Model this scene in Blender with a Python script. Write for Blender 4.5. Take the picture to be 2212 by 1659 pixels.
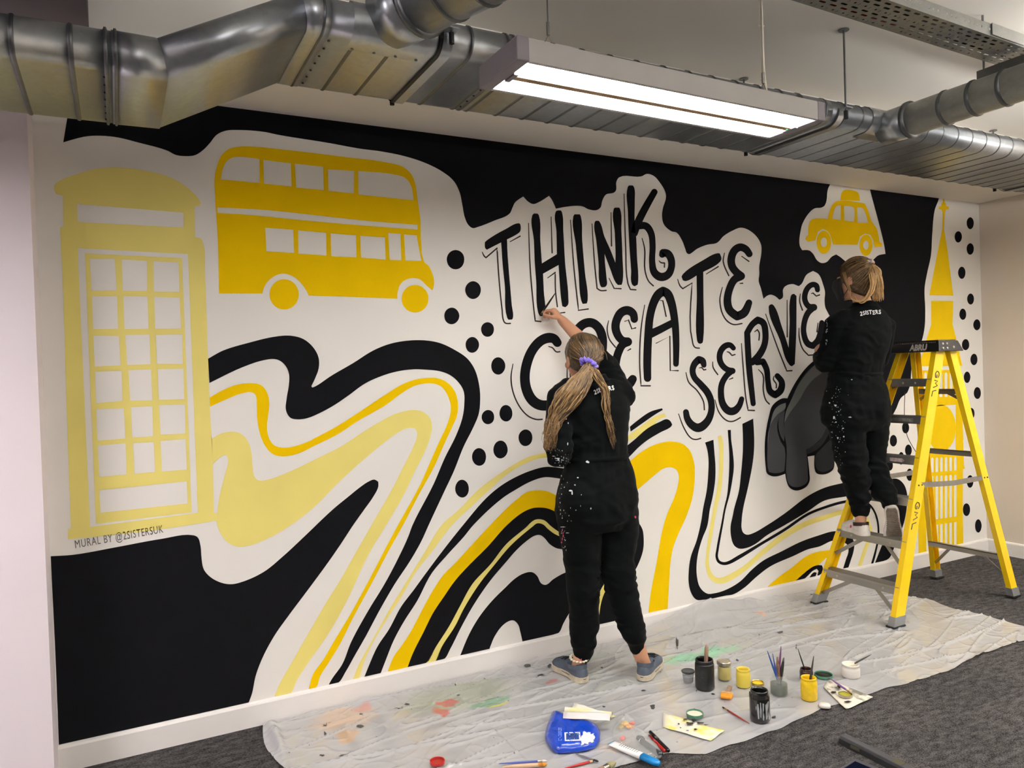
import bpy, bmesh, math, random
from mathutils import Vector, Matrix, noise
from mathutils.geometry import tessellate_polygon
from mathutils.bvhtree import BVHTree

for _o in list(bpy.data.objects):
    bpy.data.objects.remove(_o)
random.seed(7)
S = bpy.context.scene
COL = S.collection
PI = math.pi

# ------------------------------------------------------------------ camera
FPX, CX, CY = 1620.0, 1106.0, 829.5
CAM = Vector((0.0, 0.0, 1.5))
_yaw, _pitch, _roll = (math.radians(a) for a in (27.75, -0.80, -1.895))
FW = Vector((math.sin(_yaw) * math.cos(_pitch), math.cos(_yaw) * math.cos(_pitch), math.sin(_pitch)))
_r = Vector((math.cos(_yaw), -math.sin(_yaw), 0.0))
_u = _r.cross(FW)
RT = _r * math.cos(_roll) + _u * math.sin(_roll)
UP = -_r * math.sin(_roll) + _u * math.cos(_roll)
cam_data = bpy.data.cameras.new('camera')
cam = bpy.data.objects.new('camera', cam_data)
COL.objects.link(cam)
cam.matrix_world = Matrix(((RT.x, UP.x, -FW.x, CAM.x), (RT.y, UP.y, -FW.y, CAM.y), (RT.z, UP.z, -FW.z, CAM.z), (0, 0, 0, 1)))
cam_data.sensor_width = 36.0
cam_data.lens = FPX / 2212.0 * 36.0
cam_data.clip_start = 0.02
S.camera = cam

# ------------------------------------------------------------------ world, exposure
world = bpy.data.worlds.new('world')
S.world = world
world.use_nodes = True
world.node_tree.nodes['Background'].inputs[0].default_value = (0.8, 0.82, 0.85, 1)
world.node_tree.nodes['Background'].inputs[1].default_value = 0.05
S.view_settings.view_transform = 'Standard'
S.view_settings.look = 'None'
S.view_settings.gamma = 1.0
S.view_settings.use_curve_mapping = False
S.view_settings.exposure = 0.32
LAMP_STRENGTH = 42.0
WARM = (1.0, 0.99, 0.975)
COOL = (1.0, 0.94, 1.0)
# light fittings of the room: (centre x, y, z, rotation, colour, strength, strength of an added uplight); the first is the one in view
LAMPS = [(1.694, 2.018, 2.40, 1.3, WARM, 0.85, 0.0), (5.0, 1.3, 2.40, 1.3, WARM, 1.6, 1.6),
         (-1.9, 2.0, 2.40, 1.3, COOL, 2.3, 2.2),
         (0.2, -0.9, 2.40, 0.0, WARM, 0.35, 4.6), (3.4, -0.7, 2.40, 0.0, WARM, 1.5, 4.6), (-3.0, -0.9, 2.40, 0.0, COOL, 0.4, 3.0)]

# ------------------------------------------------------------------ projection helpers
WALL_Y = 3.43
TOP_Z = 2.69
WALL_L, WALL_R = -0.255, 5.915
CEIL = 3.05


def ray(x, y):
    return FW + RT * ((x - CX) / FPX) - UP * ((y - CY) / FPX)


def on_y(x, y, Y):
    d = ray(x, y)
    return CAM + d * (Y / d.y)


def on_z(x, y, Z=0.0):
    d = ray(x, y)
    return CAM + d * ((Z - CAM.z) / d.z)


def on_x(x, y, X):
    d = ray(x, y)
    return CAM + d * (X / d.x)


def on_plane(x, y, ref, n, off=0.0):
    d = ray(x, y)
    return CAM + d * (((Vector(ref) - CAM).dot(n) + off) / d.dot(n))


# ------------------------------------------------------------------ materials
def srgb(r, g, b):
    def f(c):
        c /= 255.0
        return c / 12.92 if c <= 0.04045 else ((c + 0.055) / 1.055) ** 2.4
    return (f(r), f(g), f(b), 1.0)


MATS = {}


def mat(name, col, rough=0.5, metal=0.0, var=0.06, scale=8.0, bump=0.0, bscale=60.0, stretch=None, spec=0.5, emit=0.0, alpha=1.0, trans=0.0, coat=0.0, sheen=0.0, detail=3.0):
    if name in MATS:
        return MATS[name]
    m = bpy.data.materials.new(name)
    m.use_nodes = True
    nt = m.node_tree
    b = nt.nodes['Principled BSDF']
    tc = nt.nodes.new('ShaderNodeTexCoord')
    mp = nt.nodes.new('ShaderNodeMapping')
    nt.links.new(tc.outputs['Object'], mp.inputs['Vector'])
    if stretch:
        mp.inputs['Scale'].default_value = stretch
    nz = nt.nodes.new('ShaderNodeTexNoise')
    nz.inputs['Scale'].default_value = scale
    nz.inputs['Detail'].default_value = detail
    nt.links.new(mp.outputs[0], nz.inputs['Vector'])
    cr = nt.nodes.new('ShaderNodeValToRGB')
    c = list(col)
    cr.color_ramp.elements[0].position = 0.3
    cr.color_ramp.elements[1].position = 0.7
    cr.color_ramp.elements[0].color = [max(0, v * (1 - var)) for v in c[:3]] + [1]
    cr.color_ramp.elements[1].color = [min(1, v * (1 + var)) for v in c[:3]] + [1]
    nt.links.new(nz.outputs['Fac'], cr.inputs['Fac'])
    nt.links.new(cr.outputs['Color'], b.inputs['Base Color'])
    b.inputs['Roughness'].default_value = rough
    b.inputs['Metallic'].default_value = metal
    b.inputs['Specular IOR Level'].default_value = spec
    b.inputs['Alpha'].default_value = alpha
    b.inputs['Transmission Weight'].default_value = trans
    b.inputs['Coat Weight'].default_value = coat
    b.inputs['Sheen Weight'].default_value = sheen
    if emit > 0:
        b.inputs['Emission Color'].default_value = c
        b.inputs['Emission Strength'].default_value = emit
    if bump > 0:
        n2 = nt.nodes.new('ShaderNodeTexNoise')
        n2.inputs['Scale'].default_value = bscale
        n2.inputs['Detail'].default_value = 4.0
        nt.links.new(mp.outputs[0], n2.inputs['Vector'])
        bp = nt.nodes.new('ShaderNodeBump')
        bp.inputs['Strength'].default_value = bump
        bp.inputs['Distance'].default_value = 0.01
        nt.links.new(n2.outputs['Fac'], bp.inputs['Height'])
        nt.links.new(bp.outputs[0], b.inputs['Normal'])
    MATS[name] = m
    return m


# ------------------------------------------------------------------ mesh builder
class MB:
    def __init__(self):
        self.v, self.f, self.c = [], [], []

    def add(self, verts, faces, col=None):
        o = len(self.v)
        self.v += [Vector(p) for p in verts]
        self.f += [tuple(i + o for i in f) for f in faces]
        if col is not None:
            self.c += [col] * len(verts)
        return self

    def box(self, lo, hi, M=None):
        x0, y0, z0 = lo
        x1, y1, z1 = hi
        vs = [Vector(p) for p in ((x0, y0, z0), (x1, y0, z0), (x1, y1, z0), (x0, y1, z0), (x0, y0, z1), (x1, y0, z1), (x1, y1, z1), (x0, y1, z1))]
        if M is not None:
            vs = [M @ p for p in vs]
        return self.add(vs, [(3, 2, 1, 0), (4, 5, 6, 7), (0, 1, 5, 4), (1, 2, 6, 5), (2, 3, 7, 6), (3, 0, 4, 7)])

    def bar(self, a, b, w, h, up=(0, 0, 1)):
        """rectangular bar from a to b; w across, h along up"""
        a, b = Vector(a), Vector(b)
        d = (b - a).normalized()
        s = d.cross(Vector(up)).normalized()
        t = s.cross(d)
        vs = []
        for p in (a, b):
            for i, j in ((-1, -1), (1, -1), (1, 1), (-1, 1)):
                vs.append(p + s * (i * w / 2) + t * (j * h / 2))
        return self.add(vs, [(0, 1, 2, 3), (7, 6, 5, 4), (0, 4, 5, 1), (1, 5, 6, 2), (2, 6, 7, 3), (3, 7, 4, 0)])

    def rings(self, rings, cap=True, closed=True, col=None):
        n = len(rings[0])
        vs, fs = [], []
        for r in rings:
            vs += r
        for i in range(len(rings) - 1):
            for k in range(n if closed else n - 1):
                a, b = i * n + k, i * n + (k + 1) % n
                fs.append((a, b, b + n, a + n))
        if cap and closed:
            fs.append(tuple(reversed(range(n))))
            fs.append(tuple((len(rings) - 1) * n + k for k in range(n)))
        return self.add(vs, fs, col)

    def tube(self, pts, rad, n=10, ends=True, col=None, flat=None):
        pts = [Vector(p) for p in pts]
        if not isinstance(rad, (list, tuple)):
            rad = [rad] * len(pts)
        rings = []
        up = None
        for i, p in enumerate(pts):
            d = (pts[min(i + 1, len(pts) - 1)] - pts[max(i - 1, 0)])
            if d.length < 1e-9:
                d = Vector((0, 0, 1))
            d.normalize()
            if up is None:
                up = Vector((0, 0, 1)) if abs(d.z) < 0.9 else Vector((1, 0, 0))
            s = d.cross(up).normalized()
            up = s.cross(d).normalized()
            fl = 1.0 if flat is None else flat
            rings.append([p + s * (rad[i] * math.cos(2 * PI * k / n)) + up * (rad[i] * fl * math.sin(2 * PI * k / n)) for k in range(n)])
        return self.rings(rings, cap=ends, col=col)

    def capsule(self, pts, rad, n=14):
        """tube with rounded ends"""
        pts = [Vector(p) for p in pts]
        rad = list(rad) if isinstance(rad, (list, tuple)) else [rad] * len(pts)
        d0 = (pts[0] - pts[1]).normalized()
        d1 = (pts[-1] - pts[-2]).normalized()
        P, R = [], []
        for a in (88, 60, 30):
            a = math.radians(a)
            P.append(pts[0] + d0 * rad[0] * math.sin(a)); R.append(max(rad[0] * math.cos(a), 1e-4))
        P += pts; R += rad
        for a in (30, 60, 88):
            a = math.radians(a)
            P.append(pts[-1] + d1 * rad[-1] * math.sin(a)); R.append(max(rad[-1] * math.cos(a), 1e-4))
        return self.tube(P, R, n)

    def ellipsoid(self, c, rx, ry, rz, M=None, n=16, m=10):
        c = Vector(c)
        rings = []
        for i in range(m + 1):
            a = -PI / 2 + PI * i / m
            q = max(math.cos(a), 0.01)
            ring = []
            for k in range(n):
                t = 2 * PI * k / n
                p = Vector((rx * q * math.cos(t), ry * q * math.sin(t), rz * math.sin(a)))
                if M is not None:
                    p = M @ p
                ring.append(c + p)
            rings.append(ring)
        return self.rings(rings)

    def lathe(self, prof, n=28, M=None, squash=1.0):
        """prof = [(r, z)...] from bottom to top, closed on the axis at both ends when r ~ 0"""
        rings = []
        for r, z in prof:
            r = max(r, 1e-5)
            ring = [Vector((r * math.cos(2 * PI * k / n), squash * r * math.sin(2 * PI * k / n), z)) for k in range(n)]
            if M is not None:
                ring = [M @ p for p in ring]
            rings.append(ring)
        return self.rings(rings, cap=True)

    def poly(self, loops, f):
        """flat filled outline (even-odd holes); f maps 2D to 3D"""
        L = [[Vector((p[0], p[1], 0)) for p in l] for l in loops]
        tris = tessellate_polygon(L)
        flat = [p for l in L for p in l]
        vs = [f(p.x, p.y) for p in flat]
        return self.add(vs, tris)

    def build(self, name, m, parent=None, smooth=False, kind=None, label=None, recalc=True, bevel=0.0):
        me = bpy.data.meshes.new(name)
        me.from_pydata([tuple(p) for p in self.v], [], self.f)
        if recalc:
            bm = bmesh.new()
            bm.from_mesh(me)
            bmesh.ops.recalc_face_normals(bm, faces=bm.faces)
            bm.to_mesh(me)
            bm.free()
        if self.c and len(self.c) == len(self.v):
            ca = me.color_attributes.new('tone', 'FLOAT_COLOR', 'POINT')
            for i, cc in enumerate(self.c):
                ca.data[i].color = (cc, cc, cc, 1)
        if smooth:
            me.polygons.foreach_set('use_smooth', [True] * len(me.polygons))
        me.update()
        o = bpy.data.objects.new(name, me)
        COL.objects.link(o)
        if m is not None:
            me.materials.append(m)
        if parent is not None:
            o.parent = parent
        if bevel > 0:
            bv = o.modifiers.new('bevel', 'BEVEL')
            bv.width = bevel
            bv.segments = 2
            bv.limit_method = 'ANGLE'
            bv.angle_limit = math.radians(40)
        if smooth == 'auto':
            pass
        if kind:
            o['kind'] = kind
        if label:
            o['label'] = label
        return o


def tag(o, label, cat, group=None):
    o['label'] = label
    o['category'] = cat
    if group:
        o['group'] = group
    return o


def empty(name, loc, label, cat, group=None, rz=0.0):
    o = bpy.data.objects.new(name, None)
    COL.objects.link(o)
    o.location = loc
    o.rotation_euler = (0, 0, rz)
    o.empty_display_size = 0.05
    return tag(o, label, cat, group)


def rel(mb, root):
    """move builder points that are in world coordinates into a root's frame (root: only translated)"""
    L = Vector(root.location)
    mb.v = [p - L for p in mb.v]
    return mb


def copy_tree(o, parent=None):
    c = o.copy()
    COL.objects.link(c)
    c.parent = parent
    for ch in list(o.children):
        copy_tree(ch, c)
    return c


def catmull(pts, closed=False, seg=7, sharp=55.0):
    """smooth a polyline; vertices that turn by more than `sharp` degrees stay corners"""
    P = [Vector((p[0], p[1])) if len(p) < 3 else Vector(p) for p in pts]
    n = len(P)
    if n < 3:
        return P
    dim = len(P[0])
    corner = []
    for i in range(n):
        if not closed and i in (0, n - 1):
            corner.append(True)
            continue
        a = P[i] - P[i - 1]
        b = P[(i + 1) % n] - P[i]
        if a.length < 1e-9 or b.length < 1e-9:
            corner.append(True)
        else:
            corner.append(math.degrees(a.angle(b)) > sharp)
    out = []
    rng = n if closed else n - 1
    for i in range(rng):
        p1, p2 = P[i], P[(i + 1) % n]
        p0 = P[i - 1] if (closed or i > 0) else p1
        p3 = P[(i + 2) % n] if (closed or i + 2 < n) else p2
        L = (p2 - p1).length
        if corner[i] or (p1 - p0).length < 1e-9:
            t1 = (p2 - p1) * 0.5
        else:
            d = (p1 - p0).normalized() + (p2 - p1).normalized()
            t1 = d.normalized() * L if d.length > 1e-6 else (p2 - p1)
        if corner[(i + 1) % n] or (p3 - p2).length < 1e-9:
            t2 = (p2 - p1) * 0.5
        else:
            d = (p2 - p1).normalized() + (p3 - p2).normalized()
            t2 = d.normalized() * L if d.length > 1e-6 else (p2 - p1)
        if corner[i] and corner[(i + 1) % n]:
            out.append(p1)
            continue
        for k in range(seg):
            t = k / seg
            h1 = 2 * t ** 3 - 3 * t ** 2 + 1
            h2 = t ** 3 - 2 * t ** 2 + t
            h3 = -2 * t ** 3 + 3 * t ** 2
            h4 = t ** 3 - t ** 2
            out.append(p1 * h1 + t1 * h2 + p2 * h3 + t2 * h4)
    if not closed:
        out.append(P[-1])
    return out


def text_mesh(s, size, align='LEFT', spacing=1.0, bold=0.0):
    cu = bpy.data.curves.new('lettering', 'FONT')
    cu.body = s
    cu.size = size
    cu.align_x = align
    cu.space_character = spacing
    cu.offset = bold
    cu.resolution_u = 3
    ob = bpy.data.objects.new('lettering', cu)
    COL.objects.link(ob)
    bpy.context.view_layer.update()
    me = bpy.data.meshes.new_from_object(ob.evaluated_get(bpy.context.evaluated_depsgraph_get()))
    vs = [v.co.copy() for v in me.vertices]
    fs = [tuple(p.vertices) for p in me.polygons]
    bpy.data.objects.remove(ob)
    bpy.data.curves.remove(cu)
    bpy.data.meshes.remove(me)
    return vs, fs

# ------------------------------------------------------------------ the setting
M_WALL = mat('white_wall_paint', srgb(240, 235, 227), 0.8, spec=0.2, var=0.012, scale=3, bump=0.03, bscale=220)
M_PIER = mat('white_pier_paint', srgb(235, 224, 226), 0.8, spec=0.2, var=0.012, scale=3, bump=0.03, bscale=220)
M_RIGHT = mat('cream_wall_paint', srgb(226, 214, 200), 0.8, spec=0.2, var=0.012, scale=3, bump=0.03, bscale=220)
M_CEIL = mat('ceiling_paint', srgb(236, 230, 220), 0.75, var=0.015, scale=2)
M_SKIRT = mat('white_gloss_paint', srgb(240, 235, 229), 0.35, var=0.02, scale=6, bump=0.02, bscale=90)


def structure(name, mb, m, **k):
    o = mb.build(name, m, **k)
    o['kind'] = 'structure'
    return o


def carpet_material(name, dark, light, ang):
    m = bpy.data.materials.new(name)
    m.use_nodes = True
    nt = m.node_tree
    b = nt.nodes['Principled BSDF']
    tc = nt.nodes.new('ShaderNodeTexCoord')
    mp = nt.nodes.new('ShaderNodeMapping')
    mp.inputs['Rotation'].default_value = (0, 0, ang)
    mp.inputs['Scale'].default_value = (1.0, 2.6, 1.0)
    nt.links.new(tc.outputs['Object'], mp.inputs['Vector'])
    n1 = nt.nodes.new('ShaderNodeTexNoise')
    n1.inputs['Scale'].default_value = 120
    n1.inputs['Detail'].default_value = 5
    n1.inputs['Roughness'].default_value = 0.75
    n2 = nt.nodes.new('ShaderNodeTexNoise')
    n2.inputs['Scale'].default_value = 16
    n2.inputs['Detail'].default_value = 5
    n2.inputs['Roughness'].default_value = 0.7
    for n in (n1, n2):
        nt.links.new(mp.outputs[0], n.inputs['Vector'])
    mx = nt.nodes.new('ShaderNodeMath')
    mx.operation = 'MULTIPLY_ADD'
    mx.inputs[1].default_value = 0.35
    nt.links.new(n2.outputs['Fac'], mx.inputs[0])
    sc = nt.nodes.new('ShaderNodeMath')
    sc.operation = 'MULTIPLY'
    sc.inputs[1].default_value = 0.65
    nt.links.new(n1.outputs['Fac'], sc.inputs[0])
    nt.links.new(sc.outputs[0], mx.inputs[2])
    cr = nt.nodes.new('ShaderNodeValToRGB')
    cr.color_ramp.elements[0].position = 0.42
    cr.color_ramp.elements[1].position = 0.62
    cr.color_ramp.elements[0].color = dark
    cr.color_ramp.elements[1].color = light
    nt.links.new(mx.outputs[0], cr.inputs['Fac'])
    nt.links.new(cr.outputs[0], b.inputs['Base Color'])
    b.inputs['Roughness'].default_value = 0.95
    b.inputs['Specular IOR Level'].default_value = 0.1
    bp = nt.nodes.new('ShaderNodeBump')
    bp.inputs['Strength'].default_value = 0.7
    bp.inputs['Distance'].default_value = 0.006
    nt.links.new(n1.outputs['Fac'], bp.inputs['Height'])
    nt.links.new(bp.outputs[0], b.inputs['Normal'])
    return m


M_CARPET = [carpet_material('carpet_a', srgb(16, 16, 17), srgb(108, 104, 103), 0.0),
            carpet_material('carpet_b', srgb(14, 14, 15), srgb(100, 97, 96), PI / 2)]

floor = structure('floor', MB().box((-6.0, -6.0, -0.15), (WALL_R + 0.2, WALL_Y + 0.2, -0.008)), M_CARPET[0])
tile_me = {}
for iy in range(5):
    for ix in range(13):
        x0 = -0.4 + ix * 0.5
        y0 = WALL_Y - 0.5 * (iy + 1)
        x1 = min(x0 + 0.5, WALL_R)
        if x0 < -0.5 or x0 >= WALL_R:
            continue
        k = ((ix + iy) % 2, round(x1 - x0, 2))
        if k not in tile_me:
            t = MB().box((0.0006, 0.0006, -0.008), (x1 - x0 - 0.0006, 0.4994, 0.0)).build('carpet_tile', M_CARPET[k[0]], floor)
            tile_me[k] = t.data
        else:
            t = bpy.data.objects.new('carpet_tile', tile_me[k])
            COL.objects.link(t)
            t.parent = floor
        t.location = (x0, y0, 0)

structure('ceiling', MB().box((-6.0, -6.0, CEIL), (WALL_R + 0.2, WALL_Y + 0.2, CEIL + 0.15)), M_CEIL)
structure('wall_back', MB().box((WALL_L - 0.02, WALL_Y, -0.15), (WALL_R + 0.2, WALL_Y + 0.2, CEIL + 0.02)), M_WALL)
structure('wall_right', MB().box((WALL_R, -6.0, -0.15), (WALL_R + 0.2, WALL_Y + 0.02, CEIL + 0.02)), M_RIGHT)
# projecting pier that closes the mural on the left
structure('wall_left', MB().box((-2.6, WALL_Y - 0.20, -0.15), (WALL_L, WALL_Y + 0.2, CEIL + 0.02)), M_PIER)
structure('wall_side', MB().box((-6.2, -6.0, -0.15), (-6.0, WALL_Y + 0.2, CEIL + 0.02)), M_WALL)
structure('wall_far', MB().box((-6.0, WALL_Y, -0.15), (-2.6, WALL_Y + 0.2, CEIL + 0.02)), M_WALL)
structure('wall_front', MB().box((-6.2, -6.2, -0.15), (WALL_R + 0.2, -6.0, CEIL + 0.02)), M_WALL)
# boxed soffit above the mural, and the downstand beam at the top left
structure('trim_1', MB().box((WALL_L, WALL_Y - 0.40, TOP_Z), (WALL_R, WALL_Y + 0.01, CEIL + 0.02)), M_WALL)
structure('trim_2', MB().box((-1.2, -2.5, 2.74), (-0.043, WALL_Y - 0.39, CEIL + 0.02)), mat('beam_shade_grey', srgb(104, 95, 100), 0.8, var=0.03))  # the beam is unlit; its shade is put into the grey colour


def skirting(name, a, b, h, t, n):
    """painted board with a rounded top edge; a-b along the foot, n = direction into the room"""
    a, b, n = Vector(a), Vector(b), Vector(n)
    prof = [(0, 0), (t, 0), (t, h - 0.012), (t * 0.75, h - 0.004), (t * 0.35, h), (0, h)]
    mb = MB()
    mb.rings([[p + n * u + Vector((0, 0, z)) for u, z in prof] for p in (a, b)])
    return structure(name, mb, M_SKIRT)


skirting('baseboard_back', (WALL_L, WALL_Y, 0), (WALL_R, WALL_Y, 0), 0.105, 0.016, (0, -1, 0))
skirting('baseboard_right', (WALL_R, WALL_Y - 0.016, 0), (WALL_R, -6.0, 0), 0.105, 0.016, (-1, 0, 0))

# ------------------------------------------------------------------ the mural (flat paint on the back wall)
M_BLACK = mat('black_mural_paint', srgb(15, 15, 18), 0.8, spec=0.08, var=0.10, scale=14, bump=0.02, bscale=160)
M_YEL = mat('yellow_mural_paint', srgb(240, 197, 0), 0.8, spec=0.08, var=0.04, scale=5, bump=0.02, bscale=160)
M_TYEL = mat('tower_yellow_paint', srgb(240, 200, 18), 0.8, spec=0.08, var=0.04, scale=5, bump=0.02, bscale=160)
M_PALE = mat('pale_yellow_mural_paint', srgb(238, 222, 128), 0.8, spec=0.08, var=0.045, scale=3, bump=0.02, bscale=160)
M_LINE = mat('dark_brown_outline_paint', srgb(52, 44, 42), 0.8, spec=0.08, var=0.06)
M_EG1 = mat('elephant_grey_paint', srgb(66, 66, 69), 0.8, spec=0.08, var=0.06, scale=4)
M_EG2 = mat('elephant_light_grey_paint', srgb(102, 104, 101), 0.8, spec=0.08, var=0.05, scale=4)
M_EG3 = mat('elephant_dark_grey_paint', srgb(46, 47, 49), 0.8, spec=0.08, var=0.05, scale=4)

ZOOM = {'A': (0, 0, 3.16), 'B': (600, 0, 3.16), 'C': (1200, 0, 3.16), 'D': (1512, 0, 3.16), 'E': (0, 400, 3.16), 'F': (0, 800, 3.16),
        'G': (0, 1134, 3.16), 'H': (600, 1134, 3.16), 'I': (1100, 1200, 3.687), 'J': (1612, 1209, 3.687), 'K': (1612, 700, 3.687),
        'L': (1612, 400, 3.687), 'M': (1050, 620, 5.53), 'N': (1100, 900, 5.53), 'O': (1000, 360, 3.687), 'P': (600, 650, 3.687),
        'Q': (1400, 480, 5.027), 'R': (1400, 740, 5.027), 'S': (1340, 960, 3.95), 'T': (1750, 1020, 4.788), 'U': (440, 280, 4.046),
        'V': (980, 380, 5.027), 'W': (1230, 380, 6.38), 'a': (1880, 700, 5.53), 'b': (1880, 960, 4.88), 'c': (1400, 850, 6.637), '.': (0, 0, 1.0)}


def Z(k, *pts):
    ox, oy, s = ZOOM[k]
    return [(ox + x / s, oy + y / s) for x, y in pts]


def wall_uv(x, y):
    p = on_y(x, y, WALL_Y)
    return (p.x, p.z)


mural = empty('wall_mural', (0, WALL_Y, 0), 'black, white and yellow city mural covering the back wall', 'mural')


def paint(name, loops, m, layer=1, parent=None, label=None, smooth=True, sharp=55, into=None, clip=True):
    L = []
    for l in loops:
        q = catmull(l, True, 6, sharp) if smooth else l
        uv = [wall_uv(p[0], p[1]) for p in q]
        if clip:
            uv = [(min(max(x, WALL_L + 0.002), WALL_R - 0.002), min(max(z, 0.106), TOP_Z - 0.001)) for x, z in uv]
        L.append(uv)
    mb = into or MB()
    mb.poly(L, lambda x, z: Vector((x, -0.0009 * layer, z)))
    if into is not None:
        return mb
    return finish_paint(mb, name, m, parent, label)


def finish_paint(mb, name, m, parent=None, label=None):
    fs = []
    for f in mb.f:          # face the room
        a, b, c = (mb.v[i] for i in f[:3])
        fs.append(f if (b - a).cross(c - a).y < 0 else tuple(reversed(f)))
    mb.f = fs
    o = mb.build(name, m, parent or mural, recalc=False)
    if label:
        o['label'] = label
    return o


def stroke(mb, pts, hw, layer=2, cap=True, seg=6, sharp=60):
    """brush stroke along pixel points; hw = half width(s) in pixels"""
    n0 = len(pts)
    ws = hw if isinstance(hw, (list, tuple)) else [hw] * n0
    P = catmull([(p[0], p[1], ws[i]) for i, p in enumerate(pts)], False, seg, sharp)
    mb.nst = getattr(mb, 'nst', 0) + 1
    yl = -0.0009 * layer - 0.00012 * (mb.nst - 1)
    off = [0.0]

    def W(x, y):
        u = wall_uv(x, y)
        return Vector((u[0], yl + off[0], max(u[1], 0.106)))
    vs, fs = [], []
    for i, p in enumerate(P):
        a = P[max(i - 1, 0)]
        b = P[min(i + 1, len(P) - 1)]
        dx, dy = b[0] - a[0], b[1] - a[1]
        L = math.hypot(dx, dy) or 1
        nx, ny = -dy / L, dx / L
        vs += [W(p[0] + nx * p[2], p[1] + ny * p[2]), W(p[0] - nx * p[2], p[1] - ny * p[2])]
        if i:
            k = 2 * i
            fs.append((k - 2, k - 1, k + 1, k))
    mb.add(vs, fs)
    off[0] = 0.00005
    if cap:
        for e in (P[0], P[-1]):
            mb.add([W(e[0] + e[2] * math.cos(2 * PI * k / 16), e[1] + e[2] * math.sin(2 * PI * k / 16)) for k in range(16)], [tuple(range(16))])
    off[0] = 0.00009
    for i in range(1, n0 - 1):          # round off sharp turns
        p, q, w = Vector(pts[i - 1][:2]), Vector(pts[i][:2]), Vector(pts[i + 1][:2])
        if math.degrees((q - p).angle(w - q)) > sharp:
            mb.add([W(q.x + ws[i] * math.cos(2 * PI * k / 10), q.y + ws[i] * math.sin(2 * PI * k / 10)) for k in range(10)], [tuple(range(10))])
    return mb


def zs(k, pts, hw):
    s = ZOOM[k][2]
    return Z(k, *pts), ([h / s for h in hw] if isinstance(hw, (list, tuple)) else hw / s)


def ell(cx, cy, rx, ry, n=28, wob=0.0):
    return [(cx + rx * (1 + wob * math.sin(3 * t + cx)) * math.cos(t), cy + ry * (1 + wob * math.sin(2 * t + cy)) * math.sin(t)) for t in (2 * PI * k / n for k in range(n))]


# --- black sky with the taxi cut out of it
sky = (Z('A', (432, 972), (600, 930), (780, 935), (950, 975), (1140, 1028), (1200, 1058), (1260, 1066), (1330, 1060), (1380, 1030), (1430, 980), (1480, 920), (1540, 893), (1620, 888), (1800, 900))
       + Z('B', (0, 920), (340, 975), (560, 1015), (700, 1033), (860, 1065), (1000, 1110), (1120, 1170), (1200, 1235), (1240, 1310), (1260, 1400), (1275, 1480), (1300, 1535), (1330, 1557))
       + Z('O', (120, 480), (250, 430), (370, 375), (395, 325), (415, 285), (480, 238), (520, 280), (560, 298), (600, 285), (685, 233), (708, 265), (740, 335), (820, 320), (930, 313), (960, 320), (1000, 340), (1065, 346), (1095, 325), (1110, 270), (1140, 222), (1200, 208), (1218, 190), (1222, 120), (1245, 85), (1420, 78), (1465, 58), (1520, 75), (1570, 130), (1610, 200), (1617, 240), (1590, 340), (1585, 400), (1600, 460), (1660, 515), (1700, 525), (1740, 580), (1770, 655))
       + Z('Q', (420, 335), (445, 347), (470, 335), (530, 290), (640, 245), (745, 225), (820, 150), (920, 90), (1005, 60), (1090, 85), (1180, 160), (1225, 245), (1230, 320), (1205, 490), (1207, 560), (1200, 640), (1225, 720), (1252, 832), (1290, 800), (1330, 787), (1380, 805), (1425, 843), (1460, 820), (1465, 730), (1490, 695), (1570, 672), (1610, 685), (1635, 695), (1665, 670), (1720, 570), (1790, 530), (1850, 565), (1900, 680), (1920, 760), (1915, 850), (1925, 930), (1945, 970))
       + [(1800, 700), (1820, 800), (1840, 900), (1870, 935)] + Z('K', (1070, 830), (1120, 790), (1190, 680), (1230, 590), (1285, 540), (1325, 300))
       + Z('L', (1370, 1310), (1400, 1230), (1420, 1130), (1425, 1000), (1420, 820), (1440, 700), (1470, 560), (1480, 400), (1500, 200), (1535, 95))
       + [(2028, 423), (1879, 404)] + Z('L', (985, 28), (1015, 150), (1050, 280), (1100, 490), (1108, 548), (1050, 560), (1010, 595)) + [(1870, 572), (1850, 574), (1830, 567)]
       + Z('L', (745, 570), (715, 552), (680, 570), (640, 612), (600, 620), (565, 600), (530, 545), (500, 520), (445, 518), (425, 480), (435, 350), (450, 300), (510, 210), (545, 185), (600, 178), (625, 160), (650, 30)) + [(1793, 397), (1793, 393), (449, 224), (156, 188)])
paint('black_sky', [sky], M_BLACK, 1, label='black painted sky with a wavy lower edge')

# --- phone box
panes = [Z('E', *q) for q in (
    [(612, 503), (783, 503), (797, 718), (625, 720)], [(830, 507), (1003, 517), (1005, 722), (838, 720)], [(1047, 520), (1220, 527), (1225, 728), (1050, 726)],
    [(627, 757), (800, 757), (806, 980), (637, 983)], [(842, 757), (1007, 760), (1013, 980), (850, 983)], [(1053, 762), (1226, 767), (1236, 978), (1058, 980)],
    [(637, 1027), (812, 1030), (824, 1230), (647, 1237)], [(855, 1022), (1020, 1020), (1028, 1222), (868, 1227)], [(1062, 1022), (1243, 1018), (1248, 1220), (1070, 1218)],
    [(650, 1272), (830, 1267), (835, 1472), (655, 1488)], [(876, 1262), (1032, 1257), (1040, 1468), (888, 1470)], [(1075, 1255), (1252, 1252), (1258, 1460), (1083, 1465)])]
panes += [Z('F', *q) for q in (
    [(657, 265), (845, 258), (856, 465), (665, 480)], [(893, 250), (1040, 245), (1046, 450), (903, 458)], [(1085, 238), (1262, 232), (1266, 432), (1096, 437)],
    [(667, 513), (857, 497), (864, 710), (677, 727)], [(908, 497), (1050, 488), (1058, 692), (917, 705)], [(1096, 482), (1267, 467), (1275, 677), (1104, 690)],
    [(678, 818), (1275, 757), (1280, 908), (685, 972)])]
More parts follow.
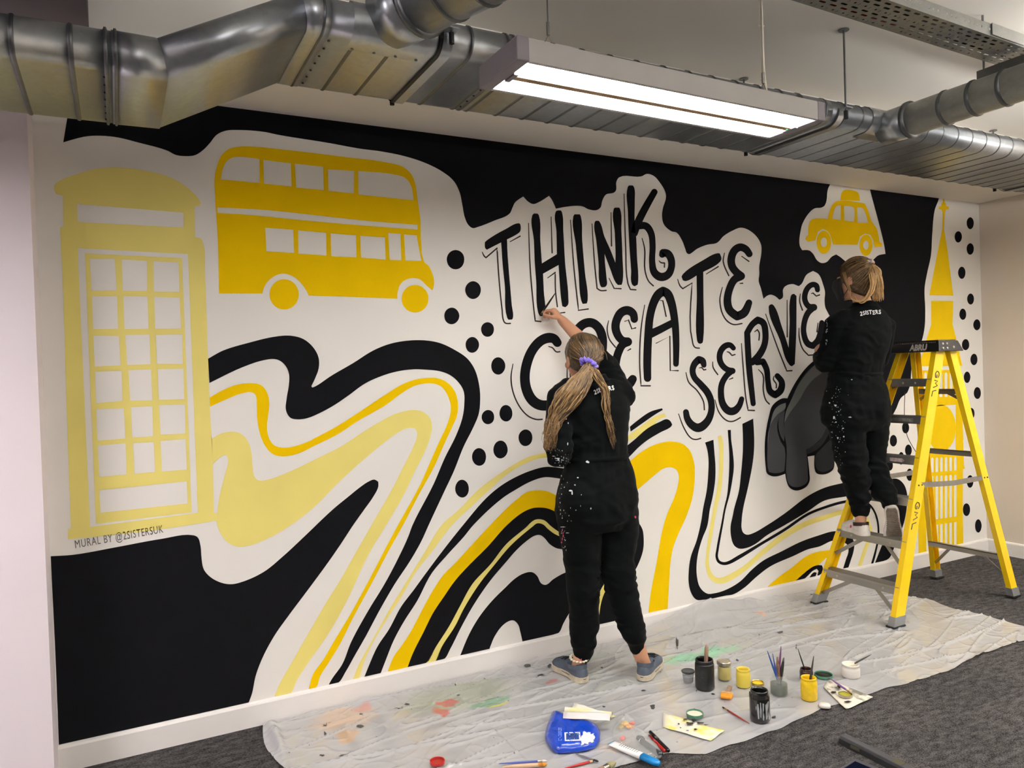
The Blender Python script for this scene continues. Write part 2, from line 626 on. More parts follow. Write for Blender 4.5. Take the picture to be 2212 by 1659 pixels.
box_out = (Z('A', (430, 1335), (385, 1325), (368, 1290), (375, 1260), (410, 1232), (520, 1190), (640, 1155), (780, 1143), (950, 1158), (1100, 1190), (1200, 1228), (1300, 1298), (1350, 1350), (1370, 1385), (1362, 1405), (1328, 1408))
           + Z('E', (1332, 355), (1370, 362), (1390, 400), (1400, 600), (1420, 1180), (1440, 1659)) + Z('F', (1446, 470), (1460, 970), (1478, 975), (1478, 1025), (1100, 1085), (700, 1130), (465, 1153), (465, 1085), (485, 1080), (470, 700), (450, 100)) + Z('E', (430, 700), (410, 290), (432, 285)))
ring_o = Z('E', (530, 430), (1283, 470)) + Z('F', (1350, 972), (615, 1068))
ring_i = Z('E', (580, 465), (1243, 497)) + Z('F', (1308, 968), (655, 1048))
sign = Z('A', (527, 1392), (1252, 1452), (1252, 1553), (530, 1515))
pb = MB()
paint('', [catmull(box_out, True, 5, 40), sign, ring_o], M_PALE, 1, smooth=False, into=pb)
paint('', [ring_i] + panes, M_PALE, 1, smooth=False, into=pb)
finish_paint(pb, 'painted_phone_box', M_PALE, label='pale yellow painted telephone box with gridded door')

# --- bus
bus = Z('U', (133, 1432), (125, 1000), (100, 600), (95, 420), (115, 320), (160, 220), (220, 170), (300, 150), (420, 148), (700, 175), (1200, 235), (1640, 295), (1740, 325), (1810, 385), (1845, 460), (1870, 620), (1895, 800), (1900, 980), (1930, 1160), (1965, 1190), (1995, 1250), (2012, 1310), (2010, 1370), (1998, 1405), (1950, 1365), (1890, 1310), (1830, 1298), (1770, 1310), (1720, 1350), (1695, 1420), (1692, 1478), (1300, 1463), (918, 1450), (890, 1395), (830, 1320), (770, 1278), (695, 1258), (620, 1280), (550, 1340), (520, 1400), (513, 1432))
holes = [catmull(Z('U', *q), True, 5, 45) for q in (
    [(150, 435), (165, 350), (200, 280), (250, 245), (320, 238), (487, 257), (490, 467)], [(522, 265), (762, 295), (768, 497), (527, 472)], [(797, 298), (1043, 325), (1050, 528), (808, 507)], [(1086, 348), (1315, 360), (1312, 558), (1090, 535)], [(1350, 362), (1700, 400), (1770, 430), (1815, 500), (1833, 618), (1352, 567)],
    [(120, 680), (500, 700), (900, 740), (1450, 800), (1868, 832), (1868, 873), (1450, 842), (900, 795), (400, 745), (120, 728)],
    [(538, 858), (782, 875), (790, 1078), (547, 1063)], [(825, 880), (1070, 903), (1073, 1100), (827, 1083)], [(1110, 907), (1330, 925), (1335, 1116), (1115, 1105)], [(1368, 928), (1583, 942), (1590, 1136), (1375, 1118)], [(1612, 903), (1720, 912), (1727, 1142), (1626, 1138)], [(1750, 915), (1860, 925), (1902, 1147), (1763, 1143)])]
bus_o = paint('painted_bus', [catmull(bus, True, 5, 40)] + holes, M_YEL, 1, smooth=False, label='yellow painted double decker bus')
for c in ((703, 1440, 128, 133), (1847, 1478, 118, 121)):
    (cx, cy), = Z('U', c[:2])
    paint('painted_wheel', [ell(cx, cy, c[2] / 4.046, c[3] / 4.046)], M_YEL, 1, parent=bus_o, smooth=False)

# --- taxi
taxi = Z('L', (470, 430), (480, 405), (492, 400), (495, 330), (505, 290), (530, 270), (650, 268), (655, 230), (690, 150), (720, 128), (900, 138), (940, 145), (965, 190), (1000, 290), (1040, 350), (1060, 450), (1080, 465), (1080, 490), (1020, 495), (1010, 440), (985, 395), (945, 385), (905, 410), (885, 475), (690, 473), (675, 420), (650, 370), (610, 348), (570, 370), (550, 440), (490, 450))
th = [catmull(Z('L', *q), True, 4, 60) for q in ([(685, 268), (700, 200), (720, 165), (752, 163), (752, 278)], [(778, 165), (850, 175), (860, 195), (858, 290), (780, 282)], [(883, 180), (920, 180), (945, 215), (970, 300), (885, 297)])]
taxi_o = paint('painted_taxi', [catmull(taxi, True, 5, 40)] + th, M_YEL, 1, smooth=False, label='yellow painted taxi cab')
paint('painted_roof_sign', [Z('L', (748, 120), (760, 60), (780, 40), (860, 45), (890, 60), (905, 125))], M_YEL, 1, parent=taxi_o, sharp=70)
for cx, cy, rx, ry, r2, q2 in ((617, 455, 58, 92, 25, 38), (953, 478, 52, 85, 22, 36)):
    (x, y), = Z('L', (cx, cy))
    paint('painted_wheel', [ell(x, y, rx / 3.687, ry / 3.687), ell(x, y, r2 / 3.687, q2 / 3.687)], M_YEL, 1, parent=taxi_o, smooth=False)

# --- clock tower
spire = Z('L', (1565, 103), (1578, 103), (1578, 135), (1590, 145), (1590, 165), (1612, 170), (1612, 192), (1590, 195), (1582, 215), (1575, 350), (1600, 500), (1648, 880), (1457, 877), (1530, 500), (1560, 350), (1563, 215), (1553, 195), (1533, 190), (1533, 170), (1553, 165), (1553, 145), (1565, 135))
tower_o = paint('painted_tower', [spire], M_TYEL, 1, smooth=False, label='yellow painted clock tower')
paint('painted_roof', [Z('L', (1472, 920), (1647, 922), (1642, 1110), (1670, 1215), (1720, 1440), (1378, 1442), (1440, 1210), (1472, 1110))], M_TYEL, 1, parent=tower_o, smooth=False)
shaft = [(1990, 800), (2058, 798.6), (2064, 857), (2078, 860), (2082, 1005), (2084, 1012), (2080, 1013), (2079.5, 1100), (2080.6, 1174.6), (1984, 1196), (1983, 1100), (1982, 960), (1981, 862), (1988, 858)]


def arch(x0, x1, y0, y1, k, dy=0.0):
    xm, r = (x0 + x1) / 2, (x1 - x0) / 2
    pts = [(x0, y1 + dy)] + [(xm - r * math.cos(PI * t / 6), y0 + 1.6 * r - 1.6 * r * math.sin(PI * t / 6)) for t in range(7)] + [(x1, y1)]
    return Z(k, *pts)


ho = []
for i in range(6):
    ho.append(arch(1415 + 41 * i, 1437 + 41 * i, 385, 580, 'K'))
for i in range(7):
    x = 590 + 48.5 * i
    ho.append(arch(x, x + 28, 140 - i * 1.5, 296 - 4 * i, 'b', 4))
    ho.append(arch(x, x + 27, 335 - 3 * i, 800 - 7 * i, 'b', 4))
    ho.append(Z('b', (x, 862 - 7 * i), (x + 27, 858 - 7 * i), (x + 27, 1122 - 11 * i), (x, 1127 - 11 * i)))
sq = Z('K', (1432, 660), (1668, 642), (1668, 1005), (1440, 1020))
(ccx, ccy), = Z('K', (1553, 828))
tb = MB()
paint('', [shaft, sq] + ho, M_TYEL, 1, smooth=False, into=tb)
finish_paint(tb, 'painted_shaft', M_TYEL, parent=tower_o)
paint('painted_clock_face', [ell(ccx, ccy, 116 / 3.687, 186 / 3.687)], M_TYEL, 1, parent=tower_o, smooth=False)

# --- waves on the left
wave_pale = (Z('F', (1442, 470), (1500, 435), (1580, 418), (1640, 430), (1690, 480), (1715, 560), (1725, 660), (1740, 730), (1770, 752), (1830, 745), (2000, 680)) + Z('P', (300, 1260), (500, 1160), (700, 1030), (800, 970), (900, 915), (1000, 880), (1100, 870), (1160, 885), (1210, 930), (1228, 1000), (1215, 1080), (1180, 1180), (1100, 1340), (1000, 1550))
             + Z('H', (740, 0), (620, 200), (470, 520), (340, 750), (200, 950), (130, 1060), (75, 1165), (0, 1180), (-28, 1182), (10, 1090), (100, 930), (220, 720), (330, 530), (430, 370), (520, 210), (640, 0))
             + Z('P', (920, 1480), (1000, 1320), (1080, 1160), (1110, 1060), (1095, 1020), (1060, 1010), (990, 1030), (870, 1110), (700, 1250), (500, 1430), (270, 1659)) + Z('F', (1950, 1080), (1800, 1160), (1680, 1200), (1600, 1198), (1530, 1150), (1480, 1040), (1485, 950), (1500, 850), (1530, 730), (1555, 600), (1540, 575), (1500, 595), (1455, 640)))
paint('painted_stripe', [wave_pale], M_PALE, 1, label='broad pale yellow wave stripe')
wave_yel = (Z('F', (1432, 185), (1520, 135), (1620, 97), (1720, 87), (1780, 100), (1820, 145), (1838, 220), (1830, 310), (1822, 390), (1835, 460), (1870, 510), (1930, 527), (2020, 515), (2130, 475)) + Z('P', (270, 1105), (450, 1010), (640, 890), (850, 750), (980, 670), (1080, 630), (1180, 613), (1270, 615), (1350, 650), (1410, 720), (1435, 820), (1425, 920), (1390, 1000), (1330, 1130), (1240, 1330), (1130, 1530))
            + Z('H', (855, 0), (760, 170), (640, 400), (510, 640), (420, 820), (340, 950), (290, 1030), (258, 1112), (210, 1130), (240, 1020), (310, 920), (380, 800), (500, 600), (620, 380), (740, 150), (820, 0)) + Z('P', (1130, 1470), (1210, 1290), (1290, 1110), (1350, 980), (1378, 860), (1360, 770), (1310, 690), (1250, 660), (1170, 658), (1080, 680), (980, 740), (850, 835), (640, 955), (480, 1060), (300, 1150), (150, 1220))
            + Z('F', (1930, 587), (1870, 575), (1820, 530), (1780, 450), (1757, 340), (1752, 230), (1745, 170), (1720, 150), (1640, 160), (1540, 200), (1435, 247)))
paint('painted_stripe', [wave_yel], M_YEL, 1, label='narrow bright yellow wave stripe')
wave_blk = (Z('E', (1420, 1185), (1520, 1130), (1700, 1075), (1870, 1035), (1980, 1027), (2070, 1050), (2140, 1110), (2175, 1180), (2175, 1250), (2150, 1320), (2125, 1372)) + Z('P', (275, 690), (300, 680), (420, 600), (600, 495), (760, 395), (900, 340), (1050, 315), (1180, 315), (1290, 335), (1400, 385), (1510, 460), (1570, 550), (1605, 680), (1612, 780), (1600, 900), (1560, 1000), (1480, 1160), (1400, 1360), (1320, 1530))
            + Z('H', (1030, 0), (980, 110), (900, 250), (800, 400), (690, 590), (600, 760), (520, 900), (470, 990), (400, 1090), (340, 1104), (370, 1050), (440, 950), (500, 800), (620, 580), (730, 400), (840, 190), (890, 80), (920, 0)) + Z('P', (1240, 1460), (1330, 1250), (1420, 1070), (1470, 930), (1485, 820), (1480, 720), (1440, 650), (1370, 590), (1290, 560), (1180, 548), (1080, 545), (960, 560), (850, 590), (700, 655), (560, 755), (450, 830), (330, 895), (230, 935), (150, 943), (100, 930), (65, 870), (70, 780), (88, 670), (90, 590), (70, 530), (30, 485))
            + Z('E', (1880, 1188), (1800, 1195), (1650, 1245), (1430, 1350)))
paint('painted_stripe', [wave_blk], M_BLACK, 1, label='wide black wave stripe')
blob = (Z('G', (345, 213), (500, 203), (800, 150), (1100, 95), (1320, 70), (1350, 85), (1368, 140), (1375, 220), (1390, 300), (1430, 350), (1500, 390), (1570, 404), (1640, 392), (1800, 320), (1930, 215), (2060, 95)) + Z('P', (440, 1659), (560, 1560), (660, 1480), (720, 1440), (770, 1423), (800, 1440), (800, 1480), (760, 1560), (690, 1659))
        + Z('H', (515, 0), (430, 130), (340, 260), (200, 450), (80, 610)) + Z('G', (1870, 760), (1790, 910), (1745, 1030), (1720, 1150), (1692, 1226), (1100, 1360), (403, 1520), (375, 800)))
paint('black_wave', [blob], M_BLACK, 1, label='large black shape in the lower left corner')

# --- stripes left of the standing painter
st_pale = Z('P', (2300, 1200), (2140, 1208), (2000, 1240), (1900, 1290), (1760, 1380), (1600, 1500)) + [(992, 1100), (954, 1134)] + Z('H', (1000, 190), (870, 400), (760, 580), (660, 760), (570, 920), (540, 980), (512, 1062), (555, 1054), (590, 930), (640, 820), (740, 650), (850, 480), (930, 340), (1060, 170)) + [(976.6, 1134), (1012, 1100)] + Z('P', (1680, 1510), (1800, 1400), (1920, 1320), (2060, 1260), (2140, 1248), (2300, 1245))
paint('painted_stripe', [st_pale], M_PALE, 1, label='thin pale yellow stripe')
st_b = Z('P', (2310, 1340), (2212, 1325), (2130, 1322), (2020, 1350), (1900, 1400), (1780, 1470), (1660, 1570)) + Z('H', (1265, 0), (1130, 170), (1010, 330), (930, 440), (840, 560), (760, 710), (680, 830), (630, 940), (588, 1044), (700, 1017), (730, 940), (790, 790), (860, 660), (950, 520), (1050, 330), (1160, 200), (1270, 80), (1335, 0)) + Z('P', (1790, 1570), (1900, 1500), (2010, 1440), (2120, 1405), (2212, 1410), (2310, 1430))
paint('painted_stripe', [st_b], M_BLACK, 1, label='black curved stripe')
st_y = Z('N', (700, 1010), (570, 945), (450, 890), (330, 878), (200, 905), (100, 980), (0, 1065)) + Z('H', (1450, 0), (1320, 140), (1200, 270), (1130, 340), (1050, 460), (980, 590), (900, 740), (840, 830), (790, 900), (750, 1002), (885, 972), (920, 880), (990, 740), (1060, 600), (1140, 480), (1210, 380), (1300, 280), (1430, 150), (1565, 0)) + Z('N', (150, 1150), (270, 1095), (360, 1085), (470, 1100), (575, 1150), (700, 1230))
paint('painted_stripe', [st_y], M_YEL, 1, label='thick yellow curved stripe')
st_b2 = Z('N', (700, 1230), (575, 1150), (470, 1100), (360, 1085), (270, 1095), (150, 1150)) + Z('H', (1565, 0), (1430, 150), (1300, 280), (1210, 380), (1140, 480), (1060, 600), (990, 740), (920, 880), (885, 972), (1010, 945), (1080, 830), (1170, 690), (1240, 560), (1330, 400), (1450, 270), (1560, 130), (1690, 20)) + Z('N', (300, 1235), (360, 1225), (420, 1240), (500, 1310), (600, 1380), (700, 1430))
paint('painted_stripe', [st_b2], M_BLACK, 1)
st_p2 = Z('N', (700, 1430), (600, 1380), (500, 1310), (420, 1240), (360, 1225), (300, 1235)) + Z('H', (1690, 20), (1560, 130), (1450, 270), (1330, 400), (1240, 560), (1170, 690), (1080, 830), (1012, 945), (1075, 930), (1120, 830), (1210, 690), (1270, 570), (1370, 410), (1480, 270), (1590, 140), (1740, 10)) + Z('N', (330, 1275), (400, 1285), (460, 1340), (540, 1400), (615, 1435), (700, 1480))
paint('painted_stripe', [st_p2], M_PALE, 1)
st_b3 = Z('N', (700, 1480), (615, 1435), (540, 1400), (460, 1340), (400, 1285), (330, 1275)) + Z('H', (1740, 10), (1590, 140), (1480, 270), (1370, 410), (1270, 570), (1210, 690), (1120, 830), (1077, 930), (1130, 920), (1180, 840), (1250, 700), (1340, 540), (1450, 380), (1560, 250)) + Z('N', (80, 1600), (200, 1490), (310, 1420), (370, 1415), (420, 1450), (480, 1520), (560, 1570), (640, 1585), (720, 1600))
paint('painted_stripe', [st_b3], M_BLACK, 1)
mount = Z('H', (1245, 892), (1290, 780), (1330, 700), (1380, 620), (1460, 520), (1550, 430), (1620, 365), (1680, 330), (1735, 322), (1768, 345), (1800, 400), (1830, 408), (1880, 370), (1970, 322)) + [(1240, 1232), (1245, 1300)] + Z('H', (1990, 600), (1950, 670), (1915, 737), (1670, 795), (1655, 730), (1640, 680), (1610, 652), (1580, 655), (1530, 690), (1480, 760), (1450, 830), (1440, 852))
paint('painted_hill', [mount], M_BLACK, 1, label='black hill shape with a white notch')
arc = [(1240, 1361), (1248, 1290), (1270, 1210), (1300, 1150), (1340, 1122), (1375, 1126), (1387, 1142), (1390, 1158), (1389, 1188), (1378, 1220), (1362, 1250), (1347, 1300), (1336, 1341)]
paint('painted_stripe', [arc], M_BLACK, 1)
pm = MB()
stroke(pm, [(1345, 1232), (1322, 1248), (1304, 1272), (1294, 1300), (1289, 1346)], [3, 4.5, 5, 4.5, 3.5], 2)
finish_paint(pm, 'painted_stripe', M_PALE)

# --- shapes right of the standing painter
hook = Z('N', (1300, 640), (1430, 540), (1550, 440), (1700, 350), (1850, 303), (1960, 297), (2080, 330), (2160, 410), (2200, 520)) + Z('S', (635, 200), (630, 350), (610, 470), (560, 620), (500, 750), (450, 880), (425, 1030), (415, 1200), (403, 1402), (238, 1435), (260, 1260), (310, 1000), (360, 720), (400, 590), (460, 450), (490, 350), (497, 260), (475, 215), (430, 195), (370, 205), (300, 255), (200, 340), (122, 403)) + [(1340, 1078)]
paint('painted_stripe', [hook], M_YEL, 1, label='thick yellow hook shape')
paint('painted_dash', [Z('N', (1440, 120)) + Z('M', (1800, 1600), (1960, 1490), (2100, 1448), (2110, 1468), (2000, 1535), (1850, 1640)) + Z('N', (1450, 178))], M_BLACK, 1)
paint('painted_dash', [Z('N', (1415, 230)) + Z('M', (1880, 1640), (2000, 1555), (2130, 1505), (2150, 1550), (2050, 1590)) + Z('N', (1700, 160), (1560, 230), (1425, 288))], M_PALE, 1)
paint('painted_dash', [Z('N', (1250, 470), (1350, 390), (1500, 270), (1650, 140), (1800, 60), (1880, 30), (1920, 50), (1945, 95), (1930, 120), (1800, 190), (1650, 280), (1550, 360), (1420, 490), (1330, 560))], M_BLACK, 2)
r1 = (Z('c', (815, 703), (845, 800), (865, 950), (860, 1150), (840, 1380), (785, 1659)) + Z('S', (690, 650), (650, 820), (600, 960), (583, 1080), (585, 1200), (610, 1280), (650, 1325), (710, 1325), (780, 1315), (900, 1290), (960, 1280), (1060, 1220), (1160, 1130), (1280, 1040), (1480, 950), (1600, 895), (1700, 870), (1820, 820))
      + Z('T', (340, 728), (375, 742), (390, 770), (395, 820), (370, 900), (340, 997), (395, 985), (420, 910), (445, 830), (455, 740)) + [(1838, 1158), (1822, 1150)]
      + Z('S', (1830, 740), (1680, 780), (1540, 830), (1380, 910), (1220, 990), (1120, 1070), (1020, 1170), (900, 1240), (800, 1270), (740, 1272), (680, 1220), (655, 1140), (650, 1030), (665, 920), (700, 800), (740, 700)) + Z('c', (885, 1659), (925, 1480), (960, 1250), (965, 1050), (950, 850), (935, 663)))
paint('painted_stripe', [r1], M_BLACK, 1, label='black ribbon looping along the skirting')
pm = MB()
stroke(pm, Z('c', (1022, 605), (1045, 730), (1050, 900), (1040, 1150), (1015, 1380), (965, 1620)) + Z('S', (770, 760), (745, 930), (742, 1030), (765, 1110), (810, 1155), (870, 1160), (960, 1120), (1080, 1040), (1180, 950), (1300, 850), (1440, 750), (1600, 670), (1750, 620), (1880, 580)) + [(1845, 1104), (1865, 1112), (1878, 1135), (1880, 1160)] + Z('T', (590, 740), (550, 850), (510, 970)),
       [4, 5, 4.5, 4.5, 4.5, 4, 4, 3.5, 4, 5, 6, 6.5, 6.5, 5.5, 5, 5.5, 6, 5.5, 5, 5, 4.5, 4, 4, 4, 4, 4, 4], 1, cap=False)
finish_paint(pm, 'painted_stripe', M_PALE)
pm = MB()
stroke(pm, Z('c', (1162, 522), (1170, 660), (1188, 850), (1195, 1050), (1178, 1250), (1150, 1450), (1098, 1659)) + Z('S', (868, 680), (845, 800), (828, 900), (822, 960), (840, 1000), (880, 1016), (920, 1010), (1000, 968), (1200, 848), (1400, 728), (1600, 595), (1750, 535), (1910, 490)) + [(1845, 1082), (1868, 1085)] + Z('T', (620, 345), (665, 410), (695, 500), (706, 600), (700, 700), (680, 800), (660, 880), (640, 948)),
       [3.4, 3.0, 4, 5, 4, 2.6, 2.0, 2.2, 2.5, 2.6, 2.8, 3, 3.2, 3.5, 4, 3, 3, 2.8, 2.8, 3, 3, 2.6, 2.2, 2, 2, 2, 2, 2, 2.4, 2.4], 1, cap=False)
finish_paint(pm, 'painted_stripe', M_BLACK)
r4 = (Z('c', (1350, 435), (1505, 360), (1520, 650), (1515, 850), (1490, 1050), (1430, 1350), (1360, 1659)) + Z('S', (1035, 650), (1035, 720), (1050, 755), (1080, 770), (1120, 762), (1250, 690), (1400, 590), (1600, 440), (1740, 370), (1920, 325)) + [(1870, 1034)] + Z('K', (1130, 1236), (1200, 1232), (1250, 1270), (1280, 1350)) + Z('T', (1000, 350), (970, 520), (900, 700), (860, 800), (810, 895), (670, 937), (740, 760)) + [(1917, 1150), (1918, 1120), (1910, 1090), (1890, 1073), (1860, 1066)]
      + Z('S', (1920, 445), (1740, 480), (1600, 570), (1400, 690), (1250, 775), (1150, 850), (1080, 882), (1010, 888), (970, 860), (945, 790), (940, 700), (960, 600)) + Z('c', (1230, 1659), (1300, 1400), (1330, 1150), (1355, 850), (1358, 650)))
paint('painted_stripe', [r4], M_BLACK, 1, label='thick black ribbon under the elephant')
paint('painted_stripe', [[(1657, 1268), (1682, 1246), (1710, 1226), (1735, 1205.6), (1755, 1195), (1780, 1189.6), (1800, 1189), (1806, 1196), (1785, 1205), (1770, 1218), (1750, 1232), (1735, 1242), (1719.7, 1254)]], M_YEL, 1)
paint('painted_stripe', [Z('S', (1495, 1162), (1560, 1105), (1630, 1050), (1680, 1030), (1720, 1032), (1728, 1060), (1715, 1100), (1690, 1120), (1680, 1115), (1690, 1080), (1675, 1062), (1640, 1080), (1600, 1120), (1570, 1145))], M_BLACK, 1)
paint('painted_stripe', [Z('S', (1610, 1142), (1630, 1110), (1655, 1090), (1675, 1095), (1660, 1130))], M_BLACK, 1)

# --- dots
dots = [(984, 561, 19, 21.3), (1021.8, 626.7, 17, 19), (975.6, 682.5, 16.3, 17.9), (1053, 711.8, 14, 16), (1020, 745, 14.6, 17), (1076, 790.5, 15.3, 18.6), (1054, 901, 13.6, 15.6), (1092.8, 892.7, 14, 18), (1135, 945.6, 15, 18), (1081, 971, 15.5, 19.3), (1034.8, 987, 15.2, 19.3), (998, 1055.5, 14.8, 19.3),
        (2095.6, 482.2, 7.8, 12.7), (2069.8, 511.7, 7.8, 12.3), (2095.6, 537.8, 7.8, 12.3), (2077.4, 589.3, 8, 13), (2096.4, 646, 7.4, 11.8), (2079.6, 678.8, 7.4, 12.2), (2110, 701.6, 7.8, 11.8), (2085.6, 744.5, 7.9, 12), (2103.7, 776.5, 7.6, 12.3), (2088.8, 815, 7.1, 12.2), (2111, 849, 7.6, 13), (2098, 893, 7, 12), (2106, 975, 7, 12), (2095.3, 1040, 7.2, 13.5), (2087.5, 1101, 7.8, 14), (2113, 1136, 7.1, 14.2),
        (1956, 924, 7.6, 12.3), (1929.6, 952, 7.8, 12.5), (1962, 972.6, 7.4, 12.2), (1946.4, 990, 6.5, 13.5), (1921.7, 1005, 7, 11.5), (1964.6, 1025.5, 7, 13.5), (1968, 1075, 6, 12)]
for cx, cy, rx, ry in dots:
    paint('painted_dot', [ell(cx, cy, rx, ry, 24, 0.015)], M_BLACK, 1, smooth=False)

# --- lettering
LT = []


def letter(ch, word, polys=(), strokes=(), lines=()):
    mb = MB()
    for k, q in polys:
        paint('', [Z(k, *q)], M_BLACK, 1, into=mb, sharp=48)
    for k, q, hw in strokes:
        P, h = zs(k, q, hw)
        stroke(mb, P, h, 1)
    o = finish_paint(mb, 'painted_letter', M_BLACK, label='black painted letter %s of the word %s' % (ch, word))
    if lines:
        for k, q in lines:
            ml = MB()
            P = Z(k, *q)
            n = len(P)
            stroke(ml, P, [0.9] + [1.5] * (n - 2) + [1.5], 1, seg=5, sharp=50)
            finish_paint(ml, 'outline_stroke', M_LINE, parent=o)


letter('T', 'THINK', [('V', [(338, 720), (360, 700), (450, 640), (560, 580), (700, 514), (720, 520), (727, 545), (722, 600), (705, 620), (578, 690), (580, 720), (582, 800), (600, 1050), (630, 1400), (642, 1545), (632, 1560), (595, 1562), (580, 1540), (555, 1200), (530, 950), (520, 800), (515, 722), (360, 802), (342, 785)])], lines=[('V', [(310, 828), (330, 870), (350, 888), (470, 785), (490, 1100), (525, 1450), (545, 1580), (565, 1600), (615, 1602)]), ('V', [(612, 715), (720, 655)])])
letter('H', 'THINK', [('V', [(852, 430), (870, 408), (912, 410), (925, 430), (940, 700), (957, 950), (1120, 850), (1115, 600), (1105, 395), (1120, 378), (1163, 375), (1175, 395), (1190, 600), (1210, 950), (1245, 1330), (1240, 1400), (1210, 1427), (1178, 1415), (1165, 1330), (1150, 1150), (1138, 968), (970, 1062), (978, 1250), (990, 1490), (975, 1523), (935, 1523), (915, 1480), (895, 1150), (880, 950), (870, 700)])], lines=[('V', [(812, 515), (830, 1000), (870, 1450), (885, 1575), (945, 1582)]), ('V', [(1057, 445), (1068, 835)]), ('V', [(1020, 1108), (1102, 1048), (1105, 1250), (1125, 1420)]), ('V', [(1140, 1490), (1205, 1483)])])
letter('I', 'THINK', [('V', [(1298, 440), (1312, 417), (1368, 417), (1380, 440), (1395, 700), (1425, 1050), (1455, 1345), (1445, 1385), (1400, 1390), (1383, 1350), (1355, 1050), (1325, 750)])], lines=[('V', [(1268, 480), (1305, 1000), (1355, 1460), (1460, 1445)])])
letter('N', 'THINK', [('W', [(345, 645), (360, 620), (400, 620), (420, 640), (480, 830), (560, 1010), (632, 1195), (635, 1100), (625, 800), (610, 455), (625, 437), (683, 437), (697, 455), (715, 750), (730, 1100), (735, 1440), (720, 1500), (670, 1505), (640, 1475), (560, 1280), (483, 1075), (490, 1200), (510, 1400), (515, 1500), (490, 1530), (440, 1535), (420, 1500), (400, 1200), (370, 900)])], lines=[('W', [(310, 660), (345, 1200), (380, 1550), (430, 1580), (505, 1578)]), ('W', [(572, 505), (580, 965)]), ('W', [(545, 1410), (615, 1550), (710, 1555)])])
letter('K', 'THINK', [('W', [(803, 155), (820, 132), (873, 132), (893, 165), (900, 350), (898, 640), (920, 860), (930, 1100), (948, 1440), (940, 1500), (895, 1522), (862, 1495), (850, 1300), (825, 950), (805, 500)])], [('W', [(1170, 222), (1040, 450), (940, 650), (890, 790)], [44, 50, 52, 52]), ('W', [(950, 690), (1050, 690), (1120, 780), (1145, 950), (1140, 1200), (1170, 1330), (1255, 1392), (1350, 1365), (1402, 1270), (1400, 1150), (1350, 1070), (1290, 1060), (1278, 1085)], [48, 50, 46, 42, 44, 52, 58, 54, 48, 50, 54, 54, 44])],
       [('W', [(752, 248), (775, 1000), (805, 1480), (840, 1565), (915, 1570)]), ('W', [(1000, 860), (1035, 1000), (1040, 1300), (1090, 1450), (1155, 1515)]), ('W', [(1235, 1170), (1260, 1195), (1310, 1200), (1308, 1258)])])
letter('C', 'CREATE', (), [('M', [(850, 665), (810, 618), (740, 608), (650, 645), (555, 750), (490, 900), (462, 1080), (485, 1230), (555, 1355), (640, 1408), (740, 1412), (850, 1380)], [52, 56, 60, 58, 57, 58, 58, 60, 62, 62, 60, 55])], [('M', [(320, 920), (297, 1080), (320, 1250), (400, 1430), (500, 1540), (600, 1582), (670, 1580)]), ('M', [(745, 710), (790, 725), (840, 775), (880, 772)])])
letter('R', 'CREATE', (), [('M', [(1060, 580), (1100, 500), (1180, 435), (1265, 428), (1340, 485), (1385, 590), (1390, 700), (1375, 800), (1310, 900), (1200, 960)], 54), ('M', [(1060, 580), (1040, 900), (1060, 1250)], 48), ('M', [(1200, 960), (1280, 1060), (1300, 1200)], 48)], [('M', [(967, 950), (967, 1110)])])
letter('E', 'CREATE', (), [('M', [(1770, 385), (1755, 320), (1695, 280), (1620, 300), (1565, 380), (1545, 480), (1575, 580), (1630, 640), (1690, 655)], [44, 48, 52, 52, 50, 50, 48, 48, 54]), ('M', [(1690, 655), (1630, 690), (1580, 780), (1550, 900), (1545, 1000), (1575, 1100), (1640, 1160), (1700, 1160), (1750, 1100)], [52, 48, 48, 48, 50, 54, 58, 58, 50])], [('M', [(1463, 402), (1445, 500), (1470, 620), (1545, 720)]), ('M', [(1655, 410), (1700, 395), (1740, 500), (1785, 488)]), ('M', [(1690, 760), (1725, 740)]), ('M', [(1660, 1270), (1720, 1260)]), ('M', [(1467, 860), (1455, 890)])])
letter('A', 'CREATE', (), [('.', [(1398.6, 817), (1398, 783), (1400, 728), (1404, 683), (1413, 651), (1423, 635), (1432, 629), (1441, 634), (1449, 651), (1455.5, 680), (1459, 710), (1460.5, 750), (1460, 786)], [8, 8.6, 8.6, 8.4, 9, 9.6, 9.8, 9.6, 9, 8.2, 7.6, 7, 6.2]), ('.', [(1404, 722), (1425, 712), (1454, 697)], [9, 8.2, 7.6])], [('M', [(1893, 215), (1850, 500), (1833, 900), (1850, 1180), (1960, 1180)]), ('M', [(2080, 160), (2110, 165), (2150, 350)]), ('Q', [(85, 1315), (235, 1240), (240, 1610), (325, 1612)])])
letter('T', 'CREATE', [('Q', [(362, 590), (380, 560), (600, 410), (750, 337), (778, 340), (795, 395), (780, 430), (598, 540), (600, 800), (597, 1280), (590, 1310), (565, 1320), (540, 1308), (528, 1270), (528, 800), (525, 580), (405, 640), (375, 630)])], (), [('Q', [(320, 620), (345, 690), (375, 722), (475, 662), (485, 1320), (510, 1360), (555, 1368)]), ('Q', [(632, 562), (760, 483)])])
letter('E', 'CREATE', (), [('Q', [(1098, 345), (1060, 295), (1000, 272), (940, 305), (902, 400), (912, 480), (955, 540), (1008, 585)], [36, 40, 42, 42, 42, 42, 42, 44]), ('Q', [(1000, 590), (940, 620), (885, 720), (860, 860), (885, 955), (965, 1022), (1040, 985), (1094, 875)], [44, 42, 40, 42, 44, 46, 46, 36])], [('Q', [(828, 335), (815, 430), (875, 580)]), ('Q', [(1015, 370), (1093, 425)]), ('Q', [(995, 665), (1025, 663)]), ('Q', [(805, 708), (778, 850), (830, 1040), (920, 1110), (1018, 1100)])])
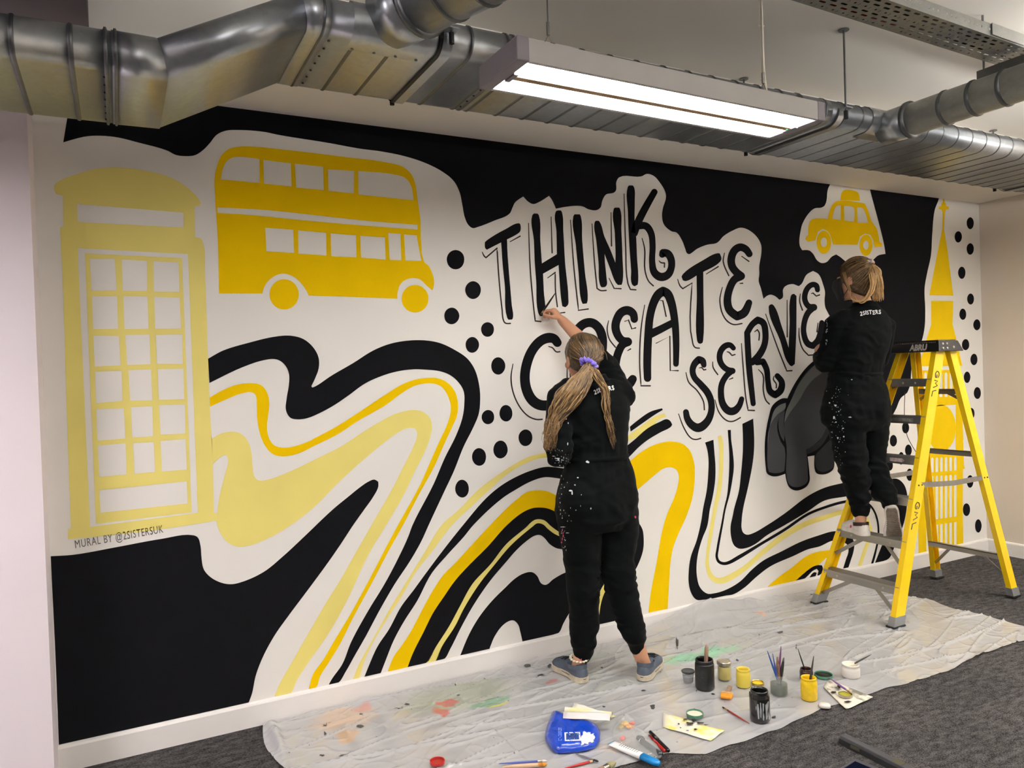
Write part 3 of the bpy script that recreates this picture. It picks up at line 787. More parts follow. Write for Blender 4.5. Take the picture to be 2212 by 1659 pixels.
letter('S', 'SERVE', (), [('R', [(605, 245), (590, 200), (550, 185), (505, 230), (482, 300), (500, 375), (570, 455), (645, 545), (685, 650), (680, 770), (630, 870), (545, 925), (475, 895), (425, 825), (410, 755)], [28, 36, 40, 36, 33, 33, 36, 38, 36, 36, 42, 48, 42, 36, 32])], [('R', [(410, 325), (440, 430), (530, 520), (600, 640), (610, 730)]), ('R', [(330, 775), (390, 930), (470, 1040), (520, 1052), (570, 1040)]), ('R', [(555, 275), (580, 270), (605, 298), (625, 293)])])
letter('E', 'SERVE', (), [('R', [(925, 60), (890, 28), (840, 35), (785, 100), (778, 190), (815, 260), (870, 298), (915, 308)], [27, 30, 33, 32, 32, 32, 32, 34]), ('R', [(905, 308), (850, 360), (800, 450), (790, 560), (812, 670), (875, 742), (930, 742), (985, 690), (1015, 612)], [34, 32, 33, 34, 38, 42, 42, 34, 28])], [('R', [(700, 210), (705, 270), (755, 347)]), ('R', [(855, 100), (875, 105), (910, 140), (942, 130)]), ('R', [(880, 400), (917, 385)]), ('R', [(725, 622), (770, 760), (860, 850), (920, 855), (1000, 815)])])
letter('R', 'SERVE', (), [('.', [(1613.8, 719), (1615.5, 755), (1618.5, 800), (1623, 840), (1626.8, 872)], [6.6, 6.6, 6.6, 6.2, 5.6]), ('Q', [(1075, 1200), (1130, 1110), (1190, 1062), (1245, 1090), (1272, 1190), (1262, 1330), (1200, 1450), (1130, 1520)], [33, 33, 38, 36, 34, 34, 38, 36]), ('R', [(1180, 215), (1245, 205), (1285, 290), (1300, 420), (1325, 530), (1380, 568), (1435, 520), (1450, 430), (1402, 362)], [32, 34, 32, 30, 34, 38, 38, 33, 30])], [('R', [(1012, 10), (1030, 250), (1060, 600), (1085, 735), (1153, 738)]), ('Q', [(1155, 1190), (1185, 1168), (1205, 1200), (1202, 1280)]), ('R', [(1197, 293), (1245, 350), (1250, 520), (1280, 630), (1315, 667)]), ('R', [(1365, 365), (1360, 400), (1390, 450), (1390, 492)])])
letter('V', 'SERVE', [('Q', [(1308, 925), (1318, 900), (1345, 890), (1368, 910), (1450, 1130), (1525, 1362), (1535, 1100), (1545, 815), (1560, 785), (1585, 778), (1610, 800), (1608, 1200), (1592, 1540), (1560, 1565), (1535, 1552), (1430, 1280)])], (), [('Q', [(1275, 997), (1400, 1350), (1505, 1615), (1560, 1612)]), ('Q', [(1508, 847), (1510, 1245)])])
letter('E', 'SERVE', (), [('Q', [(1838, 735), (1825, 690), (1790, 677), (1740, 705), (1703, 780), (1703, 850), (1745, 915), (1798, 925)], [27, 30, 30, 30, 30, 30, 32, 38]), ('Q', [(1790, 930), (1735, 985), (1695, 1090), (1690, 1210), (1735, 1320), (1790, 1342), (1845, 1280), (1885, 1090)], [34, 32, 30, 30, 34, 36, 34, 27])], [('Q', [(1652, 778), (1645, 860), (1675, 955)]), ('Q', [(1772, 775), (1790, 770), (1825, 802), (1860, 790)]), ('Q', [(1638, 1150), (1640, 1250), (1680, 1380), (1740, 1445), (1800, 1440)]), ('Q', [(1843, 1095), (1832, 1190)])])

# --- elephant
ele = paint('painted_elephant', [Z('R', (2000, 100), (1810, 190), (1700, 290), (1600, 430), (1530, 560), (1510, 605), (1460, 605), (1400, 635), (1345, 690), (1310, 800), (1280, 950), (1265, 1100), (1275, 1350), (1290, 1420), (1340, 1450), (1400, 1452), (1487, 1425), (1500, 1500), (1530, 1570), (1590, 1605), (1650, 1600), (1720, 1560), (1752, 1500), (1750, 1420), (1730, 1238), (1805, 1225), (1810, 1390), (1830, 1420), (1890, 1432), (1960, 1415), (2010, 1370), (2022, 1250), (2040, 1000), (2200, 800), (2300, 400), (2200, 150))], M_BLACK, 2, label='dark grey painted elephant with black outlines')
paint('painted_body', [Z('R', (1990, 190), (1880, 190), (1815, 235), (1740, 300), (1640, 430), (1560, 600), (1490, 780), (1475, 870), (1480, 1000), (1500, 1130), (1505, 1480), (1540, 1550), (1600, 1570), (1680, 1550), (1725, 1510), (1730, 1420), (1715, 1160), (1800, 1110), (1900, 1000), (1950, 860), (2000, 900), (2150, 700), (2200, 400))], M_EG1, 3, parent=ele)
paint('painted_highlight', [Z('R', (1960, 190), (1880, 190), (1815, 235), (1740, 310), (1640, 440), (1550, 620), (1490, 760), (1475, 870), (1530, 770), (1640, 620), (1720, 480), (1800, 390), (1880, 330), (1960, 240))], M_EG2, 4, parent=ele)
paint('painted_belly', [Z('R', (1718, 1160), (1850, 1070), (1950, 880), (1962, 960), (1920, 1060), (1830, 1160), (1770, 1195), (1720, 1210))], M_EG3, 4, parent=ele)
paint('painted_leg', [Z('R', (1490, 655), (1430, 675), (1370, 730), (1330, 850), (1305, 1000), (1292, 1150), (1295, 1350), (1310, 1405), (1360, 1418), (1430, 1412), (1475, 1395), (1480, 1150), (1430, 1060), (1398, 900), (1430, 790), (1485, 720))], M_EG1, 3, parent=ele)
paint('painted_highlight', [Z('R', (1490, 655), (1430, 675), (1370, 730), (1330, 850), (1305, 1000), (1294, 1150), (1298, 1000), (1330, 880), (1400, 780), (1485, 710))], M_EG2, 4, parent=ele)
paint('painted_leg', [Z('R', (1480, 740), (1425, 800), (1412, 900), (1435, 1010), (1472, 1075), (1478, 1000), (1470, 870))], M_EG1, 3, parent=ele)
paint('painted_leg', [Z('R', (1965, 1060), (1880, 1150), (1815, 1225), (1828, 1370), (1880, 1402), (1950, 1392), (2005, 1350), (2015, 1200), (2018, 1080))], M_EG3, 3, parent=ele)

# --- signature
vs, fs = text_mesh('MURAL BY @2SISTERSUK', 1.0, spacing=1.12)
wmax = max(v.x for v in vs)
a, b = Vector(wall_uv(162, 1184.5)), Vector(wall_uv(353, 1150))
ex = (b - a) / wmax
ey = Vector((-ex.y, ex.x)).normalized() * (Vector(wall_uv(162, 1167)) - a).length / 0.70
mb = MB().add([Vector((a.x + ex.x * v.x + ey.x * v.y, -0.0009, a.y + ex.y * v.x + ey.y * v.y)) for v in vs], fs)
finish_paint(mb, 'painted_signature', mat('grey_pen', srgb(88, 84, 82), 0.6), label='thin grey hand lettered signature line')

# ------------------------------------------------------------------ ducts, lights, cable tray
def galv(name, tint, rough):
    m = bpy.data.materials.new(name)
    m.use_nodes = True
    nt = m.node_tree
    b = nt.nodes['Principled BSDF']
    tc = nt.nodes.new('ShaderNodeTexCoord')
    vo = nt.nodes.new('ShaderNodeTexVoronoi')
    vo.inputs['Scale'].default_value = 55
    nz = nt.nodes.new('ShaderNodeTexNoise')
    nz.inputs['Scale'].default_value = 7
    nz.inputs['Detail'].default_value = 5
    for n in (vo, nz):
        nt.links.new(tc.outputs['Object'], n.inputs['Vector'])
    mx = nt.nodes.new('ShaderNodeMix')
    mx.data_type = 'RGBA'
    mx.inputs[0].default_value = 0.35
    nt.links.new(nz.outputs['Color'], mx.inputs[6])
    nt.links.new(vo.outputs['Color'], mx.inputs[7])
    bw = nt.nodes.new('ShaderNodeRGBToBW')
    nt.links.new(mx.outputs[2], bw.inputs[0])
    cr = nt.nodes.new('ShaderNodeValToRGB')
    cr.color_ramp.elements[0].position = 0.3
    cr.color_ramp.elements[1].position = 0.7
    cr.color_ramp.elements[0].color = [c * 0.86 for c in tint[:3]] + [1]
    cr.color_ramp.elements[1].color = tint
    nt.links.new(bw.outputs[0], cr.inputs['Fac'])
    nt.links.new(cr.outputs[0], b.inputs['Base Color'])
    rr = nt.nodes.new('ShaderNodeMapRange')
    rr.inputs['To Min'].default_value = rough - 0.08
    rr.inputs['To Max'].default_value = rough + 0.10
    nt.links.new(nz.outputs['Fac'], rr.inputs['Value'])
    nt.links.new(rr.outputs[0], b.inputs['Roughness'])
    b.inputs['Metallic'].default_value = 0.92
    return m


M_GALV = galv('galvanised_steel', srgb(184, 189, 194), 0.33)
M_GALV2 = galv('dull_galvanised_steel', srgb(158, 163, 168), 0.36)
M_SEAM = galv('seam_steel', srgb(112, 114, 116), 0.42)
M_ROD = mat('threaded_rod_steel', srgb(120, 122, 122), 0.4, 0.9, var=0.1, scale=300)
M_BLKM = mat('black_rubber', srgb(22, 22, 23), 0.6)
DR, DH = 0.060, 0.225          # end radius, half length of the flat of the oval duct


def oval(c, ax, grow=0.0, n=10, tilt=0.0, r=DR, h=DH):
    """flat-oval ring around c; lies in the plane of Y and the up direction tilted in XZ"""
    c = Vector(c)
    up = Vector((-math.sin(tilt), 0, math.cos(tilt)))
    pts = []
    rr = r + grow
    for k in range(n + 1):
        a = -PI / 2 + PI * k / n
        pts.append(c + Vector((0, h + rr * math.cos(a), 0)) + up * (rr * math.sin(a)))
    for k in range(n + 1):
        a = PI / 2 + PI * k / n
        pts.append(c + Vector((0, -h + rr * math.cos(a), 0)) + up * (rr * math.sin(a)))
    return pts


Y0 = 2.68
ZM, ZL = 2.625 + DR, 2.404 + DR
duct = empty('ventilation_duct', (0.6, Y0, ZM), 'long flat oval galvanised duct running above the mural', 'duct')
d1 = math.atan2(ZM - ZL, 0.563 - 0.143)


def dbuild(mb, name, m, smooth=True, parent=None):
    rel(mb, duct)
    o = mb.build(name, m, parent or duct, smooth=False)
    for p in o.data.polygons:
        p.use_smooth = len(p.vertices) == 4
    return o


secs = [(-6.0, -0.19), (-0.19, 0.02)]
dbuild(MB().rings([oval((-5.9, Y0, ZL), 0), oval((0.02, Y0, ZL), 0)]), 'duct_section', M_GALV)
dbuild(MB().rings([oval((0.02, Y0, ZL), 0, 0.003), oval((0.15, Y0, ZL), 0, 0.003, tilt=d1 / 2)]), 'duct_elbow', M_GALV)
dbuild(MB().rings([oval((0.15, Y0, ZL), 0, tilt=d1 / 2), oval((0.565, Y0, ZM), 0, tilt=d1 / 2)]), 'duct_offset', M_GALV)
dbuild(MB().rings([oval((0.565, Y0, ZM), 0, 0.003, tilt=d1 / 2), oval((0.65, Y0, ZM), 0, 0.003)]), 'duct_elbow', M_GALV)
dbuild(MB().rings([oval((0.65, Y0, ZM), 0), oval((1.33, Y0, ZM), 0)]), 'duct_section', M_GALV)
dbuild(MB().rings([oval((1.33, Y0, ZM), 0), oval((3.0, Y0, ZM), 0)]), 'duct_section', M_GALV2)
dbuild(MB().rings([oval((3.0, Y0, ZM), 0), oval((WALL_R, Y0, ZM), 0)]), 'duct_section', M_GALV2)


def rib(x, z, w=0.007, g=0.004, name='duct_seam', m=None):
    dbuild(MB().rings([oval((x - w, Y0, z), 0, 0.0), oval((x - w * 0.5, Y0, z), 0, g), oval((x + w * 0.5, Y0, z), 0, g), oval((x + w, Y0, z), 0, 0.0)], cap=False), name, m or M_SEAM)


for x in (-0.62, -0.48, -0.35, -0.219, -0.081):
    rib(x, ZL)
for x in (0.005, 0.03):
    rib(x, ZL, 0.006, 0.008, 'joint_band')
rib(0.63, ZM, 0.006, 0.005, 'joint_band')
for x in (0.747, 0.877, 1.149, 1.295, 1.359, 1.499, 1.63, 1.761, 1.89, 2.025, 2.155, 2.284, 2.415, 2.547, 2.677, 2.802):
    rib(x, ZM)
rib(1.325, ZM, 0.008, 0.004, 'joint_band')
x = 2.963
while x < 5.9:
    rib(x, ZM, 0.005, 0.003)
    x += 0.1255
# rivets on the joints
rv = MB()
for jx, zz in ((0.0, ZL), (0.66, ZM), (1.31, ZM)):
    for k in range(7):
        yy = Y0 - 0.2 + k * 0.065
        rv.ellipsoid((jx, yy, zz - DR - 0.003), 0.005, 0.005, 0.003, n=6, m=4)
rv2 = rel(rv, duct).build('rivets', M_BLKM, duct)
rv2['kind'] = 'stuff'


# branch ducts run from the near side of the main duct towards the room
def branch(name, label, x, zc, rad, ang, length, sadw, ringsx, m):
    root = empty(name, (x, Y0, zc), label, 'duct')
    dirv = Vector((math.sin(ang), -math.cos(ang), 0))
    sd = Vector((dirv.y, -dirv.x, 0))
    base = Vector((x, Y0 - DH, zc))

    def ring(t, r, wob=0.0):
        c = base + dirv * t
        return [c + sd * (r * math.cos(2 * PI * k / 32)) + Vector((0, 0, r * math.sin(2 * PI * k / 32))) for k in range(32)]

    def b(mb, nm, mm=None):
        o = rel(mb, root).build(nm, mm or m, root)
        for p in o.data.polygons:
            p.use_smooth = len(p.vertices) == 4
        return o
    # saddle collar wrapping the duct side
    sad = MB()
    prof = []
    for k in range(11):
        a = -PI / 2 + PI * k / 10
        prof.append((Y0 - DH - (DR + 0.006) * math.cos(a), zc * 0 + ZM + (DR + 0.006) * math.sin(a)))
    prof = [(Y0 - DH + 0.06, ZM - DR - 0.006)] + prof
    sad.rings([[Vector((x - sadw, y, z)) for y, z in prof], [Vector((x + sadw, y, z)) for y, z in prof]], closed=False)
    b(sad, 'saddle', M_GALV)
    b(MB().rings([ring(0.02, rad + 0.004), ring(DR + 0.10, rad + 0.004)]), 'spigot', M_GALV)
    b(MB().rings([ring(DR + 0.10, rad), ring(length, rad)]), 'duct_section')
    b(MB().rings([ring(DR + 0.09, rad), ring(DR + 0.094, rad + 0.012), ring(DR + 0.11, rad + 0.012), ring(DR + 0.114, rad)], cap=False), 'joint_band', M_SEAM)
    for t in ringsx:
        b(MB().rings([ring(t - 0.01, rad), ring(t - 0.004, rad + 0.005), ring(t + 0.004, rad + 0.005), ring(t + 0.01, rad)], cap=False), 'duct_seam', M_SEAM)
    scr = MB()
    for k in range(4):
        scr.ellipsoid((x - sadw + 0.02 + k * (2 * sadw - 0.04) / 3, Y0 - DH + 0.045, ZM - DR - 0.008), 0.006, 0.006, 0.003, n=6, m=4)
    b(scr, 'screws', M_ROD)
    return root


branch('branch_duct', 'round steel branch duct coming off the duct at the top left', 0.86, ZM + 0.045, 0.108, math.radians(22), 2.6, 0.135, [0.30 + 0.14 * k for k in range(10)], M_GALV)
branch('branch_duct', 'round steel branch duct running out over the ladder side', 3.42, ZM - 0.03, 0.076, 0.0, 2.9, 0.14, [0.34 + 0.13 * k for k in range(12)], galv('matt_branch_steel', srgb(196, 198, 192), 0.52))


# hangers: rod, bracket and strap
def hanger(x, label, near=True, strap=True):
    root = empty('duct_hanger', (x, Y0, ZM), label, 'hanger', 'duct hangers')
    for sgn, vis in ((-1, near), (1, True)):
        yy = Y0 + sgn * (DH + DR + 0.03)
        rel(MB().tube([(x, yy, ZM - 0.05), (x, yy, CEIL - 0.004)], 0.005, 8), root).build('rod', M_ROD, root)
        rel(MB().lathe([(0.0, CEIL - 0.006), (0.024, CEIL - 0.006), (0.024, CEIL - 0.002), (0.0, CEIL - 0.002)], 14, Matrix.Translation((x, yy, 0))), root).build('ceiling_washer', M_ROD, root)
        rel(MB().box((x - 0.022, min(yy - sgn * 0.05, yy + sgn * 0.022), ZM - 0.004), (x + 0.022, max(yy - sgn * 0.05, yy + sgn * 0.022), ZM)), root).build('bracket', M_GALV, root)
        rel(MB().lathe([(0.0, ZM - 0.05), (0.010, ZM - 0.05), (0.010, ZM - 0.012), (0.0, ZM - 0.012)], 6, Matrix.Translation((x, yy, 0))), root).build('nut', M_BLKM, root)
    # the strap: lower half of the oval
    ring1, ring2 = [], []
    for dx, rr in ((-0.018, ring1), (0.018, ring2)):
        for k in range(25):
            t = k / 24
            if t < 0.3:
                a = PI + (PI / 2) * t / 0.3
                p = (x + dx, Y0 - DH + (DR + 0.010) * math.cos(a), ZM + (DR + 0.010) * math.sin(a))
            elif t > 0.7:
                a = 1.5 * PI + (PI / 2) * (t - 0.7) / 0.3
                p = (x + dx, Y0 + DH + (DR + 0.010) * math.cos(a), ZM + (DR + 0.010) * math.sin(a))
            else:
                p = (x + dx, Y0 - DH + 2 * DH * (t - 0.3) / 0.4, ZM - DR - 0.010)
            rr.append(Vector(p))
    rel(MB().rings([ring1, ring2], closed=False), root).build('strap', M_GALV, root, smooth=True)
    # dark felt strip at the strap edge
    e1 = [p + Vector((-0.012, 0, 0.004)) for p in ring1]
    rel(MB().rings([e1, ring1], closed=False), root).build('felt_edge', M_BLKM, root, smooth=True)
    return root


hanger(1.055, 'duct hanger strap next to the top left branch duct')
hanger(3.05, 'duct hanger strap with a long rod beyond the light fitting')
hanger(5.35, 'duct hanger strap at the far right end of the duct')

# ------------------------------------------------------------------ light fittings
M_LHOUS = mat('grey_light_housing', srgb(196, 193, 190), 0.45, var=0.02)
M_LCAP = mat('grey_end_cap', srgb(138, 132, 140), 0.5, var=0.02)
M_WIRE = mat('steel_wire', srgb(150, 148, 142), 0.35, 0.9)
M_WCAB = mat('white_cable', srgb(222, 214, 198), 0.5)
M_LED = mat('green_indicator', (0.1, 0.9, 0.25, 1), 0.4, emit=2.0)


def lamp_mat(col, k):
    nm = 'diffuser_%d_%.2f' % (int(col[2] * 100), k)
    if nm in MATS:
        return MATS[nm]
    m = bpy.data.materials.new(nm)
    m.use_nodes = True
    nt = m.node_tree
    b = nt.nodes['Principled BSDF']
    b.inputs['Base Color'].default_value = (0.8, 0.8, 0.8, 1)
    b.inputs['Emission Color'].default_value = (*col, 1)
    b.inputs['Emission Strength'].default_value = LAMP_STRENGTH * k
    tc = nt.nodes.new('ShaderNodeTexCoord')
    nz = nt.nodes.new('ShaderNodeTexNoise')
    nz.inputs['Scale'].default_value = 30
    nt.links.new(tc.outputs['Object'], nz.inputs['Vector'])
    nt.links.new(nz.outputs['Fac'], b.inputs['Roughness'])
    MATS[nm] = m
    return m


def luminaire(cx, cy, cz, rot, col, k, up, label):
    root = empty('pendant_light', (cx, cy, cz), label, 'light', 'pendant light fittings', math.radians(rot))
    L, W, h = 0.61, 0.107, 0.062
    hw = W + 0.014
    # housing: channel with a recessed underside
    hb = MB().box((-L - 0.03, -hw, 0.006), (L + 0.03, hw, h))
    hb.box((-L - 0.03, -hw, -0.004), (L + 0.03, -W, 0.006)).box((-L - 0.03, W, -0.004), (L + 0.03, hw, 0.006))
    hb.build('housing', M_LHOUS, root)
    for s in (-1, 1):
        x0, x1 = sorted((s * (L + 0.004), s * (L + 0.045)))
        MB().box((x0, -hw - 0.002, -0.006), (x1, hw + 0.002, h + 0.003)).build('end_cap', M_LCAP, root, bevel=0.004)
        x0, x1 = sorted((s * (L - 0.012), s * (L + 0.004)))
        MB().box((x0, -0.03, -0.009), (x1, 0.03, 0.004)).build('clip', M_LCAP, root)
        y0, y1 = sorted((s * 0.0135, s * (W - 0.001)))
        d = MB().box((-L, y0, -0.001), (L, y1, 0.005)).build('diffuser', lamp_mat(col, k), root)
    MB().box((-L, -0.013, -0.007), (L, 0.013, 0.006)).build('divider', mat('beige_divider', srgb(176, 146, 110), 0.6), root)
    MB().ellipsoid((L - 0.02, 0.0, -0.008), 0.003, 0.003, 0.002, n=8, m=4).build('indicator', M_LED, root)
    if up > 0:
        MB().box((-L, -W, h), (L, W, h + 0.004)).build('added_uplight', lamp_mat(col, up), root)  # glowing top panel added to brighten the ceiling and fill the room
    zc = CEIL - cz - 0.002
    for s in (-1, 1):
        xs = s * 0.47
        MB().tube([(xs, 0, h + 0.10), (xs, 0, zc)], 0.0022, 6).build('suspension_wire', M_WIRE, root)
        MB().tube([(xs, 0, h + 0.085), (xs, 0, h + 0.125)], 0.006, 8).build('wire_gripper', M_WIRE, root)
        MB().tube([(xs - 0.05, 0, h), (xs, 0, h + 0.085), (xs + 0.05, 0, h)], 0.0019, 6).build('wire_bridle', M_WIRE, root)
    pts = [(0.47 + 0.028, 0.0, h - 0.005), (0.485, 0.004, h + 0.07), (0.476, 0.004, h + 0.16), (0.477, 0.006, h + 0.3), (0.472, 0.004, h + 0.42), (0.47, 0.0, zc)]
    MB().tube(catmull(pts, False, 5), 0.0066, 8).build('power_cable', M_WCAB, root, smooth=True)
    for z in (h + 0.10, h + 0.30):
        MB().tube([(0.462, 0.006, z), (0.488, 0.006, z + 0.002)], 0.004, 6).build('cable_tie', M_WCAB, root)
    return root


LN = ['suspended linear light fitting with two glowing strips in view', 'suspended light fitting outside the frame at the right', 'suspended light fitting outside the frame at the left', 'suspended light fitting behind the camera', 'suspended light fitting behind the camera at the right', 'suspended light fitting far behind at the left']
for q, (a, lb) in enumerate(zip(LAMPS, LN)):
    luminaire(*a, lb)

# ------------------------------------------------------------------ cable tray
M_TRAY = galv('cable_tray_steel', srgb(150, 151, 148), 0.45)
TZ = 2.83
ty0, ty1 = 1.785, 1.945
tray = empty('cable_tray', (2.2, ty0, TZ), 'perforated steel cable tray under the ceiling at the upper right', 'cable tray')
tray.rotation_euler = (0, 0, math.radians(1.8))
TL = 3.6


def slot(cx, cy, lx, ly, n=4):
    r = ly / 2
    pts = []
    for k in range(n + 1):
        a = -PI / 2 + PI * k / n
        pts.append((cx + lx / 2 - r + r * math.cos(a), cy + r * math.sin(a)))
    for k in range(n + 1):
        a = PI / 2 + PI * k / n
        pts.append((cx - lx / 2 + r + r * math.cos(a), cy + r * math.sin(a)))
    return pts


tw = ty1 - ty0
seglen = 0.6
for q in range(6):
    x0 = q * seglen
    hl = []
    for row in range(6):
        y = tw * (row + 0.75) / 6.5
        for c in range(10):
            x = x0 + 0.03 + c * 0.06 + (0.03 if row % 2 else 0.0)
            if x + 0.02 > x0 + seglen:
                continue
            if row % 3 == 2:
                hl.append(slot(x, y, 0.010, 0.010))
                hl.append(slot(x + 0.026, y, 0.007, 0.014, 2))
            else:
                hl.append(slot(x, y, 0.034, 0.0105))
    MB().poly([[(x0, 0), (x0 + seglen, 0), (x0 + seglen, tw), (x0, tw)]] + hl, lambda x, y: Vector((x, y, 0))).build('base_panel', M_TRAY, tray)
    for sy in (0.0, tw):
        hs = [slot(x0 + 0.02 + 0.03 * c, 0.027, 0.012, 0.012, 3) for c in range(19)]
        MB().poly([[(x0, 0), (x0 + seglen, 0), (x0 + seglen, 0.05), (x0, 0.05)]] + hs, lambda x, z: Vector((x, sy, z))).build('side_panel', M_TRAY, tray)
for sy in (-0.004, tw + 0.004):
    MB().box((1.05, sy - 0.002, 0.005), (1.30, sy + 0.002, 0.052)).build('splice_plate', M_TRAY, tray)
for k, (c, r, yy) in enumerate(((srgb(20, 20, 22), 0.012, 0.036), (srgb(24, 24, 26), 0.0115, 0.062), (srgb(18, 18, 20), 0.012, 0.088), (srgb(22, 22, 24), 0.0105, 0.112), (srgb(150, 24, 20), 0.006, 0.130), (srgb(24, 24, 26), 0.0095, 0.147))):
    pts = [(2.2 + 0.2 * i, ty0 + yy + 0.2 * i * math.tan(math.radians(1.8)), TZ + r + 0.002) for i in range(4 if k == 4 else 18)]
    nm = ['black cable lying nearest the room edge of the tray', 'second black cable from the room edge of the tray', 'thick black cable down the middle of the tray', 'black cable beside the thin red cable in the tray', 'short thin red cable lying in the tray', 'black cable along the wall side of the tray'][k]
    tag(MB().tube(pts, r, 10).build('tray_cable', mat('tray_cable_%d' % k, c, 0.5), smooth=True), nm, 'cable', 'cables in the tray')
strut = empty('support_channel', (3.52, 1.86, TZ - 0.03), 'short slotted steel channel carrying the cable tray', 'bracket')
M_STRUT = galv('strut_steel', srgb(120, 120, 118), 0.45)
sx = 0.02
MB().box((-sx, -0.30, -0.041), (sx, 0.165, -0.038)).build('channel_base', M_STRUT, strut)
for s in (-1, 1):
    MB().box((s * sx - 0.0015, -0.30, -0.041), (s * sx + 0.0015, 0.165, 0.0)).build('channel_side', M_STRUT, strut)
for yy in (-0.2, -0.08, 0.13):
    MB().box((-0.006, yy - 0.014, -0.0425), (0.006, yy + 0.014, -0.0405)).build('slot_shadow', M_BLKM, strut)
MB().tube([(0, 0.145, -0.05), (0, 0.145, CEIL - TZ + 0.028)], 0.005, 8).build('rod', M_ROD, strut)
MB().lathe([(0, -0.06), (0.01, -0.06), (0.01, -0.048), (0, -0.048)], 6, Matrix.Translation((0, 0.145, 0))).build('nut', M_ROD, strut)
MB().tube([(0, -0.26, -0.05), (0, -0.26, CEIL - TZ + 0.028)], 0.005, 8).build('rod', M_ROD, strut)

# ------------------------------------------------------------------ plastic dust sheet
SX0, SX1, SY0, SY1 = 0.505, 4.40, 2.235, 3.405


def _ridge(x, y, sx, sy, ang, seed):
    c, s = math.cos(ang), math.sin(ang)
    u, v = (x * c + y * s) * sx, (-x * s + y * c) * sy
    n = noise.noise(Vector((u, v, seed)))
    return (1.0 - abs(n) * 2.2)


def sheet_h(x, y):
    r = max(0.0, _ridge(x, y, 0.9, 7.0, -0.08, 3.1)) ** 12 * 0.010
    r += max(0.0, _ridge(x, y, 1.5, 11.0, 0.24, 9.7)) ** 12 * 0.008
    r += max(0.0, _ridge(x, y, 4.0, 9.0, 0.7, 21.0)) ** 14 * 0.0035
    r += max(0.0, _ridge(x, y, 5.0, 8.0, -0.9, 33.0)) ** 16 * 0.002
    r += (noise.noise(Vector((x * 2.3, y * 2.9, 5.0))) + 0.6) * 0.0035
    calm = 1.0
    if 1.35 < x < 3.2 and y < 2.86:
        calm = 0.35
    h = 0.004 + max(r, 0.0) * calm
    # bunched up against the skirting board in the middle of the wall
    b = math.exp(-((x - 3.0) / 0.34) ** 2) * max(0.0, min(1.0, (y - 3.22) / 0.17)) ** 1.6
    h += 0.098 * b
    b2 = math.exp(-((x - 3.5) / 0.5) ** 2) * max(0.0, min(1.0, (y - 3.25) / 0.15)) ** 2
    h += 0.035 * b2 * (1 + 0.5 * noise.noise(Vector((x * 9, y * 5, 2))))
    # a loose fold near the middle
    h += 0.028 * math.exp(-((y - 3.14 - 0.06 * math.sin(x * 3)) / 0.045) ** 2) * math.exp(-((x - 2.85) / 0.4) ** 2)
    # standing roll on the left edge
    h += 0.030 * math.exp(-((x - SX0 - 0.03) / 0.022) ** 2) * (0.6 + 0.4 * math.sin(y * 14))
    return h


def sheet_xy(u, v):
    x = SX0 + (SX1 - SX0) * u
    y = SY0 + (SY1 - SY0) * v
    if v < 0.25:
        k = 1 - v / 0.25
        y += k * (0.016 * math.sin(x * 5.1) + 0.014 * noise.noise(Vector((x * 7, 0, 4))) + (0.07 if x < 1.96 else 0.0) * min(1.0, max(0, (1.96 - x) / 0.12)))
    if u > 0.8:
        k = (u - 0.8) / 0.2
        x += k * 0.03 * noise.noise(Vector((0, y * 6, 8)))
    if u < 0.06:
        x += (1 - u / 0.06) * 0.02 * math.sin(y * 9 + 1)
    return x, y


NXS, NYS = 640, 200
mb = MB()
vs = []
for j in range(NYS + 1):
    for i in range(NXS + 1):
        x, y = sheet_xy(i / NXS, j / NYS)
        vs.append((x, y, sheet_h(x, y)))
fs = []
for j in range(NYS):
    for i in range(NXS):
        a = j * (NXS + 1) + i
        fs.append((a, a + 1, a + NXS + 2, a + NXS + 1))
mb.add(vs, fs)


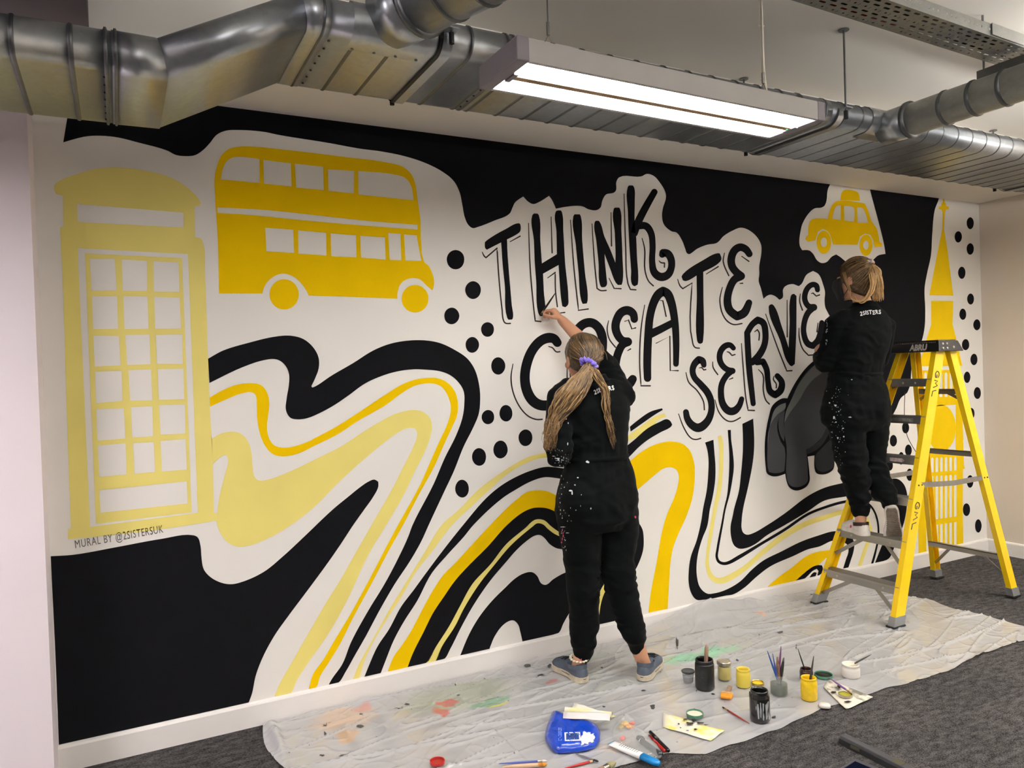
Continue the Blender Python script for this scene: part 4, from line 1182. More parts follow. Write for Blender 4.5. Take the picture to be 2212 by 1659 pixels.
def sheet_material():
    m = bpy.data.materials.new('plastic_sheet')
    m.use_nodes = True
    nt = m.node_tree
    b = nt.nodes['Principled BSDF']
    tc = nt.nodes.new('ShaderNodeTexCoord')
    nz = nt.nodes.new('ShaderNodeTexNoise')
    nz.inputs['Scale'].default_value = 9
    nz.inputs['Detail'].default_value = 6
    nt.links.new(tc.outputs['Object'], nz.inputs['Vector'])
    # distorted coordinates for the stains
    add = nt.nodes.new('ShaderNodeVectorMath')
    add.operation = 'MULTIPLY_ADD'
    add.inputs[1].default_value = (0.16, 0.16, 0.0)
    nt.links.new(nz.outputs['Color'], add.inputs[0])
    nt.links.new(tc.outputs['Object'], add.inputs[2])
    base = nt.nodes.new('ShaderNodeValToRGB')
    base.color_ramp.elements[0].color = srgb(190, 189, 188)
    base.color_ramp.elements[1].color = srgb(212, 211, 210)
    nt.links.new(nz.outputs['Fac'], base.inputs['Fac'])
    last = base.outputs['Color']
    stains = [((1.36, 3.22), (0.33, 0.15), srgb(176, 184, 150), 0.55), ((2.62, 2.99), (0.28, 0.07), srgb(150, 226, 178), 0.75), ((2.05, 3.30), (0.2, 0.08), srgb(190, 205, 190), 0.5),
              ((0.82, 3.27), (0.16, 0.12), srgb(238, 196, 150), 0.55), ((0.93, 3.33), (0.05, 0.05), srgb(236, 160, 140), 0.7), ((0.80, 3.10), (0.06, 0.06), srgb(240, 190, 130), 0.6),
              ((1.22, 3.10), (0.05, 0.05), srgb(214, 110, 104), 0.85), ((1.28, 3.17), (0.03, 0.035), srgb(214, 110, 104), 0.8), ((1.45, 3.08), (0.12, 0.03), srgb(120, 170, 130), 0.7), ((1.46, 3.05), (0.07, 0.012), srgb(236, 230, 110), 0.9),
              ((1.80, 3.12), (0.05, 0.022), srgb(222, 120, 118), 0.7), ((1.70, 2.46), (0.08, 0.05), srgb(240, 216, 190), 0.5), ((3.35, 3.28), (0.05, 0.03), srgb(240, 190, 160), 0.7), ((2.0, 3.0), (0.5, 0.18), srgb(190, 200, 190), 0.22)]
    for (x, y), (rx, ry), col, k in stains:
        mp = nt.nodes.new('ShaderNodeMapping')
        mp.inputs['Location'].default_value = (-(x + 0.08) / rx, -(y + 0.08) / ry, 0)
        mp.inputs['Scale'].default_value = (1 / rx, 1 / ry, 0)
        nt.links.new(add.outputs[0], mp.inputs['Vector'])
        ln = nt.nodes.new('ShaderNodeVectorMath')
        ln.operation = 'LENGTH'
        nt.links.new(mp.outputs[0], ln.inputs[0])
        mr = nt.nodes.new('ShaderNodeMapRange')
        mr.inputs['From Min'].default_value = 1.05
        mr.inputs['From Max'].default_value = 0.6
        mr.inputs['To Min'].default_value = 0.0
        mr.inputs['To Max'].default_value = k
        nt.links.new(ln.outputs['Value'], mr.inputs['Value'])
        mx = nt.nodes.new('ShaderNodeMix')
        mx.data_type = 'RGBA'
        nt.links.new(mr.outputs[0], mx.inputs[0])
        nt.links.new(last, mx.inputs[6])
        mx.inputs[7].default_value = col
        last = mx.outputs[2]
    nt.links.new(last, b.inputs['Base Color'])
    b.inputs['Roughness'].default_value = 0.14
    b.inputs['Specular IOR Level'].default_value = 0.6
    b.inputs['Coat Weight'].default_value = 0.7
    b.inputs['Coat Roughness'].default_value = 0.10
    b.inputs['Alpha'].default_value = 0.80
    n2 = nt.nodes.new('ShaderNodeTexNoise')
    n2.inputs['Scale'].default_value = 12
    n2.inputs['Detail'].default_value = 2
    mp = nt.nodes.new('ShaderNodeMapping')
    mp.inputs['Scale'].default_value = (0.35, 1.4, 1)
    mp.inputs['Rotation'].default_value = (0, 0, 0.15)
    nt.links.new(tc.outputs['Object'], mp.inputs['Vector'])
    nt.links.new(mp.outputs[0], n2.inputs['Vector'])
    bp = nt.nodes.new('ShaderNodeBump')
    bp.inputs['Strength'].default_value = 0.35
    bp.inputs['Distance'].default_value = 0.010
    nt.links.new(n2.outputs['Fac'], bp.inputs['Height'])
    nt.links.new(bp.outputs[0], b.inputs['Normal'])
    return m


sheet = mb.build('dust_sheet', sheet_material(), smooth=True, recalc=False)
tag(sheet, 'crumpled translucent plastic dust sheet spread along the foot of the mural', 'dust sheet')
for k in range(0):
    pass
# dried paint flecks on the sheet
fl = MB()
rf = random.Random(3)
spots = [(672, 1536, 9, 5), (702, 1567, 5, 5), (778, 1568, 9, 4), (702, 1583, 4, 6), (780, 1545, 7, 5), (695, 1630, 6, 3), (740, 1631, 9, 4), (1182, 1423, 5, 11), (1186, 1438, 5, 7), (1140, 1437, 9, 5), (1170, 1458, 10, 4), (1463, 1395, 4, 10), (1592, 1424, 5, 3), (1720, 1396, 2, 7), (1732, 1537, 2, 8), (1390, 1490, 6, 2), (1500, 1530, 3, 4), (1410, 1524, 7, 6), (1305, 1525, 5, 2), (1640, 1372, 2, 6), (1685, 1366, 8, 3), (1755, 1288, 6, 2), (1700, 1290, 7, 3), (1630, 1568, 8, 3), (1672, 1547, 6, 4), (1300, 1442, 4, 2), (1045, 1470, 5, 2), (860, 1530, 12, 3), (880, 1520, 8, 3), (990, 1500, 6, 2), (1250, 1380, 12, 3), (1540, 1497, 5, 3)]
for k in range(70):
    spots.append((rf.uniform(620, 1750), rf.uniform(1400, 1640), rf.uniform(0.8, 2.2), rf.uniform(0.7, 1.4)))
for x, y, rx, ry in spots:
    c = on_z(x, y, 0.01)
    if not (SX0 + 0.05 < c.x < SX1 - 0.1 and SY0 + 0.06 < c.y < SY1 - 0.04):
        continue
    n = 9
    pts = []
    for q in range(n):
        a = 2 * PI * q / n
        w = rf.uniform(0.45, 1.1)
        p = on_z(x + rx * w * math.cos(a), y + ry * w * math.sin(a), 0.01)
        pts.append(Vector((p.x, p.y, sheet_h(p.x, p.y) + 0.0015)))
    fl.add(pts, [tuple(range(n))])
f = fl.build('paint_flecks', mat('dark_dried_paint', srgb(52, 54, 56), 0.5, var=0.3, scale=40), sheet)
f['kind'] = 'stuff'

# ------------------------------------------------------------------ step ladder
M_FIB = mat('yellow_fibreglass', srgb(248, 205, 4), 0.38, var=0.04, scale=12, coat=0.2)
M_ALU = mat('aluminium', srgb(158, 154, 148), 0.38, 0.85, var=0.08, scale=30, stretch=(1, 0.1, 1))
M_FOOT = mat('grey_ladder_foot', srgb(140, 142, 144), 0.5, 0.4)
M_CAP = mat('black_ladder_cap', srgb(18, 18, 19), 0.4, var=0.08)
M_RIV = mat('rivet_steel', srgb(190, 186, 176), 0.35, 0.9)
M_INK = mat('black_marker_ink', srgb(24, 20, 16), 0.5)
ladder = empty('step_ladder', (4.36, 2.97, 0), 'yellow fibreglass step ladder with aluminium treads and black top', 'ladder')


def lb(mb, name, m, parent=None, **k):
    p = parent or ladder
    rel(mb, ladder)
    return mb.build(name, m, p, **k)


def c_rail(a, b, w, fl, side, t=0.004):
    """channel rail from a to b: web of width w along X on the outer side (side = -1 near, +1 far)"""
    a, b = Vector(a), Vector(b)
    prof = [(-w / 2, 0), (w / 2, 0), (w / 2, fl), (w / 2 - t, fl), (w / 2 - t, t), (-w / 2 + t, t), (-w / 2 + t, fl), (-w / 2, fl)]
    mb = MB()
    mb.rings([[p + Vector((u, -side * v, 0)) for u, v in prof] for p in (a, b)])
    return mb


RW = 0.082
FN0, FN1 = Vector((3.835, 2.712, 0.055)), Vector((4.385, 2.788, 1.56))
FF0, FF1 = Vector((3.84, 3.268, 0.055)), Vector((4.385, 3.045, 1.56))
BN0, BN1 = Vector((4.885, 2.672, 0.055)), Vector((4.50, 2.788, 1.56))
BF0, BF1 = Vector((4.905, 3.21, 0.055)), Vector((4.50, 3.045, 1.56))
rails = []
for a, b, s, w, lab in ((FN0, FN1, -1, RW, None), (FF0, FF1, 1, RW, None), (BN0, BN1, -1, 0.062, None), (BF0, BF1, 1, 0.062, None)):
    rails.append(lb(c_rail(a, b, w, 0.032, s), 'rail', M_FIB))
    d = (b - a).normalized()
    e = a - d * 0.0
    q = MB()
    w2 = w + 0.010
    q.rings([[p + Vector((u, -s * v, 0)) for u, v in ((-w2 / 2, -0.004), (w2 / 2, -0.004), (w2 / 2, 0.037), (-w2 / 2, 0.037))] for p in (Vector((a.x - d.x * 0.045, a.y - d.y * 0.045, 0.016)), a + d * 0.012)])
    ft = lb(q, 'foot', M_FOOT)
    q = MB()
    q.box((a.x - d.x * 0.045 - w2 / 2 - 0.004, a.y - s * 0.0165 - 0.026, 0.0075), (a.x - d.x * 0.045 + w2 / 2 + 0.004, a.y - s * 0.0165 + 0.026, 0.018))
    rel(q, ladder).build('rubber_pad', M_BLKM, ft)


def rail_at(a, b, z):
    t = (z - a.z) / (b.z - a.z)
    return a + (b - a) * t


TZS = (0.22, 0.465, 0.70, 0.93, 1.165, 1.385)
for k, z in enumerate(TZS):
    n, f_ = rail_at(FN0, FN1, z), rail_at(FF0, FF1, z)
    x = n.x
    y0, y1 = n.y + 0.006, f_.y - 0.006
    q = MB()
    # tread: top plate with ribs, front and rear lips
    q.box((x - 0.040, y0, z - 0.004), (x + 0.040, y1, z))
    q.box((x - 0.042, y0, z - 0.045), (x - 0.038, y1, z + 0.001)).box((x + 0.038, y0, z - 0.030), (x + 0.042, y1, z + 0.001))
    for i in range(5):
        q.box((x - 0.030 + i * 0.014, y0, z), (x - 0.026 + i * 0.014, y1, z + 0.0015))
    tr = lb(q, 'tread', M_ALU)
    for yy in (y0 + 0.10, y1 - 0.10):
        rel(MB().ellipsoid((x - 0.043, yy, z - 0.024), 0.003, 0.007, 0.007, n=8, m=5), ladder).build('rivet', M_RIV, tr)
    for yy in (n.y - 0.003,):
        for dx in (-0.022,):
            rel(MB().ellipsoid((x - 0.043, n.y + 0.016, z - 0.02), 0.003, 0.006, 0.006, n=8, m=5), ladder).build('rivet', M_RIV, tr)
            rel(MB().ellipsoid((x - 0.043, f_.y - 0.016, z - 0.02), 0.003, 0.006, 0.006, n=8, m=5), ladder).build('rivet', M_RIV, tr)
    # diagonal braces under the tread
    if k in (0, 1, 5):
        drop = 0.155 if k < 2 else 0.05
        for a_, b_, s in ((FN0, FN1, 1), (FF0, FF1, -1)):
            p = rail_at(a_, b_, z - drop)
            m_ = Vector((x + 0.0, (y0 + y1) / 2 - s * (0.06 if k < 2 else 0.075), z - 0.03))
            lb(MB().bar(p + Vector((0, s * 0.02, 0)), m_, 0.022, 0.006, up=(1, 0, 0)), 'brace', M_ALU)
# warning stickers on two treads
for z, ya, yb, c in ((1.165, 0.10, 0.30, srgb(120, 118, 112)), (0.93, 0.13, 0.21, srgb(198, 176, 170))):
    n, f_ = rail_at(FN0, FN1, z), rail_at(FF0, FF1, z)
    lb(MB().box((n.x - 0.0438, n.y + ya - 0.02, z - 0.034), (n.x - 0.0422, n.y + yb - 0.02, z - 0.012)), 'sticker', mat('sticker_%d' % int(z * 100), c, 0.5, var=0.35, scale=60))
for z in (0.275, 0.925, 1.315):
    n, f_ = rail_at(BN0, BN1, z), rail_at(BF0, BF1, z)
    x = n.x
    lb(MB().box((x - 0.016, n.y + 0.005, z - 0.004), (x + 0.016, f_.y - 0.005, z)).box((x - 0.016, n.y + 0.005, z - 0.032), (x - 0.012, f_.y - 0.005, z)), 'cross_bar', M_ALU)
    if z != 0.925:
        drop = 0.16 if z < 1 else 0.07
        for a_, b_, s in ((BN0, BN1, 1), (BF0, BF1, -1)):
            p = rail_at(a_, b_, z - drop)
            m_ = Vector((x, (n.y + f_.y) / 2 - s * (0.10 if z < 1 else 0.05), z - 0.02))
            lb(MB().bar(p + Vector((0, s * 0.02, 0)), m_, 0.018, 0.005, up=(1, 0, 0)), 'brace', M_ALU)
for a_, b_, c_, d_, s in ((FN0, FN1, BN0, BN1, 1), (FF0, FF1, BF0, BF1, -1)):
    p, q_ = rail_at(a_, b_, 0.775), rail_at(c_, d_, 0.765)
    mid = (p + q_) / 2
    mid.z -= 0.012
    for u, v in ((p, mid), (mid, q_)):
        lb(MB().bar(u + Vector((0, s * 0.004, 0)), v + Vector((0, s * 0.004, 0)), 0.006, 0.030), 'spreader', M_ALU)
    for pt in (p, q_):
        for dx in (-0.015, 0.015):
            lb(MB().ellipsoid((pt.x + dx, pt.y - s * 0.002, pt.z), 0.005, 0.004, 0.005, n=8, m=5), 'rivet', M_BLKM)
# top cap: lipped lid with bevelled side plates
cx0, cx1, cy0, cy1 = 4.325, 4.545, 2.752, 3.078
q = MB()
lo = [(cx0 - 0.012, cy0), (cx1 + 0.012, cy0), (cx1 + 0.012, cy1), (cx0 - 0.012, cy1)]
hi = [(cx0 + 0.004, cy0 + 0.010), (cx1 - 0.03, cy0 + 0.010), (cx1 - 0.03, cy1 - 0.010), (cx0 + 0.004, cy1 - 0.010)]
q.rings([[Vector((x, y, 1.548)) for x, y in lo], [Vector((x, y, 1.612)) for x, y in hi]])
cap = lb(q, 'top_cap', M_CAP, bevel=0.004)
rel(MB().box((cx0 + 0.012, cy0 + 0.02, 1.612), (cx1 - 0.038, cy1 - 0.02, 1.617)), ladder).build('tool_tray', M_CAP, cap)
for dx, dz in ((0.035, 0.045), (0.075, 0.045), (0.03, 0.018), (0.07, 0.018), (0.135, 0.024)):
    rel(MB().ellipsoid((cx0 + dx, cy0 + 0.0105 * dz / 0.064 - 0.001, 1.548 + dz), 0.008, 0.005, 0.008, n=10, m=6), ladder).build('rivet', M_RIV, cap)
# tooth strip and maker's name on the front face of the cap
tk = MB()
for k in range(24):
    yy = cy0 + 0.03 + k * 0.011
    tk.box((cx0 - 0.002, yy, 1.600), (cx0 + 0.004, yy + 0.005, 1.606))
rel(tk, ladder).build('tooth_strip', mat('brown_teeth', srgb(96, 84, 70), 0.5), cap)['kind'] = 'stuff'
vs_, fs_ = text_mesh('ABRU', 0.050, 'CENTER', spacing=1.0, bold=0.0026)
q = MB().add([Vector((cx0 - 0.0135 + (v.y + 0.012) / 0.064 * 0.016, (cy0 + cy1) / 2 - 0.03 - v.x * 0.85, 1.559 + v.y)) for v in vs_], fs_)
rel(q, ladder).build('lettering', mat('grey_print', srgb(176, 170, 160), 0.5), cap)
# handwritten letters on the near rail, reading along the rail
for z, mir in ((1.43, 1), (0.68, 1)):
    p = rail_at(FN0, FN1, z)
    d = (FN1 - FN0).normalized()
    wv = Vector((1, 0, 0))
    q = MB()
    G = [[(0.026, 0.020), (0.014, 0.026), (0.003, 0.018), (0.000, 0.004), (0.010, -0.006), (0.024, -0.002), (0.026, 0.008), (0.014, 0.008)],
         [(0.036, -0.006), (0.041, 0.022), (0.049, 0.004), (0.059, 0.024), (0.066, -0.008)],
         [(0.078, 0.020), (0.081, -0.008), (0.102, -0.010)]]
    for st in G:
        pts = catmull([(p + wv * ((b_ - 0.008) * 1.15) - d * (a_ * 1.55) + Vector((0, -0.0006, 0))) for a_, b_ in st], False, 5)
        q.tube(pts, 0.0028, 6)
    rel(q, ladder).build('handwriting', M_INK, rails[0])
# loose string hanging from a tread
lb(MB().tube(catmull([rail_at(FF0, FF1, 1.30) + Vector((0.03, -0.10, 0)), rail_at(FF0, FF1, 1.05) + Vector((0.01, -0.22, 0)), rail_at(FF0, FF1, 0.95) + Vector((0.06, -0.28, 0))], False, 6), 0.0018, 6), 'cord', M_BLKM)

# ------------------------------------------------------------------ people
def skin_material(name, col):
    return mat(name, col, 0.5, var=0.05, scale=18, bump=0.03, bscale=140, spec=0.35)


def fused(mb, name, voxel, smooth_it=4, parent=None, m=None, shape=None):
    """weld overlapping closed shapes into one continuous surface"""
    me = bpy.data.meshes.new(name)
    me.from_pydata([tuple(p) for p in mb.v], [], mb.f)
    bm = bmesh.new()
    bm.from_mesh(me)
    bmesh.ops.recalc_face_normals(bm, faces=bm.faces)
    bm.to_mesh(me)
    bm.free()
    tmp = bpy.data.objects.new(name + '_tmp', me)
    COL.objects.link(tmp)
    r = tmp.modifiers.new('remesh', 'REMESH')
    r.mode = 'VOXEL'
    r.voxel_size = voxel
    if smooth_it:
        s = tmp.modifiers.new('smooth', 'SMOOTH')
        s.factor = 0.5
        s.iterations = smooth_it
    bpy.context.view_layer.update()
    out = bpy.data.meshes.new_from_object(tmp.evaluated_get(bpy.context.evaluated_depsgraph_get()))
    out.name = name
    bpy.data.objects.remove(tmp)
    bpy.data.meshes.remove(me)
    if shape:
        out.update()
        nr = [v.normal.copy() for v in out.vertices]
        for v, n in zip(out.vertices, nr):
            v.co += n * shape(v.co, n)
    out.polygons.foreach_set('use_smooth', [True] * len(out.polygons))
    out.materials.clear()
    out.materials.append(m)
    o = bpy.data.objects.new(name, out)
    COL.objects.link(o)
    if parent:
        o.parent = parent
    return o


def ring3(c, u, v, ru, rv, n=22, sq=2.3):
    """super-ellipse ring around c in the plane of u and v"""
    pts = []
    for k in range(n):
        t = 2 * PI * k / n
        ct, st = math.cos(t), math.sin(t)
        pts.append(Vector(c) + u * (ru * math.copysign(abs(ct) ** (2 / sq), ct)) + v * (rv * math.copysign(abs(st) ** (2 / sq), st)))
    return pts


def hand(mb, W, d, nrm, thumb_sign=1.0, sc=1.0, curl=(50, 55, 35), spread=0.10):
    """palm and five jointed fingers; d = towards the fingers, nrm = out of the palm"""
    d = d.normalized()
    nrm = (nrm - d * nrm.dot(d)).normalized()
    side = d.cross(nrm).normalized() * thumb_sign
    # palm as a flattened loft
    rg = []
    for t, w, h in ((-0.01, 0.024, 0.020), (0.012, 0.030, 0.019), (0.04, 0.038, 0.016), (0.07, 0.041, 0.014), (0.088, 0.037, 0.011)):
        rg.append(ring3(W + d * t * sc, side, nrm, w * sc, h * sc, 14))
    mb.rings(rg)
    fl = ((0.040, 0.025, 0.020), (0.045, 0.028, 0.021), (0.041, 0.026, 0.020), (0.032, 0.020, 0.018))
    for i in range(4):
        off = (0.030 - 0.020 * i) * sc
        p = W + d * (0.080 - 0.004 * abs(i - 1)) * sc + side * off
        dirn = (d + side * spread * (1.2 - i * 0.8)).normalized()
        pts = [p]
        a = 0.0
        for q in range(3):
            a += math.radians(curl[q] * (0.85 + 0.10 * i))
            v = dirn * math.cos(a) + nrm * math.sin(a)
            p = p + v * fl[i][q] * sc
            pts.append(p)
        mb.capsule(pts, [0.0095 * sc, 0.0088 * sc, 0.0080 * sc, 0.0068 * sc], 10)
    # thumb leaves the side of the palm
    p0 = W + d * 0.022 * sc + side * 0.026 * sc
    p1 = p0 + (d * 0.55 + side * 0.65 + nrm * 0.45).normalized() * 0.040 * sc
    p2 = p1 + (d * 0.85 + side * 0.05 + nrm * 0.55).normalized() * 0.032 * sc
    p3 = p2 + (d * 0.80 - side * 0.25 + nrm * 0.5).normalized() * 0.024 * sc
    mb.capsule([p0, p1, p2, p3], [0.014 * sc, 0.0115 * sc, 0.0098 * sc, 0.0078 * sc], 10)


def head_shape(mb, c, az, tilt=0.0, sc=1.0):
    """skull, jaw, nose, lips and ears; az = facing azimuth from +Y towards +X"""
    M = Matrix.Translation(c) @ Matrix.Rotation(-az, 4, 'Z') @ Matrix.Rotation(tilt, 4, 'X') @ Matrix.Scale(sc, 4)
    R3 = M.to_3x3()

    def E(p, rx, ry, rz):
        mb.ellipsoid(M @ Vector(p), rx, ry, rz, R3, 20, 12)
    E((0, -0.012, 0.028), 0.073, 0.093, 0.086)          # cranium
    E((0, 0.020, -0.025), 0.060, 0.070, 0.080)          # face
    E((0, 0.040, -0.075), 0.040, 0.046, 0.036)          # jaw and chin
    E((0, 0.072, -0.095), 0.018, 0.016, 0.016)
    E((0, 0.090, 0.020), 0.042, 0.010, 0.016)           # brow
    E((0, 0.098, -0.018), 0.011, 0.016, 0.024)          # nose
    E((0, 0.104, -0.032), 0.015, 0.013, 0.010)
    for s in (-1, 1):
        E((s * 0.036, 0.072, -0.030), 0.022, 0.020, 0.022)   # cheeks
        E((s * 0.074, -0.004, -0.012), 0.008, 0.020, 0.032)  # ears
        E((s * 0.078, -0.010, 0.004), 0.007, 0.014, 0.016)
    E((0, 0.088, -0.062), 0.022, 0.010, 0.006)          # lips
    E((0, 0.086, -0.070), 0.020, 0.010, 0.006)
    return M


M_SKIN1 = skin_material('skin_warm', srgb(196, 144, 112))
M_SKIN2 = skin_material('skin_fair', srgb(202, 152, 124))
M_EYE = mat('eye_white', srgb(235, 232, 228), 0.2)
M_IRIS = mat('iris', srgb(60, 44, 34), 0.2)
M_LIP = mat('lips', srgb(180, 100, 92), 0.4)


def coverall_material():
    m = bpy.data.materials.new('black_cotton')
    m.use_nodes = True
    nt = m.node_tree
    b = nt.nodes['Principled BSDF']
    tc = nt.nodes.new('ShaderNodeTexCoord')
    nz = nt.nodes.new('ShaderNodeTexNoise')
    nz.inputs['Scale'].default_value = 10
    nz.inputs['Detail'].default_value = 6
    nt.links.new(tc.outputs['Object'], nz.inputs['Vector'])
    cr = nt.nodes.new('ShaderNodeValToRGB')
    cr.color_ramp.elements[0].color = srgb(4, 6, 7)
    cr.color_ramp.elements[1].color = srgb(8, 11, 11)
    nt.links.new(nz.outputs['Fac'], cr.inputs['Fac'])
    nt.links.new(cr.outputs[0], b.inputs['Base Color'])
    b.inputs['Roughness'].default_value = 0.75
    b.inputs['Specular IOR Level'].default_value = 0.05
    b.inputs['Sheen Weight'].default_value = 0.03
    wv = nt.nodes.new('ShaderNodeTexNoise')
    wv.inputs['Scale'].default_value = 420
    bp = nt.nodes.new('ShaderNodeBump')
    bp.inputs['Strength'].default_value = 0.25
    bp.inputs['Distance'].default_value = 0.003
    nt.links.new(tc.outputs['Object'], wv.inputs['Vector'])
    nt.links.new(wv.outputs['Fac'], bp.inputs['Height'])
    nt.links.new(bp.outputs[0], b.inputs['Normal'])
    return m


M_COT = coverall_material()


def hair_material(name, dark, light):
    m = bpy.data.materials.new(name)
    m.use_nodes = True
    nt = m.node_tree
    b = nt.nodes['Principled BSDF']
    at = nt.nodes.new('ShaderNodeAttribute')
    at.attribute_name = 'tone'
    tc = nt.nodes.new('ShaderNodeTexCoord')
    nz = nt.nodes.new('ShaderNodeTexNoise')
    nz.inputs['Scale'].default_value = 60
    nz.inputs['Detail'].default_value = 4
    nt.links.new(tc.outputs['Object'], nz.inputs['Vector'])
    ad = nt.nodes.new('ShaderNodeMath')
    ad.operation = 'MULTIPLY_ADD'
    ad.inputs[1].default_value = 0.35
    ad.inputs[2].default_value = -0.17
    nt.links.new(nz.outputs['Fac'], ad.inputs[0])
    a2 = nt.nodes.new('ShaderNodeMath')
    a2.operation = 'ADD'
    nt.links.new(ad.outputs[0], a2.inputs[0])
    nt.links.new(at.outputs['Fac'], a2.inputs[1])
    cr = nt.nodes.new('ShaderNodeValToRGB')
    cr.color_ramp.elements[0].position = 0.05
    cr.color_ramp.elements[1].position = 0.95
    cr.color_ramp.elements[0].color = dark
    cr.color_ramp.elements[1].color = light
    nt.links.new(a2.outputs[0], cr.inputs['Fac'])
    nt.links.new(cr.outputs[0], b.inputs['Base Color'])
    b.inputs['Roughness'].default_value = 0.42
    b.inputs['Specular IOR Level'].default_value = 0.45
    return m


def lock(mb, pts, r0, tone, rng, wave=0.0, n=6, seg=6, flat=0.55, tip=0.15):
    P = catmull([Vector(p) for p in pts], False, seg, 170)
    L = len(P)
    ph = rng.uniform(0, 6.28)
    wv = Vector((rng.uniform(-1, 1), rng.uniform(-1, 1), rng.uniform(-0.3, 0.3))).normalized()
    P = [p + wv * (wave * math.sin(ph + 17 * i / L) * min(1.0, i / L * 3)) for i, p in enumerate(P)]
    R = [r0 * (0.65 + 0.35 * math.sin(PI * min(1, i / L * 1.6))) * (1 - (1 - tip) * max(0.0, (i / L - 0.55) / 0.45) ** 1.4) for i in range(L)]
    mb.tube(P, R, n, True, tone, flat)


def shoe(root, heel, toe, upper_m, sole_m, M0=None, length=None, lace=None, sock=None, spots=None, stripe=None):
    """canvas shoe: parts upper, sole, collar (and laces); heel/toe are ground points"""
    heel, toe = Vector(heel), Vector(toe)
    if M0 is None:
        d = (toe - heel)
        L = d.length
        az = math.atan2(d.y, d.x)
        M0 = Matrix.Translation(heel) @ Matrix.Rotation(az, 4, 'Z')
    else:
        L = length
    # outline half widths along the length
    ts = [0.0, 0.04, 0.12, 0.25, 0.40, 0.55, 0.70, 0.82, 0.92, 0.97, 1.0]
    ws = [0.010, 0.026, 0.035, 0.037, 0.035, 0.040, 0.047, 0.047, 0.038, 0.026, 0.010]
    hs = [0.048, 0.060, 0.064, 0.062, 0.060, 0.060, 0.056, 0.046, 0.036, 0.030, 0.024]
    off = [0, 0, 0, 0, -0.001, 0.001, 0.004, 0.006, 0.006, 0.005, 0.004]
    sole = MB()
    pts_o = [(t * L, o + w) for t, w, o in zip(ts, ws, off)] + [(t * L, o - w) for t, w, o in reversed(list(zip(ts, ws, off)))]
    pts_o = [tuple(p) for p in catmull(pts_o, True, 3, 80)]
    sole.rings([[M0 @ Vector((x, y * 1.06, z)) for x, y in pts_o] for z in (0.0, 0.012, 0.026)])
    s = rel(sole, root).build('sole', sole_m, root) if root.type == 'EMPTY' else sole.build('shoe_sole', sole_m, root)
    up = MB()
    rg = []
    for t, w, h, o in zip(ts, ws, hs, off):
        r = []
        for k in range(17):
            a = PI * k / 16
            r.append(M0 @ Vector((t * L, o + w * math.cos(a) * (1.0 if math.sin(a) < 0.75 else 0.98), 0.022 + (h - 0.010) * math.sin(a) ** 0.75)))
        rg.append(r)
    up.rings(rg, closed=False)
    n_ = len(rg[0])
    up.f.append(tuple(range(n_)))
    up.f.append(tuple(reversed(range((len(rg) - 1) * n_, len(rg) * n_))))
    u = up.build('shoe_upper', upper_m, root, smooth=True)
    return u, s, M0, L


def decals(parent, bvh, items, m, name, kind='stuff', seed=1):
    """thin paint spots lying on a garment where the camera ray meets it"""
    rng = random.Random(seed)
    mb = MB()
    for x, y, rx, ry in items:
        pts = []
        ok = True
        for k in range(8):
            a = 2 * PI * k / 8
            w = rng.uniform(0.55, 1.1)
            dd = ray(x + rx * w * math.cos(a), y + ry * w * math.sin(a)).normalized()
            h = bvh.ray_cast(CAM, dd)
            if h[0] is None:
                ok = False
                break
            pts.append(h[0] + h[1] * 0.0012 - dd * 0.0006)
        if ok and max((p - pts[0]).length for p in pts) < 0.12:
            mb.add(pts, [tuple(range(8))])
    if mb.v:
        o = mb.build(name, m, parent)
        o['kind'] = kind
        return o


def bvh_of(o):
    me = o.data
    return BVHTree.FromPolygons([v.co for v in me.vertices], [tuple(p.vertices) for p in me.polygons])


def printed_text(parent, bvh, s, a, b, h_px, m, nudge=0.0018, jitter=False):
    """lettering projected onto a garment between pixel a and pixel b (baseline)"""
    rng = random.Random(5)
    x = 0.0
    ax, ay = a
    bx, by = b
    L = math.hypot(bx - ax, by - ay)
    ex, ey = (bx - ax) / L, (by - ay) / L
    glyphs = []
    tot = 0.0
    for ch in s:
        vs, fs = text_mesh(ch, 1.0, bold=rng.choice([0.0, 0.02, 0.035]) if jitter else 0.0)
        w = max(v.x for v in vs) + 0.06
        glyphs.append((vs, fs, tot))
        tot += w
    mb = MB()
    k = L / tot
    for vs, fs, x0 in glyphs:
        up = rng.uniform(-0.08, 0.08) if jitter else 0
        out = []
        ok = True
        for v in vs:
            px_ = ax + ex * (v.x + x0) * k + ey * (v.y + up) * h_px / 0.7
            py_ = ay + ey * (v.x + x0) * k - ex * (v.y + up) * h_px / 0.7
            dd = ray(px_, py_).normalized()
            h = bvh.ray_cast(CAM, dd)
            if h[0] is None:
                ok = False
                break
            out.append(h[0] - dd * nudge)
        if ok:
            mb.add(out, fs)
    o = mb.build('printed_lettering', m, parent)
    return o


